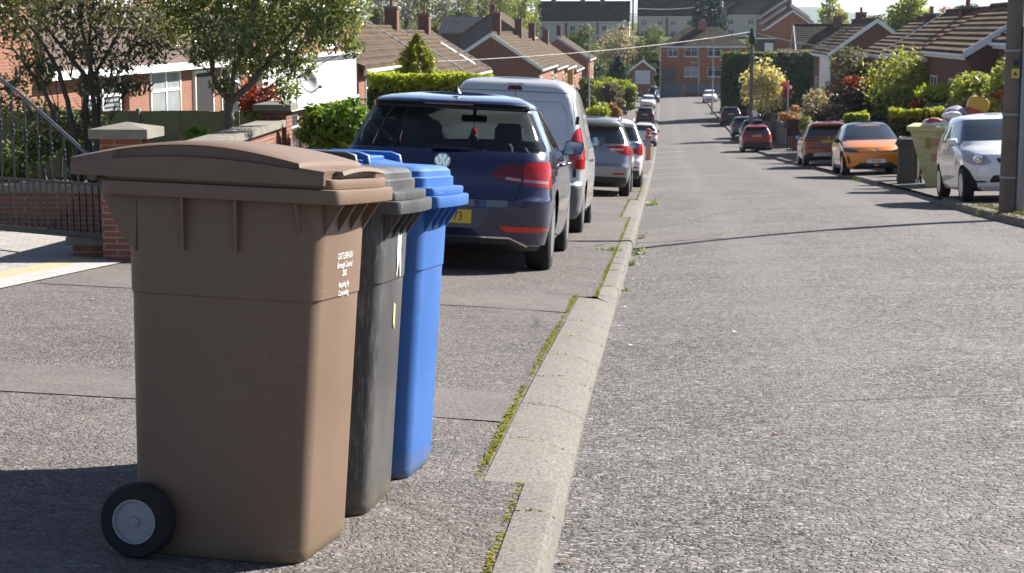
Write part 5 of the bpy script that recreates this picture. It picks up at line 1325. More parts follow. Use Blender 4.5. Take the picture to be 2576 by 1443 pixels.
# ------------------------------------------------------------------ front boundary on the left
DRV = lambda x, y: z_left(-4.36, y) + 0.05 * max(0, -4.36 - x) + 0.006
tag(strip('driveway', list(np.arange(8.0, 17.01, 0.5)), lambda y: [-13.0, -9, -6.5, -4.80], DRV, M_PAVING), 'pale block paved driveway behind the iron gate', kind='structure')
M_BORDER = plain('pale_border_setts', (0.33, 0.315, 0.30), 0.9, var=0.3, scale=9, bump=0.3)
M_YELLOW = plain('sandy_yellow_setts', (0.36, 0.30, 0.18), 0.9, var=0.35, scale=14, bump=0.3)
tag(strip('driveway_border', list(np.arange(8.0, 20.01, 0.5)), lambda y: [-4.60, -4.352], lambda x, y: DRV(x, y) + .002, M_BORDER), 'pale edging setts along the pavement', kind='structure')
tag(strip('driveway_band', list(np.arange(8.0, 17.01, 0.5)), lambda y: [-4.80, -4.602], lambda x, y: DRV(x, y) + .001, M_YELLOW), 'sandy yellow band of setts in the driveway', kind='structure')
def pier(label, x, y, zb, zt, w, cap=.08):
    r = thing('brick_pier', label, 'gate pier', (x, y, zb)); h = zt - zb
    MB().box(-w / 2, w / 2, -w / 2, w / 2, -.4, h - cap - .03).build('shaft', B_WALL, r)
    c = w / 2 + .07; b = MB()
    b.box(-c, c, -c, c, h - cap - .03, h - .035)
    b.v += [(-c, -c, h - .035), (c, -c, h - .035), (c, c, h - .035), (-c, c, h - .035), (0, 0, h + .015)]; n = len(b.v) - 5
    b.f += [(n, n + 1, n + 4), (n + 1, n + 2, n + 4), (n + 2, n + 3, n + 4), (n + 3, n, n + 4)]
    b.build('cap', STONECAP, r); return r
px1 = at(316, 400, 13.9)
pier('brick pier with a pale weathered stone cap right of the iron gate', px1.x, 13.95, -.85, at(316, 312, 13.9).z, .345)
pier('taller brick pier with a flat cap beside the glossy laurel', at(690, 300, 20.6).x, 20.7, -1.4, at(690, 255, 20.6).z, .32)
# dwarf wall with coping between the piers
wl = thing('boundary_wall', 'low brick boundary wall with stone coping between the two piers', 'wall', (-4.36, 14.2, 0))
wx0, wx1 = px1.x + 4.36, at(690, 300, 20.6).x + 4.36
def wall_run(par, x0, y0, x1, y1, zb, zt, t, wallm, capm, capw=.05, caph=.08, zt1=None):
    zt1 = zt if zt1 is None else zt1
    d = Vector((x1 - x0, y1 - y0, 0)); n = Vector((-d.y, d.x, 0)).normalized()
    def slab(a, b_, z0, z0b, z1, z1b, name, mat):
        q = MB(); P0 = [Vector((x0, y0, 0)) + n * a, Vector((x1, y1, 0)) + n * a, Vector((x1, y1, 0)) + n * b_, Vector((x0, y0, 0)) + n * b_]
        q.v = [(p.x, p.y, z) for p, z in zip(P0, (z0, z0b, z0b, z0))] + [(p.x, p.y, z) for p, z in zip(P0, (z1, z1b, z1b, z1))]
        q.f = [(0, 3, 2, 1), (4, 5, 6, 7), (0, 1, 5, 4), (1, 2, 6, 5), (2, 3, 7, 6), (3, 0, 4, 7)]
        return q.build(name, mat, par)
    slab(-t / 2, t / 2, zb, zb, zt, zt1, 'wall', wallm); slab(-t / 2 - capw, t / 2 + capw, zt + .001, zt1 + .001, zt + caph, zt1 + caph, 'coping', capm)
wall_run(wl, wx0, 0, wx1, 6.3, -1.8, -.03, .22, B_WALL, STONECAP, zt1=-.02)
# low wall closing the drive
gw = thing('garden_wall', 'low red brick wall with a mossy coping behind the iron gate', 'wall', (-4.6, 17.15, 0))
wall_run(gw, -8.5, 0, -.2, 0, -1.4, -.50, .22, B_WALL, STONECAP)
st = thing('brick_step', 'small brick stub with a stone slab at the foot of the gate pier', 'step', (at(250, 640, 14.3).x, 14.15, -.80))
MB().box(-.13, .16, -.13, .13, -.2, .155).build('base', B_WALL, st); MB().box(-.18, .19, -.17, .15, .156, .225).build('slab', STONECAP, st, bevel=.01)
bed = [(x, y) for y in (17.3, 19, 21, 24, 27) for x in (-16, -12, -9, -7, -5.6, -4.6)]
v = [(x, y, (-.62 if x < -4.7 else -.75) - .045 * (y - 17.3) + random.uniform(-.04, .04)) for x, y in bed]
f = [(j * 6 + i, j * 6 + i + 1, (j + 1) * 6 + i + 1, (j + 1) * 6 + i) for j in range(4) for i in range(5)]
tag(np_obj('garden_bed', v, f, plain('soil', (0.05, 0.04, 0.028), .95, var=.4, scale=3, bump=.5), smooth=True), 'soil bed under the garden trees', kind='structure')
# ---- wrought iron gate standing open
IRON = plain('black_iron', (0.022, 0.023, 0.026), 0.4, metal=0.3, var=.2)
ga_ = at(268, 598, 13.85); gb_ = at(-60, 577, 14.6)
gt = thing('iron_gate', 'black wrought iron gate leaf standing open across the drive, top rail sweeping up', 'gate', (ga_.x, ga_.y, ga_.z))
du = Vector((gb_.x - ga_.x, gb_.y - ga_.y, 0)); Lg = du.length; gt.rotation_euler = (0, 0, math.atan2(du.y, du.x))
zb, zm = 0.0, at(200, 463, 13.95).z - ga_.z
def ztop(u):
    k = [(0.0, .635), (.16, .66), (.26, .72), (.42, .82), (.70, .99), (1.0, 1.17), (1.5, 1.42)]
    return float(np.interp(u, [a for a, _ in k], [b for _, b in k]))
MB().box(0, Lg, -.014, .014, zb - .02, zb + .03).build('bottom_rail', IRON, gt)
MB().box(0, Lg, -.012, .012, zm - .012, zm + .012).build('middle_rail', IRON, gt)
MB().tube([(u, 0, ztop(u)) for u in np.linspace(0.0, Lg, 24)], .014, 8)  .build('top_rail', plain('rail_painted_sheen', (0.13, 0.14, 0.17), .35, metal=.5, var=.2), gt, smooth=True)  # lighter tone puts the silvery light reflection into the rail colour
MB().box(-.014, .014, -.014, .014, zb - .06, zm + .2).build('stile', IRON, gt)
i = 0; u = .075
while u < Lg - .02:
    tall = i % 2 == 1
    bar = MB().box(u - .0065, u + .0065, -.0065, .0065, zb, ztop(u) if tall else zm).build('bar', IRON, gt)
    if tall:
        hz = zm + (ztop(u) - zm) * .52
        MB().lathe([(.006, hz - .05), (.016, hz - .03), (.009, hz - .01), (.016, hz + .01), (.009, hz + .03), (.016, hz + .05), (.006, hz + .07)], 'z', 8, (u, 0, 0)).build('collar', IRON, bar)
    u += .0765; i += 1
# ---- wooden fence behind the trees
M_FENCE = plain('mossy_fence_boards', (0.21, 0.20, 0.085), 0.9, var=.4, scale=4, bump=.3)
fz = at(450, 279, 24.0).z
fn = thing('wooden_fence', 'mossy green wooden panel fence behind the garden trees', 'fence', (-11.0, 24.0, fz))
x = 0
while x < 5.55:
    for k in range(13):
        a = x + k * .1407
        if a > 5.5: break
        MB().box(a, a + .137, -.012 if k % 2 else -.002, .01 if k % 2 else .018, -1.9, .0 + random.uniform(-.01, .01)).build('board', M_FENCE, fn)
    MB().box(x - .05, x - .004, -.05, .05, -2.0, .03).build('post', STONECAP if x > 3 else M_FENCE, fn)
    x += 1.85
# pierced block wall by the far hedge
pb = thing('block_screen', 'pierced concrete block screen wall beside the black downpipe', 'wall', (at(893, 280, 50).x, 50, at(893, 302, 50).z)); b = MB()
for i in range(4):
    for j in range(4):
        x0, z0 = i * .14, j * .14
        b.box(x0, x0 + .14, 0, .1, z0, z0 + .03).box(x0, x0 + .03, 0, .1, z0 + .031, z0 + .14).box(x0 + .055, x0 + .095, .01, .09, z0 + .06, z0 + .1)
b.build('blocks', STONECAP, pb); MB().box(-.02, .6, -.02, .12, .563, .62).build('coping', STONECAP, pb); MB().box(0, .56, 0, .1, -1.2, -.001).build('base', B_GREY, pb)

# ------------------------------------------------------------------ garden walls on the right
def rwall(label, y0, y1, X=7.5, h=.75, mat=B_DARK, **k):
    r = thing('garden_wall', label, 'wall', (X, y0, 0), group='garden walls along the right pavement')
    wall_run(r, 0, 0, 0, y1 - y0, P(y1) - .6, P(y0) + .2 + h, .22, mat, STONECAP, zt1=P(y1) + .2 + h, caph=.06); return r
def rpier(label, y, X=7.5, h=1.15, w=.45):
    r = thing('brick_pier', label, 'gate pier', (X, y, P(y) + .2), group='brick piers along the right pavement')
    MB().box(-w / 2, w / 2, -w / 2, w / 2, -.5, h).build('shaft', B_RED, r)
    MB().lathe([(w * .78, h), (w * .78, h + .07), (w * .5, h + .14), (.001, h + .17)], 'z', 4, (0, 0, 0)).build('cap', STONECAP, r).rotation_euler = (0, 0, rad(45)); return r
B_STONE = brick('grey_stone_wall', ((0.16, 0.14, 0.125), (0.11, 0.10, 0.09)), (0.22, 0.20, 0.18), scale=2.4)
rwall('low garden wall behind the orange hatchback and the grey bin', 38, 60, h=.7, mat=B_STONE)
rwall('stone garden wall beside the copper SUV', 62, 90, h=.75, mat=B_STONE)
rwall('grey stone garden wall with mossy coping running down past the red hatchback', 103.5, 121, h=1.35, mat=B_STONE)
rwall('far garden wall beside the plum black car', 124, 160, h=1.2, mat=B_STONE)
for y, lab, h in ((91.5, 'brick pier nearest the copper SUV on the right', 1.1), (95.2, 'brick pier with a pointed cap left of the dark red gate', 1.05), (101.5, 'brick pier right of the stone garden wall', 1.45), (121.8, 'brick pier under the yellow shrub', 1.7)): rpier(lab, y, h=h)
rg = thing('wooden_gate', 'dark red wooden gate standing open between brick piers on the right', 'gate', (6.75, 98.2, P(98.2) + .22))
M_RG = plain('dark_red_wood', (0.06, 0.012, 0.014), .6)
MB().box(0, 1.15, -.03, .03, .82, 1.75).build('panel', M_RG, rg)
for k in range(7): MB().box(.04 + k * .17, .08 + k * .17, -.02, .02, .1, .819).build('bar', M_RG, rg)
MB().box(0, 1.15, -.03, .03, .03, .099).build('bottom_rail', M_RG, rg)
# low wall and gate posts in front of the semi
rw = thing('front_wall', 'low wall with two pale topped posts in front of the orange semi', 'wall', (at(1720, 236, 240).x, 240, -7.9)); MB().box(0, 3.6, 0, .2, -.3, .55).build('wall', B_DARK, rw)
for px in (1718, 1768):
    x = at(px, 230, 240).x; q = thing('brick_pier', 'pale topped gate post %s the low wall of the semi' % ('left of' if px < 1740 else 'right of'), 'gate pier', (x, 239.6, -7.9)); MB().box(-.25, .25, -.25, .25, -.3, 1.2).build('shaft', B_RED, q); MB().box(-.32, .32, -.32, .32, 1.2, 1.36).build('cap', STONECAP, q)
# ------------------------------------------------------------------ plants
def leaf_mesh(name, pts, outw, size, aspect, mat, parent, up=0.45, rnd=0.8, droop=0.0, sizevar=0.4):
    """many small leaf faces (a folded rhombus each would cost twice as much; one rhombus reads well)"""
    n = len(pts); rng = RNG
    nrm = outw * 0.55 + np.array([0, 0, up]) + rng.normal(size=(n, 3)) * rnd * 0.6
    nrm /= np.linalg.norm(nrm, axis=1, keepdims=True) + 1e-9
    t = rng.normal(size=(n, 3)); t[:, 2] -= droop
    t -= nrm * np.sum(t * nrm, axis=1, keepdims=True); t /= np.linalg.norm(t, axis=1, keepdims=True) + 1e-9
    s = np.cross(nrm, t)
    L = size * (1 - sizevar + 2 * sizevar * rng.random((n, 1))); W = L * aspect
    v = np.empty((n, 4, 3)); v[:, 0] = pts - t * L * .5; v[:, 1] = pts + s * W * .5 + t * L * .06; v[:, 2] = pts + t * L * .5; v[:, 3] = pts - s * W * .5 + t * L * .06
    me = bpy.data.meshes.new(name); me.vertices.add(n * 4); me.vertices.foreach_set('co', v.reshape(-1))
    me.loops.add(n * 4); me.loops.foreach_set('vertex_index', np.arange(n * 4, dtype=np.int32))
    me.polygons.add(n); me.polygons.foreach_set('loop_start', np.arange(0, n * 4, 4, dtype=np.int32))
    me.update(calc_edges=True); me.validate()
    return link(name, me, mat, parent)
def blob_points(blobs, n, shell=0.55, zmin=None):
    """points in the outer part of several ellipsoids; returns points and outward directions"""
    vol = np.array([(b[1][0] * b[1][1] * b[1][2]) ** (2 / 3) for b in blobs]); cnt = (n * vol / vol.sum()).astype(int) + 1
    P_, O_ = [], []
    for (c, r), k in zip(blobs, cnt):
        d = RNG.normal(size=(k, 3)); d /= np.linalg.norm(d, axis=1, keepdims=True)
        q = (shell + (1 - shell) * RNG.random((k, 1)) ** 0.6)
        P_.append(np.array(c) + d * q * np.array(r)); O_.append(d)
    P_ = np.concatenate(P_); O_ = np.concatenate(O_)
    if zmin is not None:
        m = P_[:, 2] > zmin; P_, O_ = P_[m], O_[m]
    return P_, O_
def rand_blobs(w, d, h, k, br, z0=0.0, shape='round', seed=None):
    """blob centres filling a crown of width w, depth d, height h above z0"""
    out = []
    for i in range(k):
        for _ in range(40):
            x, y, z = RNG.uniform(-1, 1), RNG.uniform(-1, 1), RNG.uniform(-1, 1)
            q = x * x + y * y + z * z
            if shape == 'box' or 0.15 < q < 1.0: break
        r = br * RNG.uniform(.7, 1.25)
        fx, fy, fz = (w / 2 - r * .6) * x, (d / 2 - r * .6) * y, z0 + h / 2 + (h / 2 - r * .6) * z
        if shape == 'cone': k_ = 1.0 - (fz - z0) / h * .9; fx *= k_; fy *= k_; r *= .55 + .45 * k_
        out.append(((fx, fy, fz), (r, r, r * RNG.uniform(.65, .95))))
    return out
BARK = plain('grey_brown_bark', (0.16, 0.125, 0.095), 0.9, var=.4, scale=12, bump=.5)
BARKD = plain('dark_bark', (0.075, 0.060, 0.048), 0.9, var=.4, scale=12, bump=.5)
def limb(mb, p0, p1, r0, r1, wob=.12, n=6, sides=6):
    p0, p1 = Vector(p0), Vector(p1); L = (p1 - p0).length; pts = []
    for i in range(n + 1):
        t = i / n; p = p0.lerp(p1, t)
        if 0 < i < n: p += Vector((random.uniform(-1, 1), random.uniform(-1, 1), random.uniform(-.5, .5))) * wob * L * .3
        p.z += math.sin(t * math.pi) * L * .04
        pts.append(p)
    mb.tube(pts, [r0 + (r1 - r0) * i / n for i in range(n + 1)], sides)
    return pts
def plant(name, label, cat, base, w, d, h, mats, leaf, n, k=14, br=None, shape='round', z0=None, group=None, trunk=None, aspect=.5, shell=.5, split=None, bark=None, up=.45, droop=0.0, twigs=0, rnd=.8):
    """a shrub or tree: crown of leaf clumps over stems that reach into it"""
    r = thing(name, label, cat, base, 0, group)
    z0 = h * .06 if z0 is None else z0; br = br or min(w, h) * .24
    bl = rand_blobs(w, d, h - z0, k, br, z0, shape)
    mats = mats if isinstance(mats, (list, tuple)) else [mats]
    pts, ow = blob_points(bl, n, shell, .02)
    q = np.percentile(np.abs(pts[:, :2]), 98.5, axis=0); pts[:, 0] *= w / 2 / q[0]; pts[:, 1] *= d / 2 / q[1]
    zt_ = np.percentile(pts[:, 2], 99); pts[:, 2] = z0 + (pts[:, 2] - z0) * (h - z0) / (zt_ - z0); pts[:, 2] = np.maximum(pts[:, 2], .02)
    part = 'crown' if trunk else 'foliage'
    if len(mats) == 1: leaf_mesh(part, pts, ow, leaf, aspect, mats[0], r, up, rnd, droop)
    else:                                                       # second foliage: the fresh growth of the upper, outer shoots
        hh = (pts[:, 2] - z0) / max(.01, h - z0); cut_ = (split or .68) + RNG.normal(size=len(pts)) * .10
        m = hh > cut_
        leaf_mesh(part, pts[~m], ow[~m], leaf, aspect, mats[0], r, up, rnd, droop)
        leaf_mesh('new_growth', pts[m], ow[m], leaf, aspect, mats[1], r, up, rnd, droop)
    mb = MB(); tr = trunk or max(.02, h * .018)
    if trunk:
        top = Vector((0, 0, z0 + (h - z0) * .35)); limb(mb, (0, 0, -.3), top, tr, tr * .6, .10, 5, 8)
        for (c, rr) in bl[:min(len(bl), 12)]: limb(mb, (0, 0, top.z * random.uniform(.55, 1)), c, tr * .42, tr * .10, .15, 5, 5)
    else:
        for (c, rr) in bl[:min(len(bl), 8)]: limb(mb, (random.uniform(-.1, .1) * w, random.uniform(-.1, .1) * d, -.15), c, tr, tr * .35, .12, 4, 5)
    for _ in range(twigs):
        c, rr = random.choice(bl); e = Vector(c) + Vector((random.gauss(0, 1), random.gauss(0, 1), abs(random.gauss(0, 1)))).normalized() * rr[0] * 1.15
        limb(mb, Vector(c) * .6, e, tr * .22, tr * .05, .1, 3, 4)
    mb.build('trunk' if trunk else 'stems', bark or BARK, r, smooth=True)
    return r
def pix_plant(name, label, cat, px0, px1, py0, py1, D, mats, n=1500, leaf=None, depth=None, **k):
    """true place and size from where it shows and how far away it stands"""
    a = at((px0 + px1) / 2, py1, D); w = (px1 - px0) / ppm(D); h = (py1 - py0) / ppm(D)
    leaf = leaf or max(.05, 3.4 * D / 1749.0)
    return plant(name, label, cat, (a.x, D, a.z), w, depth or min(w, h * 1.4), h, mats, leaf, n, **k)
G_OLIVE = foliage('glossy_narrow_leaves', [(0.086, 0.121, 0.049), (0.147, 0.196, 0.069), (0.208, 0.257, 0.086), (0.319, 0.343, 0.097), (0.36, 0.36, 0.27)], .45, .2)  # palest stop paints sky glints into the leaf colour
G_DARK = foliage('dark_small_leaves', [(0.055, 0.067, 0.038), (0.095, 0.115, 0.055), (0.150, 0.150, 0.076), (0.245, 0.234, 0.123)], .35, .4)
G_LAUREL = foliage('laurel_leaves', [(0.082, 0.154, 0.025), (0.134, 0.226, 0.032), (0.216, 0.314, 0.040), (0.306, 0.378, 0.054)], .4, .25)
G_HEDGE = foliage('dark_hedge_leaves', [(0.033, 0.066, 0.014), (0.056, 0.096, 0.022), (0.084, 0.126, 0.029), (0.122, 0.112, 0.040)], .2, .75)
G_LIME = foliage('lime_new_leaves', [(0.280, 0.344, 0.031), (0.385, 0.438, 0.040), (0.507, 0.531, 0.060)], .5, .45)
G_GOLD = foliage('golden_conifer', [(0.082, 0.118, 0.014), (0.154, 0.190, 0.018), (0.270, 0.278, 0.022), (0.378, 0.360, 0.032)], .4, .5)
G_RED = foliage('red_photinia_leaves', [(0.168, 0.019, 0.013), (0.294, 0.037, 0.021), (0.399, 0.078, 0.032), (0.315, 0.126, 0.042)], .35, .3)
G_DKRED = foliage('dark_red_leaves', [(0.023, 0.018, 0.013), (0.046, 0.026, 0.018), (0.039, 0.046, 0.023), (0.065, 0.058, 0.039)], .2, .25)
G_CRIM = foliage('crimson_leaves', [(0.330, 0.030, 0.030), (0.495, 0.060, 0.045), (0.630, 0.135, 0.075)], .35, .4)
G_SPRING = foliage('spring_green', [(0.168, 0.222, 0.055), (0.270, 0.318, 0.076), (0.406, 0.436, 0.115), (0.517, 0.503, 0.177)], .5, .5)
G_MID = foliage('mid_green', [(0.069, 0.103, 0.028), (0.113, 0.155, 0.038), (0.164, 0.207, 0.052), (0.224, 0.241, 0.078)], .3, .75)
G_GREYGR = foliage('grey_green', [(0.095, 0.103, 0.059), (0.147, 0.152, 0.083), (0.207, 0.199, 0.121), (0.276, 0.241, 0.172)], .4, .75)
G_YELLOW = foliage('yellow_blossom', [(0.413, 0.368, 0.160), (0.618, 0.525, 0.238), (0.800, 0.717, 0.452), (0.516, 0.455, 0.265)], .45, .5)
G_PINKW = foliage('pale_blossom', [(0.276, 0.214, 0.138), (0.414, 0.324, 0.221), (0.552, 0.455, 0.345), (0.276, 0.262, 0.124)], .35, .6)
G_WILLOW = foliage('willow_leaves', [(0.230, 0.270, 0.040), (0.310, 0.345, 0.052), (0.391, 0.414, 0.081)], .45, .5)
G_WOODA = foliage('wood_olive', [(0.112, 0.128, 0.053), (0.173, 0.180, 0.075), (0.247, 0.247, 0.105), (0.315, 0.300, 0.135)], .35, .75)
G_WOODB = foliage('wood_bare_twigs', [(0.128, 0.112, 0.087), (0.188, 0.165, 0.128), (0.240, 0.217, 0.165), (0.180, 0.195, 0.090)], .3, .7)
G_CONIF = foliage('dark_conifer', [(0.016, 0.031, 0.018), (0.026, 0.047, 0.023), (0.044, 0.068, 0.034)], .15, .9)
G_ORBR = foliage('copper_leaves', [(0.360, 0.150, 0.060), (0.495, 0.225, 0.090), (0.330, 0.210, 0.075)], .3, .5)
# ---- near garden trees on the left
def near_tree(label, px, py, D, blobs_px, stems, mat, n, leaf, aspect, bark, up=.3, droop=.5):
    b = at(px, py, D); r = thing('garden_tree', label, 'tree', b, 0, 'trees in the left front garden'); bl = []
    for (cx, cy, rx, ry, dd) in blobs_px:
        c = at(cx, cy, D + dd) - b; s = 1 / ppm(D + dd); bl.append(((c.x, c.y, c.z), (rx * s, (rx + ry) * .5 * s, ry * s)))
    pts, ow = blob_points(bl, n, .18)
    leaf_mesh('crown', pts, ow, leaf, aspect, mat, r, up, 1.0, droop)
    mb = MB()
    for st_ in stems:
        pp = [(at(x, y, D + dd) - b) for x, y, dd in st_[1]]; q = []
        for i in range(len(pp) - 1):
            for k in range(4): q.append(pp[i].lerp(pp[i + 1], k / 4) + Vector((random.uniform(-1, 1), random.uniform(-1, 1), 0)) * .012)
        q.append(pp[-1]); r0, r1 = st_[0]
        mb.tube(q, [r0 + (r1 - r0) * i / (len(q) - 1) for i in range(len(q))], 8)
    for (c, rr) in bl:                                            # branches out to the clumps
        for _ in range(5):
            e = Vector(c) + Vector((random.gauss(0, .6) * rr[0], random.gauss(0, .6) * rr[1], random.gauss(0, .6) * rr[2]))
            s = Vector(c) * .55 + Vector((0, 0, .1)); limb(mb, s, e, .0065, .002, .12, 5, 4)
    mb.build('trunk', bark, r, smooth=True)
    return r
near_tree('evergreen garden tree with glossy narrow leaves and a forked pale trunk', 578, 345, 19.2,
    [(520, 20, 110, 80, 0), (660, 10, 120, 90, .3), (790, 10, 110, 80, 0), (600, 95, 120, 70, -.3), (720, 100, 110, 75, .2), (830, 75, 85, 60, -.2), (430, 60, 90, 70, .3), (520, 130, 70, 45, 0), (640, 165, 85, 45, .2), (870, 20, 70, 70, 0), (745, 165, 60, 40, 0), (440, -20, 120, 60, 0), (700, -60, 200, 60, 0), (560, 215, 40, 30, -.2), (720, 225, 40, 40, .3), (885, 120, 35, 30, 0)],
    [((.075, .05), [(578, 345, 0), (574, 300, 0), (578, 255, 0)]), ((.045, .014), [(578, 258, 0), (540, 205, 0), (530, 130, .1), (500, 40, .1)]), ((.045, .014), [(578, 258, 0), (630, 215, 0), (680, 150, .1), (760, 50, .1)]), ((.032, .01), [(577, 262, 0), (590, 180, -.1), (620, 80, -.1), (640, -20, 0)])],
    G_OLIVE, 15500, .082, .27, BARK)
near_tree('dark many stemmed garden tree with sparse leaves, left of the evergreen', 215, 462, 18.3,
    [(40, 60, 100, 90, .3), (150, 20, 110, 70, 0), (260, 10, 120, 60, .2), (90, 170, 70, 60, 0), (200, 110, 80, 60, .2), (320, 60, 100, 60, 0), (380, 120, 70, 50, .2), (20, -20, 120, 60, 0), (300, 150, 60, 40, 0), (20, 240, 60, 60, 0), (235, 210, 60, 40, -.2), (330, 215, 60, 30, 0), (210, 320, 60, 50, .2), (100, 300, 60, 60, .3)],
    [((.045, .012), [(200, 462, 0), (185, 330, 0), (150, 180, 0), (60, 40, 0)]), ((.05, .014), [(230, 462, .1), (215, 300, .1), (215, 190, .1), (110, 60, .1)]), ((.04, .01), [(250, 462, -.1), (240, 330, 0), (232, 200, 0), (205, 60, 0), (215, -40, 0)]), ((.035, .01), [(240, 460, .1), (250, 280, .1), (240, 180, .1), (310, 70, .1), (360, -10, .1)]), ((.035, .01), [(190, 460, 0), (150, 330, 0), (115, 230, 0), (30, 120, 0)]), ((.028, .007), [(215, 300, .1), (230, 150, .1), (225, 50, 0), (240, -30, 0)])],
    G_DARK, 6800, .072, .38, BARKD)
pix_plant('laurel_bush', 'rounded bright green laurel bush between the tall pier and the dark blue hatchback', 'bush', 748, 928, 258, 420, 20.6, [G_LAUREL], 3200, .115, depth=.8, k=20, aspect=.48, up=.5, shape='box', br=.20)
pix_plant('shrub', 'small red leaved shrub behind the low boundary wall', 'shrub', 590, 705, 212, 330, 22.6, [G_MID, G_RED], 900, .085, split=.45, k=9)
pix_plant('shrub', 'little yellow green shrub just behind the boundary wall coping', 'shrub', 452, 528, 322, 400, 17.9, [G_LAUREL], 420, .085, k=6, aspect=.45)
pix_plant('shrub', 'yellow green shrub low behind the iron gate at the left edge', 'shrub', -40, 48, 395, 475, 17.7, [G_LAUREL], 420, .085, k=6)
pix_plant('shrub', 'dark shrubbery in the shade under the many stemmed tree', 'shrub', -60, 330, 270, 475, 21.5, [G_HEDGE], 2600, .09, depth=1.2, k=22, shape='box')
# clipped hedge beyond the white van
def hedge(name, label, px0, px1, py0, py1, D, depth, mats, n, leaf, top=.84, group=None, rz=0.0, base_extra=0):
    a = at((px0 + px1) / 2, py1, D); w = (px1 - px0) / ppm(D); h = (py1 - py0) / ppm(D)
    r = thing(name, label, 'hedge', (a.x, D + depth / 2, a.z), rz, group)
    nf = int(n * .75)
    q = RNG.random((n, 3)); f = RNG.random(n); x = (q[:, 0] - .5) * w; y = (q[:, 1] - .5) * depth; z = q[:, 2] * h
    o = np.zeros((n, 3)); wob = lambda u, v_: .05 * np.sin(u * 5.3) * np.sin(v_ * 4.1)
    fr = f < .55; y[fr] = -depth / 2 + np.abs(RNG.normal(size=fr.sum())) * .06 - wob(x[fr], z[fr]); o[fr] = (0, -1, .2)
    tp = f > .75; z[tp] = h - np.abs(RNG.normal(size=tp.sum())) * .07 + .03 * np.sin(x[tp] * 3) + wob(x[tp], y[tp]); o[tp] = (0, 0, 1)
    en = (f >= .55) & (f <= .75); sgn = np.where(RNG.random(en.sum()) < .5, -1, 1); x[en] = sgn * (w / 2 - np.abs(RNG.normal(size=en.sum())) * .06); o[en, 0] = sgn
    p = np.stack([x, y, z], 1); hh = z / h; m = hh > top + RNG.normal(size=n) * .035
    leaf_mesh('foliage', p[~m], o[~m], leaf, .55, mats[0], r, .2, .9); leaf_mesh('new_growth', p[m], o[m], leaf, .5, mats[1], r, .5, .8)
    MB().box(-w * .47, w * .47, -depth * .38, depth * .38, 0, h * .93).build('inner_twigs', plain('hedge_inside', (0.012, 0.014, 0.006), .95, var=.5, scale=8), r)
    return r
hedge('clipped_hedge', 'clipped box shaped hedge with a lime green top behind the van', 924, 1230, 188, 330, 40, 1.3, (G_HEDGE, G_LIME), 6500, .125, top=.73)  # lime top over dark leaves: new growth, plus its sunlit look painted in
def cone_plant(name, label, px0, px1, py0, py1, D, mat, n, leaf, power=.85, tiers=9, group=None, rag=.28):
    a = at((px0 + px1) / 2, py1, D); w = (px1 - px0) / ppm(D); h = (py1 - py0) / ppm(D)
    r = thing(name, label, 'conifer', (a.x, D, a.z), 0, group)
    t = RNG.random(n) ** 1.35; an = RNG.random(n) * 2 * np.pi
    lump = 1 + rag * np.sin(an * 3 + t * 11) * np.sin(an * 5 - t * 7) + rag * .8 * (((t * tiers) % 1.0) - .5) * -1.0
    rr = w / 2 * np.clip(1 - t, 0.02, 1) ** power * np.clip(lump, .45, 1.4) * (1 - .45 * RNG.random(n) ** 2.2) * (1 + rag * .45 * RNG.normal(size=n))
    pts = np.stack([rr * np.cos(an), rr * np.sin(an), t * h * .98 + .02 * h + RNG.normal(size=n) * h * .012], 1)
    o = np.stack([np.cos(an), np.sin(an), np.full(n, .35)], 1)
    leaf_mesh('crown', pts, o, leaf, .34, mat, r, .5, .9, -.3)
    MB().tube([(0, 0, -.3), (0, 0, h * .5), (0, 0, h * .93)], [w * .06, w * .04, w * .01], 7).build('trunk', BARKD, r, smooth=True)
    return r
cone_plant('golden_conifer', 'golden green conifer standing behind the clipped hedge', 972, 1128, 90, 265, 50, G_GOLD, 9000, .15, .75, 7, rag=.36)
# ---- woodland behind the left terraces
WT = [(935, 1010, -60, 130, 255, G_WOODB), (985, 1060, -50, 110, 275, G_WOODB), (1030, 1110, -70, 120, 240, G_WOODA), (1085, 1150, -40, 115, 262, G_WOODB), (1120, 1200, -70, 120, 235, G_WOODA), (1165, 1235, -60, 110, 285, G_WOODA), (1205, 1275, -50, 90, 300, G_WOODB), (1100, 1165, 40, 140, 205, G_MID), (1060, 1120, 60, 150, 200, G_WOODA), (930, 985, 20, 120, 215, G_WOODA)]
WL = ['twiggy grey tree at the left end of the wood above the roofs', 'bare grey tree second from the left in the wood', 'olive green tall tree in the wood over the first chimney', 'twiggy grey brown tree in the middle of the wood', 'olive tree rising behind the slate dormer', 'tall olive tree left of the willows', 'pale twiggy tree just left of the willows', 'mid green bushy tree low at the edge of the wood', 'low olive tree between the brown roofs and the wood', 'low olive tree behind the nearest chimney of the brown roofs']
for (a, b_, c, d, D, m), lab in zip(WT, WL):
    pix_plant('woodland_tree', lab, 'tree', a, b_, c, d + 25, D, [m], 1500, .50 if m is not G_WOODB else .42, k=22, trunk=.28, group='trees of the wood on the left', aspect=.4, twigs=14, shell=.3, z0=1.5)
for (a, b_, D), lab in zip(((1222, 1300, 300), (1275, 1352, 285)), ('bright yellow green willow behind the grey brick gable', 'bright yellow green willow left of the rendered terrace')):
    pix_plant('willow_tree', lab, 'willow', a, b_, -90, 135, D, [G_WILLOW], 3000, .75, k=34, trunk=.35, aspect=.18, up=.1, droop=2.5, z0=2)
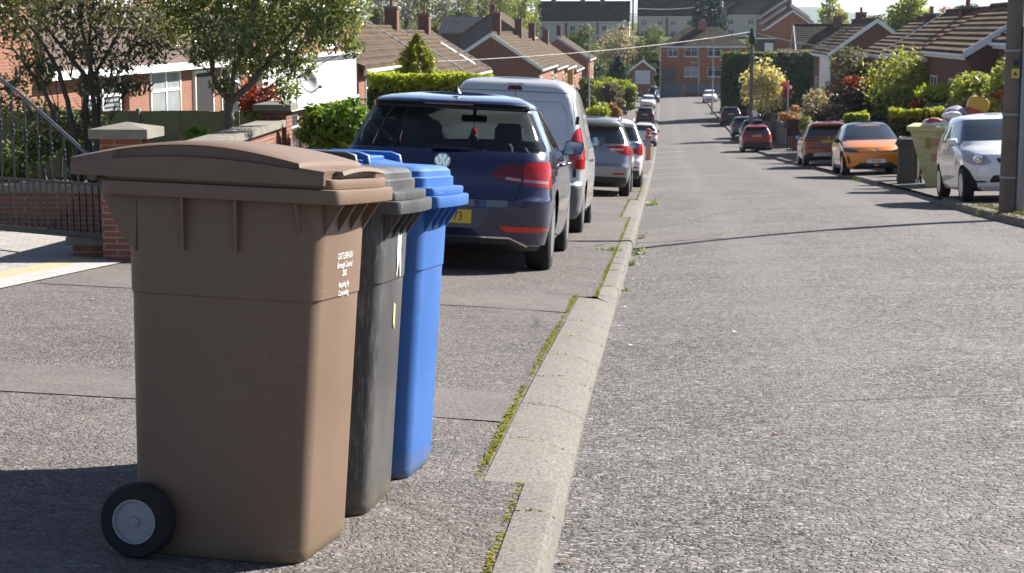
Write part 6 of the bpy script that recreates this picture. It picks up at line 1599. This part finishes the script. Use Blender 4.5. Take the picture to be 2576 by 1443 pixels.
def mass(name, label, boxes, n, leaf, mat):
    P_ = []
    tot = sum((b[1] - b[0]) * (b[3] - b[2]) for b in boxes)
    for (a, b_, c, d, D, dd) in boxes:
        k = int(n * (b_ - a) * (d - c) / tot); q = RNG.random((k, 3)); yy = D + (q[:, 2] - .5) * dd; x = a + (b_ - a) * q[:, 0]
        top_ = c + 14 * np.sin(x * .06) + 9 * np.sin(x * .17 + 1); z = d - (d - top_) * q[:, 1] ** .8
        for u, v_, y in zip(x, z, yy): P_.append(tuple(at(u, v_, y)))
    p = np.array(P_); o = np.zeros_like(p); o[:, 1] = -.6; o[:, 2] = .4
    return tag(leaf_mesh(name, p, o, leaf, .5, mat, None, .4, 1.0), label, kind='stuff')
mass('far_wood', 'distant spring wood filling the skyline behind the left terraces', [(880, 1360, -70, 125, 335, 30)], 7000, .85, G_WOODA)
mass('hillside_scrub', 'scrub and undergrowth on the slope below the rendered terraces', [(1400, 1680, 120, 215, 275, 16), (1640, 1665, 150, 230, 262, 6)], 3600, .5, G_HEDGE)
mass('hillside_bushes', 'dull green bushes on the slope under the rendered terraces', [(1400, 1690, 100, 150, 285, 14), (1876, 1935, 90, 150, 268, 10)], 2200, .5, G_MID)
# ---- middle distance
pix_plant('garden_tree', 'dark green bushy tree left of the blossom tree below the rendered terrace', 'tree', 1425, 1503, 66, 175, 262, [G_MID], 1500, .5, k=18, trunk=.2)
pix_plant('blossom_tree', 'pale pinkish blossom tree below the rendered terrace', 'tree', 1485, 1605, 68, 205, 255, [G_PINKW], 2200, .45, k=26, trunk=.25, aspect=.5, twigs=20, shell=.3)
pix_plant('garden_tree', 'rounded green tree right of the blossom tree, left of the orange semi', 'tree', 1590, 1676, 72, 200, 258, [G_MID], 1800, .5, k=18, trunk=.2)
cone_plant('conifer', 'tall dark conifer between the two cream rendered terraces', 1738, 1832, -50, 100, 332, G_CONIF, 10000, .6, .42, 8, rag=.15)
cone_plant('conifer', 'dark fir in front of the garage at the end of the street', 1512, 1598, 146, 235, 200, G_CONIF, 3600, .36, .8, 6, rag=.3)
pix_plant('garden_tree', 'dark evergreen hedge tree between the garage and the orange semi', 'tree', 1632, 1664, 150, 232, 252, [G_HEDGE], 700, .45, k=10, shape='box')
pix_plant('garden_tree', 'dark undergrowth under the blossom tree', 'shrub', 1470, 1600, 150, 245, 246, [G_HEDGE], 1500, .5, k=16, shape='box', depth=4)
for (a, b_, c, d, D, m, m2, lab, cat) in (
    (1468, 1550, 200, 292, 168, G_GREYGR, G_LIME, 'olive hedge with a lime top beyond the van', 'hedge'),
    (1505, 1570, 212, 300, 148, G_GREYGR, None, 'grey brown bush on the left verge halfway down', 'bush'),
    (1545, 1600, 205, 285, 178, G_MID, G_LIME, 'green hedge with a lime top at the left verge far down', 'hedge'),
    (1470, 1530, 262, 318, 128, G_LIME, None, 'bright yellow green bush just above the silver grey estate', 'bush'),
    (1440, 1500, 200, 300, 150, G_MID, None, 'mid green bush beside the thin lamp pole on the left', 'bush'),
    (1530, 1560, 262, 300, 138, G_ORBR, None, 'small ginger bush at the left verge', 'bush')):
    pix_plant('verge_bush', lab, cat, a, b_, c, d, D, [m] if m2 is None else [m, m2], 2600, None, k=22, shape='box', split=.72, group='bushes along the left verge')
# ---- right side
hedge('tall_hedge', 'tall dark conifer hedge with a square end beside the plum black car', 1820, 1962, 138, 300, 168, 8, (G_HEDGE, G_MID), 6500, .42, top=.93)
hedge('tall_hedge', 'dark hedge continuing behind the yellow shrub', 1950, 2085, 136, 290, 160, 5, (G_HEDGE, G_GREYGR), 5500, .40, top=.88)
pix_plant('yellow_shrub', 'pale yellow flowering shrub behind the dark pole', 'shrub', 1868, 1982, 160, 300, 124, [G_YELLOW], 2000, .30, k=26, shell=.3, twigs=12, aspect=.6)
pix_plant('shrub', 'crimson leaved shrub right of the yellow shrub', 'shrub', 1955, 1992, 208, 262, 121, [G_CRIM], 500, .22, k=8)
pix_plant('shrub', 'copper leaved plant hanging over the stone garden wall', 'shrub', 1945, 2010, 268, 315, 106, [G_ORBR], 600, .2, k=9)
pix_plant('garden_shrub', 'grey green loose shrub left of the red photinia', 'shrub', 2062, 2200, 130, 322, 92, [G_GREYGR], 2600, .24, k=26, shell=.3, twigs=14)
pix_plant('garden_shrub', 'pale blossom covered bush above the dark red gate', 'shrub', 2008, 2112, 232, 345, 88, [G_GREYGR, G_PINKW], 1700, .2, k=18, shell=.4, split=.5)
pix_plant('garden_shrub', 'narrow lime green shrub left of the copper SUV', 'shrub', 2008, 2052, 295, 375, 86, [G_SPRING], 700, .18, k=9, shape='box')
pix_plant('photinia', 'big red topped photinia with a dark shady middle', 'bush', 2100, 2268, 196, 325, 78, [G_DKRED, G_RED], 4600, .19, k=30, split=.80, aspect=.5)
pix_plant('garden_tree', 'light spring green tree in front of the white framed windows', 'tree', 2180, 2425, 138, 345, 73, [G_MID, G_SPRING], 5200, .19, k=44, trunk=.08, shell=.35, split=.40, z0=.3)
pix_plant('garden_shrub', 'dark green shrub with a lime top right of the spring green tree', 'shrub', 2300, 2425, 216, 320, 62, [G_HEDGE, G_LIME], 2400, .16, k=16, shape='box', split=.62)
pix_plant('garden_shrub', 'small dark crimson shrub under the spring green tree', 'shrub', 2290, 2340, 245, 300, 62, [G_CRIM], 450, .14, k=7)
hedge('low_hedge', 'low clipped hedge with a lime top behind the orange hatchback', 2245, 2440, 277, 345, 54.5, .8, (G_HEDGE, G_LIME), 2600, .15, top=.66)
hedge('low_hedge', 'short clipped lime hedge left of the orange hatchback roof', 2128, 2185, 288, 335, 66, .8, (G_HEDGE, G_LIME), 900, .17, top=.5)
pix_plant('garden_shrub', 'lime green bush behind the white hatchback roof', 'shrub', 2395, 2500, 190, 330, 46, [G_MID, G_SPRING], 2600, .13, k=24, split=.38, shell=.4)
pix_plant('garden_shrub', 'tall lime green bush beside the wooden pole', 'shrub', 2470, 2585, 150, 330, 42, [G_SPRING], 3000, .12, k=26, shell=.4, twigs=8)
pix_plant('garden_shrub', 'grey green bush left of the lime bushes with a few red blooms', 'shrub', 2385, 2455, 215, 330, 50, [G_GREYGR], 1500, .14, k=14)
pix_plant('garden_shrub', 'small red flowering plant among the lime bushes', 'shrub', 2488, 2535, 232, 268, 41.2, [G_SPRING, G_CRIM], 260, .11, k=6, split=.6)
pix_plant('round_tree', 'rounded bright green tree above the right hand roofs', 'tree', 2238, 2336, -8, 120, 170, [G_MID, G_SPRING], 2800, .42, k=34, trunk=.25, split=.35)
pix_plant('garden_tree', 'pale green tree left of the broad dark roof', 'tree', 2056, 2112, -30, 90, 300, [G_SPRING], 1200, .6, k=16, trunk=.25, shell=.3)
pix_plant('garden_tree', 'small pale tree behind the broad dark roof', 'tree', 2090, 2135, 28, 90, 280, [G_SPRING], 700, .5, k=10, trunk=.15)
for (a, b_, c, d, D, m, lab) in ((2312, 2405, 22, 80, 420, G_ORBR, 'distant copper tree between the right hand chimneys'), (2400, 2470, 14, 70, 430, G_MID, 'distant dark tree right of the copper one'), (2180, 2240, 40, 85, 460, G_WOODA, 'distant olive tree beside the long white shed'), (2460, 2600, 18, 70, 450, G_WOODB, 'distant greyish tree behind the nearest right chimney')):
    pix_plant('distant_tree', lab, 'tree', a, b_, c, d, D, [m], 900, .8, k=14, trunk=.3, group='distant trees over the right hand roofs')

# ---- weeds, moss and litter along the kerbs
G_WEED = foliage('weed_leaves', [(0.105, 0.180, 0.030), (0.180, 0.270, 0.038), (0.270, 0.345, 0.060)], .35, .4)
G_MOSS = foliage('moss', [(0.147, 0.139, 0.015), (0.220, 0.204, 0.020), (0.277, 0.257, 0.029), (0.117, 0.103, 0.020)], .2, .9)
def moss():
    pts = []
    y = 4.0
    while y < 46:
        dense = 0.5 + 0.5 * math.sin(y * 2.1) + random.uniform(-.5, .5)
        xk = XLk(y) - kerb_w(y)
        if dense > .22:
            for _ in range(int(26 * min(1.3, dense))):
                yy = y + random.uniform(-.03, .03); xx = xk - abs(random.gauss(0, .011)) - (.004) + random.uniform(-.006, .006)
                pts.append((xx, yy, z_left(xx, yy) + random.uniform(.0005, .005)))
        y += .022
    p = np.array(pts); return leaf_mesh('moss', p, np.zeros_like(p) + np.array([0, 0, .9]), .011, .9, G_MOSS, None, .8, .6)
tag(moss(), 'yellow green moss growing in the joint behind the left kerb', 'moss', kind='stuff')
def grass_joint():
    pts = []
    for a in JOINTS:
        for _ in range(random.choice((10, 40, 80, 140))):
            w = kerb_w(a + .05); q = random.uniform(.0, w); x = XLk(a) - q; zt = P(a) + (-.004 if w > .2 else .006); zg = z_road(XLk(a), a)
            if w > .2: z = zt if q > .13 else (zt - .012 + (zg + .045 - zt + .012) * (.13 - q) / .10 if q > .03 else zg + .035)
            else: z = zt if q > .045 else zt - .02
            pts.append((x, a + random.gauss(0, .0035), z + random.uniform(.0, .003)))
    p = np.array(pts); return leaf_mesh('joint_moss', p, np.zeros_like(p) + np.array([0, 0, .5]), .012, .6, G_MOSS, None, .8, .6)
tag(grass_joint(), 'thin moss in the joints of the dropped kerb stones', 'moss', kind='stuff')
def weed(label, x, y, r, h, n, leaf=.05, mat=None, zf=None):
    z = (zf or z_road)(x, y); t = thing('weed', label, 'weed', (x, y, z), 0, 'weeds growing along the gutters')
    q = RNG.normal(size=(n, 3)) * np.array([r * .5, r * .5, 0]); q[:, 2] = np.abs(RNG.normal(size=n)) * h * .5 + .005
    o = q / (np.linalg.norm(q, axis=1, keepdims=True) + 1e-6)
    leaf_mesh('leaves', q, o, leaf, .38, mat or G_WEED, t, .5, .8)
    mb = MB()
    for k in range(5): mb.tube([(0, 0, -.01), tuple(q[k] * .6), tuple(q[k])], [.004, .003, .001], 4)
    mb.build('stems', G_WEED, t)
weed('leafy weed clump in the gutter by the end of the pole shadow', XLk(19.6) + .07, 19.6, 0.098, 0.070, 34, 0.061)
weed('small weed in the gutter just nearer than the leafy clump', XLk(17.8) + .05, 17.8, 0.068, 0.049, 20, 0.050)
weed('tiny weed in the gutter beside the dropped kerb end', XLk(14.6) + .05, 14.6, 0.045, 0.035, 12, 0.033)
weed('dry brownish weed in the gutter beyond the leafy clump', XLk(22.8) + .08, 22.8, 0.090, 0.063, 22, 0.050, foliage('dry_weed', [(0.16, 0.11, 0.05), (0.11, 0.13, 0.035), (0.2, 0.15, 0.07)], .3, .6))
weed('low spreading weed behind the kerb beside the hatchback', XLk(18.6) - .22, 18.6, 0.112, 0.035, 24, 0.050, None, z_left)
weed('broad yellow green weed in the gutter by the silver grey estate', XLk(34.2) + .17, 34.2, 0.195, 0.084, 46, 0.083)
weed('weed behind the kerb beside the white crossover', XLk(39.5) - .3, 39.5, 0.188, 0.042, 30, 0.066, None, z_left)
weed('pale weed at the right kerb below the wooden pole', XR(26.6) - .06, 26.6, 0.090, 0.098, 26, 0.055)
weed('tufty weed at the right kerb farther down from the pole', XR(24.9) + .0, 25.6, 0.060, 0.063, 16, 0.044)
weed('green weed at the right kerb near the orange hatchback', XR(47) - .1, 47.5, 0.188, 0.084, 30, 0.088)
def verge_grass():
    pts = []
    for _ in range(2600):
        y = random.uniform(21, 28.5); x = random.choice((XR(y) + .20 + abs(random.gauss(0, .06)), random.gauss(5.15, .25)))
        if x > 5.0 and random.random() < .5: y = random.gauss(25.9, .5)
        pts.append((x, y, z_right(x, y) + random.uniform(0, .03)))
    p = np.array(pts); return leaf_mesh('verge_grass', p, np.zeros_like(p) + np.array([0, 0, .1]), .06, .25, foliage('dry_grass', [(0.14, 0.13, 0.04), (0.20, 0.18, 0.06), (0.10, 0.12, 0.03)], .3, .7), None, .1, 1.0)
tag(verge_grass(), 'thin dry grass and moss along the right kerb by the pole', 'grass', kind='stuff')
def litter(name, label, cat, px, py, size, mat, group=None, side='road'):
    # walk down the street until the surface is met
    for y in np.arange(3.5, 60, .02):
        p = at(px, py, y)
        if p.z <= (z_road(p.x, y) if p.x > XLk(y) else z_left(p.x, y)): break
    z = z_road(p.x, y) if p.x > XLk(y) else z_left(p.x, y)
    n = 7; b = MB(); a0 = random.uniform(0, 6.28); s0 = []
    up_, lo_ = [], []
    for k in range(n):
        a = a0 + 6.28 * k / n; r = size * random.uniform(.55, 1.0) * (1.0 if k % 2 else .7); s0.append((r * math.cos(a), r * math.sin(a) * .6))
    b.v += [(x, y_, .004 + .35 * size * (x / size) ** 2) for x, y_ in s0] + [(0, 0, .003)]
    b.f += [(k, (k + 1) % n, n) for k in range(n)]
    o = b.build(name, mat, None, (p.x, y, z + .003)); o.rotation_euler = (0, 0, random.uniform(0, 6)); tag(o, label, cat, group)
LEAFB = plain('dry_leaf', (0.22, 0.10, 0.04), .7, var=.4, scale=30); PETAL = plain('white_petal', (0.75, 0.72, 0.66), .6, var=.1)
GLI = 'fallen leaves and petals on the road'
for px, py, s, m, lab in ((1955, 1094, .030, LEAFB, 'curled dry leaf alone in the middle of the road'), (2015, 1118, .014, LEAFB, 'smaller dry leaf right of the curled one'), (1850, 838, .028, PETAL, 'white petal on the road below the shadow of the pole'), (1588, 872, .030, PETAL, 'white petal lying near the dropped kerb'),
    (1612, 648, .05, PETAL, 'white scrap beside the leafy weed clump in the gutter'), (1572, 775, .035, PETAL, 'pale scrap in the gutter at the end of the dropped kerb'), (1570, 797, .022, LEAFB, 'brown leaf in the gutter at the dropped kerb'), (1416, 1418, .020, LEAFB, 'reddish leaf against the nearest kerb stone'), (1690, 970, .016, LEAFB, 'tiny brown leaf on the road near the dropped kerb'),
    (232, 756, .03, PETAL, 'white petal on the pavement left of the brown bin'), (1558, 822, .02, PETAL, 'small petal against the dropped kerb stones'), (1592, 705, .03, PETAL, 'petal in the gutter just before the weeds')):
    litter('fallen_leaf' if m is LEAFB else 'fallen_petal', lab, 'leaf' if m is LEAFB else 'petal', px, py, s, m, GLI)
# ------------------------------------------------------------------ poles and wires
WOOD = plain('weathered_pole_wood', (0.15, 0.122, 0.10), .9, var=.4, scale=3, bump=.6)
GALV = plain('galvanised_grey', (0.27, 0.28, 0.30), .5, metal=.4, var=.15, scale=5)
def pole(label, x, y, zb, h, r0, r1, mat, name='utility_pole', cat='pole', group=None):
    r = thing(name, label, cat, (x, y, zb), 0, group)
    MB().tube([(0, 0, -.5), (0, 0, h * .5), (0, 0, h)], [r0, (r0 + r1) / 2, r1], 16).build('shaft', mat, r, smooth=True, angle=50)
    return r
px_ = at(2536, 512, 25.6)
PX, PYY = px_.x, 25.6
p = pole('dark wooden pole with a grey cable guard on the right kerb, nearest pole', PX, PYY, z_right(PX, PYY), 5.9, .135, .11, WOOD)
b = MB(); n = 8; zt = 2.65
pr = [(.155 + .062 * math.cos(rad(a)), -.05 + .062 * math.sin(rad(a))) for a in range(0, 360, 30)]
b.prism([(.09, -.13), (.15, -.145), (.205, -.11), (.215, -.04), (.15, .03), (.09, .03)], 'z', .0, zt); b.build('cable_guard', GALV, p, bevel=.01, angle=40)
for z in (.5, 1.4, 2.3): MB().lathe([(.142, z), (.142, z + .03)], 'z', 16).build('band', GALV, p)
sg = MB().prism(rpoly([(-.055, 1.93), (.055, 1.93), (.055, 2.06), (-.055, 2.06)], .01), 'y', -.140, -.136).build('warning_plate', plain('yellow_sign', (0.62, 0.50, 0.08), .5), p)
MB().prism([(-.03, 1.965), (.03, 1.965), (0, 2.03)], 'y', -.142, -.1405).build('warning_triangle', BLACK, sg)
MB().box(-.03, .05, -.16, -.12, 2.10, 2.17).build('bracket', BLACK, p, bevel=.01)
# dark pole with its transformer-like top
qa = at(1888, 300, 112); zb = z_right(6, 112); zt = at(1890, 74, 112).z
q = pole('dark pole with a black cable head in front of the yellow shrub', qa.x, 112, zb, zt - zb, .125, .085, WOOD, group='poles along the right pavement')
b = MB(); b.lathe([(.08, zt - zb - .95), (.20, zt - zb - .80), (.22, zt - zb - .45), (.13, zt - zb - .30), (.15, zt - zb - .1), (.05, zt - zb + .12)], 'z', 12); b.build('cable_head', BLACK, q, angle=40)
MB().box(.13, .17, -.03, .03, -.2, zt - zb - 1.6).build('conduit', GALV, q)
MB().box(.16, .40, -.2, -.17, 1.75, 2.1).build('notice', WHITEB, q)
def lamp(label, px, pyt, D, zb, group=None, arm=.0):
    a = at(px, pyt, D); r = thing('street_lamp', label, 'street lamp', (a.x, D, zb), 0, group); h = a.z - zb
    MB().tube([(0, 0, -.3), (0, 0, 1.2), (0, 0, 1.25), (0, 0, h)], [.10, .10, .075, .05], 10).build('post', GALV, r, smooth=True, angle=40)
    hd = MB().tube([(0, 0, h - .05), (-.25, 0, h + .08), (-.55, 0, h + .12)], [.04, .035, .03], 6).build('arm', GALV, r)
    MB().box(-1.0, -.5, -.12, .12, h + .06, h + .18).build('lantern', LEAD, hd, bevel=.04)
lamp('thin grey street lamp halfway down the right pavement before the orange semi', 1794, 100, 182, z_right(5.3, 182), 'street lamps')
lamp('thin grey street lamp rising behind the left verge bushes', 1483, 66, 140, P(140) + .2, 'street lamps')
lamp('thin grey street lamp at the far end beside the orange semi', 1758, 160, 240, P(240), 'street lamps')
lamp('pale grey street lamp left of the garage', 1571, 165, 205, P(205), 'street lamps')
a = at(1960, 205, 106); r = thing('sign_post', 'slim grey post in front of the crimson shrub', 'post', (7.3, 106, P(106) + .2)); MB().tube([(0, 0, -.3), (0, 0, a.z - P(106) - .2)], .05, 8).build('post', GALV, r); MB().lathe([(.07, a.z - P(106) - .2), (.0, a.z - P(106) - .1)], 'z', 8).build('cap', LEAD, r)
a = at(1591, 165, 256); q = pole('tall orange lit wooden pole among the trees beyond the garage', a.x, 256, a.z - 2, 13, .17, .12, plain('pale_pole_wood', (0.20, 0.12, 0.075), .9), group='poles on the hill'); MB().box(-.9, .9, -.05, .05, 9.3, 9.42).build('cross_arm', WOOD, q)
a = at(2448, 160, 300); 
# telephone wires
def wire(label, p0, p1, sag, r=.012):
    p0, p1 = Vector(p0), Vector(p1); n = 24; pts = []
    for i in range(n + 1):
        t = i / n; p = p0.lerp(p1, t); p.z -= sag * 4 * t * (1 - t); pts.append(p)
    o = MB().tube(pts, r, 5).build('telephone_wire', plain('grey_wire', (0.25, 0.25, 0.25), .6), None)
    tag(o, label, 'wire', 'telephone wires')
T = at(1890, 80, 112)
wire('long telephone wire from the dark pole across the street to the brown roofed terrace', T, at(1100, 155, 76), .25, .016)
wire('upper telephone wire from the dark pole to the right hand houses', T, at(2205, 134, 93), .15, .014)
wire('lower telephone wire from the dark pole to the right hand houses', T, at(2300, 150, 84), .2, .014)
wire('telephone wire on the hill from the tall pale pole towards the dark conifer', at(1591, 20, 256), at(1750, 18, 330), .3, .03)
wire('low telephone wire over the left verge towards the garage', at(1483, 130, 140), at(1890, 100, 112), .3, .014)

# ------------------------------------------------------------------ grey bin and the yellow skip bin of rubbish on the right
gb = make_bin('grey black wheelie bin standing against the dirty yellow container', bin_plastic('grey_bin_plastic', (0.060, 0.060, 0.058), (0.14, 0.14, 0.135), .3), 1.06, .27, .60, (0, 0, 0), 0, False, None)
D = 41.5; a = at(2282, 443, D); gb.location = (a.x + .02, D, z_right(a.x, D)); gb.rotation_euler = (0, 0, rad(160))
M_YB = None
def m_yellowbin():
    k = Nodes('dirty_yellow_plastic'); v = k.coord(); f = k.noise(v, 3.5, 6, .65)
    k.col(k.ramp(f, [(.3, (0.44, 0.41, 0.17)), (.55, (0.52, 0.49, 0.24)), (.68, (0.28, 0.24, 0.07)), (.8, (0.13, 0.10, 0.03))])); k.set(rough=.6); return k.m
M_YB = m_yellowbin()
D = 39.0; yb_ = thing('yellow_container', 'dirty yellow plastic container leaning over, heaped with rubbish', 'container', (at(2378, 452, D).x, D, z_right(6.2, D)), rad(-14))
s_ = 1.0
ring = lambda hx, hy, z, dx: [(x + dx, y, z) for x, y in rrect(hx, -hy, hy, .05, 3)]
loft([ring(.33, .55, 0.0, 0), ring(.36, .57, .02, 0), ring(.47, .62, .80, -.13), ring(.53, .66, 1.22, -.20)]).build('body', M_YB, yb_, angle=40)
loft([ring(.57, .70, 1.215, -.20), ring(.59, .71, 1.225, -.20), ring(.59, .71, 1.32, -.21), ring(.56, .68, 1.33, -.21)]).build('rim', M_YB, yb_, angle=40)
for z, sc, w in ((.98, .12, .26), (.66, .12, .26)):
    o = MB().box(-.13 - w / 2, -.13 + w / 2, -.67 if z > .9 else -.645, -.60, z - .085, z + .085).build('faded_red_print', plain('faded_red_print', (0.42, 0.24, 0.13), .8, var=.35, scale=18), yb_)
for sx in (-1, 1): MB().box(.02 + sx * .34 - .06, .02 + sx * .34 + .02, -.68, -.62, .85, 1.08).build('lug', plain('stained_yellow', (0.28, 0.23, 0.04), .7), yb_, bevel=.01)
RUBW = plain('white_bag_plastic', (0.72, 0.70, 0.68), .5, var=.15, scale=8); RUBR = plain('red_packaging', (0.34, 0.07, 0.06), .5, var=.3, scale=8); RUBP = plain('lilac_plastic', (0.30, 0.27, 0.38), .5, var=.2); RUBO = plain('cardboard', (0.45, 0.27, 0.10), .8, var=.15); RUBY = plain('yellow_toy_plastic', (0.55, 0.33, 0.03), .4, var=.1)
def crumpled(name, label, cat, c, r, mat, seed):
    rg = random.Random(seed); bm = bmesh.new(); bmesh.ops.create_icosphere(bm, subdivisions=3, radius=1.0)
    ks = [(Vector((rg.gauss(0, 1), rg.gauss(0, 1), rg.gauss(0, 1))).normalized(), rg.uniform(-.35, .35)) for _ in range(16)]
    for v in bm.verts:
        d = v.co.normalized(); s = 1 + sum(a * max(0, d.dot(q)) ** 6 for q, a in ks) + rg.uniform(-.03, .03); v.co = Vector((d.x * r[0], d.y * r[1], d.z * r[2])) * s
    o = bm_obj(name, bm, mat, None, c, angle=25); tag(o, label, cat, 'rubbish heaped in the yellow container'); return o
bx, by, bz = yb_.location
for i, (nm, lab, ct, dx, dy, dz, r, m) in enumerate((
    ('rubbish_bag', 'big white rubbish bag on top of the yellow container', 'bag', -.25, -.25, 1.36, (.34, .3, .13), RUBW), ('rubbish_bag', 'white bag spilling over the right rim of the container', 'bag', .36, -.35, 1.28, (.16, .25, .22), RUBW),
    ('rubbish_bag', 'grey white bag hanging between the container and the white hatchback', 'bag', .50, -.3, .80, (.15, .2, .3), RUBW), ('packaging', 'red packet on the left of the rubbish heap', 'packet', -.35, -.45, 1.44, (.16, .1, .06), RUBR), ('packaging', 'red and white wrapper in the middle of the heap', 'packet', .12, -.1, 1.55, (.24, .16, .09), RUBR),
    ('rubbish_bag', 'lilac plastic bag high on the rubbish heap', 'bag', .22, .2, 1.52, (.3, .25, .2), RUBP), ('rubbish_bag', 'small white bag near the top of the heap', 'bag', .05, -.3, 1.55, (.22, .14, .10), RUBW))):
    crumpled(nm, lab, ct, (bx + dx, by + dy, bz + dz), r, m, i)
o = MB().box(-.18, .18, -.14, .14, -.2, .2).build('cardboard_box', RUBO, None, (bx + .60, by - .1, bz + 1.12), bevel=.01); o.rotation_euler = (.1, .2, .3); tag(o, 'brown cardboard box wedged behind the white hatchback', 'box', 'rubbish heaped in the yellow container')
ty = thing('plastic_toy', 'yellow and red plastic toy sticking up at the back of the rubbish heap', 'toy', (bx + .58, by + .2, bz + 1.45), rad(10)); ty.rotation_euler = (0, rad(18), rad(10))
loft([[(x, y, z) for x, y in rrect(.20 * k, -.12, .12, .06, 4)] for z, k in ((-.10, 1.3), (.1, 1.25), (.22, 1.1))]).build('red_base', RUBR, ty, angle=40)
loft([[(x, y, z) for x, y in rrect(.23 * k, -.13, .13, .06, 4)] for z, k in ((.221, .95), (.34, 1.0), (.46, .85), (.50, .5))]).build('yellow_top', RUBY, ty, angle=40)
# dark bin lid behind the low hedge
a = at(2340, 300, 58); o = make_bin('dark wheelie bin behind the rubbish heap in the hedge gap', M_BLACKBIN, 1.06, .27, .60, (a.x, 57, at(2340, 345, 57).z), rad(30), False, None)
# pale orange post on the left pavement
D = 84; a = at(1630, 397, D); r = thing('marker_post', 'pale orange post with a reddish top on the left pavement beyond the crossover', 'post', (a.x, D, z_left(a.x, D)), rad(20))
MB().prism(rpoly([(-.11, -.09), (.11, -.09), (.11, .09), (-.11, .09)], .03), 'z', 0, 1.06).build('post', plain('pale_orange_post', (0.62, 0.36, 0.20), .7), r)
loft([[(x, y, z) for x, y in rrect(.12 * k, -.11 * k, .11 * k, .04, 3)] for z, k in ((1.06, 1), (1.16, 1.15), (1.22, .6), (1.30, .6), (1.36, .9), (1.46, .9), (1.52, .5))]).build('red_top', plain('reddish_top', (0.48, 0.14, 0.09), .6), r, angle=50)
# yellow sign by the lower brick terrace, white board by the hedge end
a = at(1434, 215, 160); r = thing('banner', 'narrow bright yellow banner on the brick terrace', 'banner', (a.x, 160, a.z)); MB().box(-.25, .25, -.03, .03, -.3, 1.5).build('cloth', RUBY, r)
# ------------------------------------------------------------------ far distance
def far_shed():
    a = at(2188, 66, 900); b_ = at(2302, 66, 900); r = thing('long_shed', 'long low white roofed building far off below the blue hill', 'building', (a.x, 900, -14)); w = b_.x - a.x; z = a.z + 14
    MB().box(0, w, 0, 30, 0, z + 1.6).build('wall', LEAD, r); MB().prism([(-.5, z + 1.6), (-.5, z + 3.6), (15, z + 5), (30.5, z + 3.6), (30.5, z + 1.6)], 'x', -.5, w + .5).build('roof', WHITEB, r)
far_shed()
def hill():
    v = []; f = []; n = 60; m = 10
    for i in range(n + 1):
        x = -600 + 4200 * i / n
        px = x / 3400.0
        top = 17 + 31 * math.exp(-((x - 285) / 120) ** 2) + 8 * math.exp(-((x - 900) / 420) ** 2) + 16 * math.exp(-((x + 100) / 300) ** 2) + 1.2 * math.sin(x * .02) + .8 * math.sin(x * .053)
        for j in range(m + 1):
            t = j / m; v.append((x, 2900 + 900 * t, -45 + (top + 45) * math.sin(t * math.pi / 2) + random.uniform(-1, 1)))
    f = [(i * (m + 1) + j, (i + 1) * (m + 1) + j, (i + 1) * (m + 1) + j + 1, i * (m + 1) + j + 1) for i in range(n) for j in range(m)]
    k = Nodes('far_woods'); c = k.coord(); k.col(k.ramp(k.noise(c, .006, 8, .7), [(.35, (0.03, 0.05, 0.02)), (.6, (0.07, 0.10, 0.035))])); k.set(rough=1.0)
    tag(np_obj('hills', v, f, k.m, smooth=True), 'wooded hill on the skyline fading to blue', kind='structure')
hill()
# ------------------------------------------------------------------ thin air between here and the hills
def haze():
    k = Nodes('thin_haze'); k.n.remove(k.b)
    v = k.add('ShaderNodeVolumePrincipled'); v.inputs['Color'].default_value = (0.66, 0.80, 1.0, 1); v.inputs['Density'].default_value = HAZE; v.inputs['Anisotropy'].default_value = 0.3
    k.ln(v.outputs[0], k.out.inputs['Volume'])
    o = MB().box(-2700, 3900, -60, 6100, -70, 95).build('haze', k.m, None); tag(o, 'thin blue haze in the air', kind='stuff')
HAZE = 0.00009
haze()
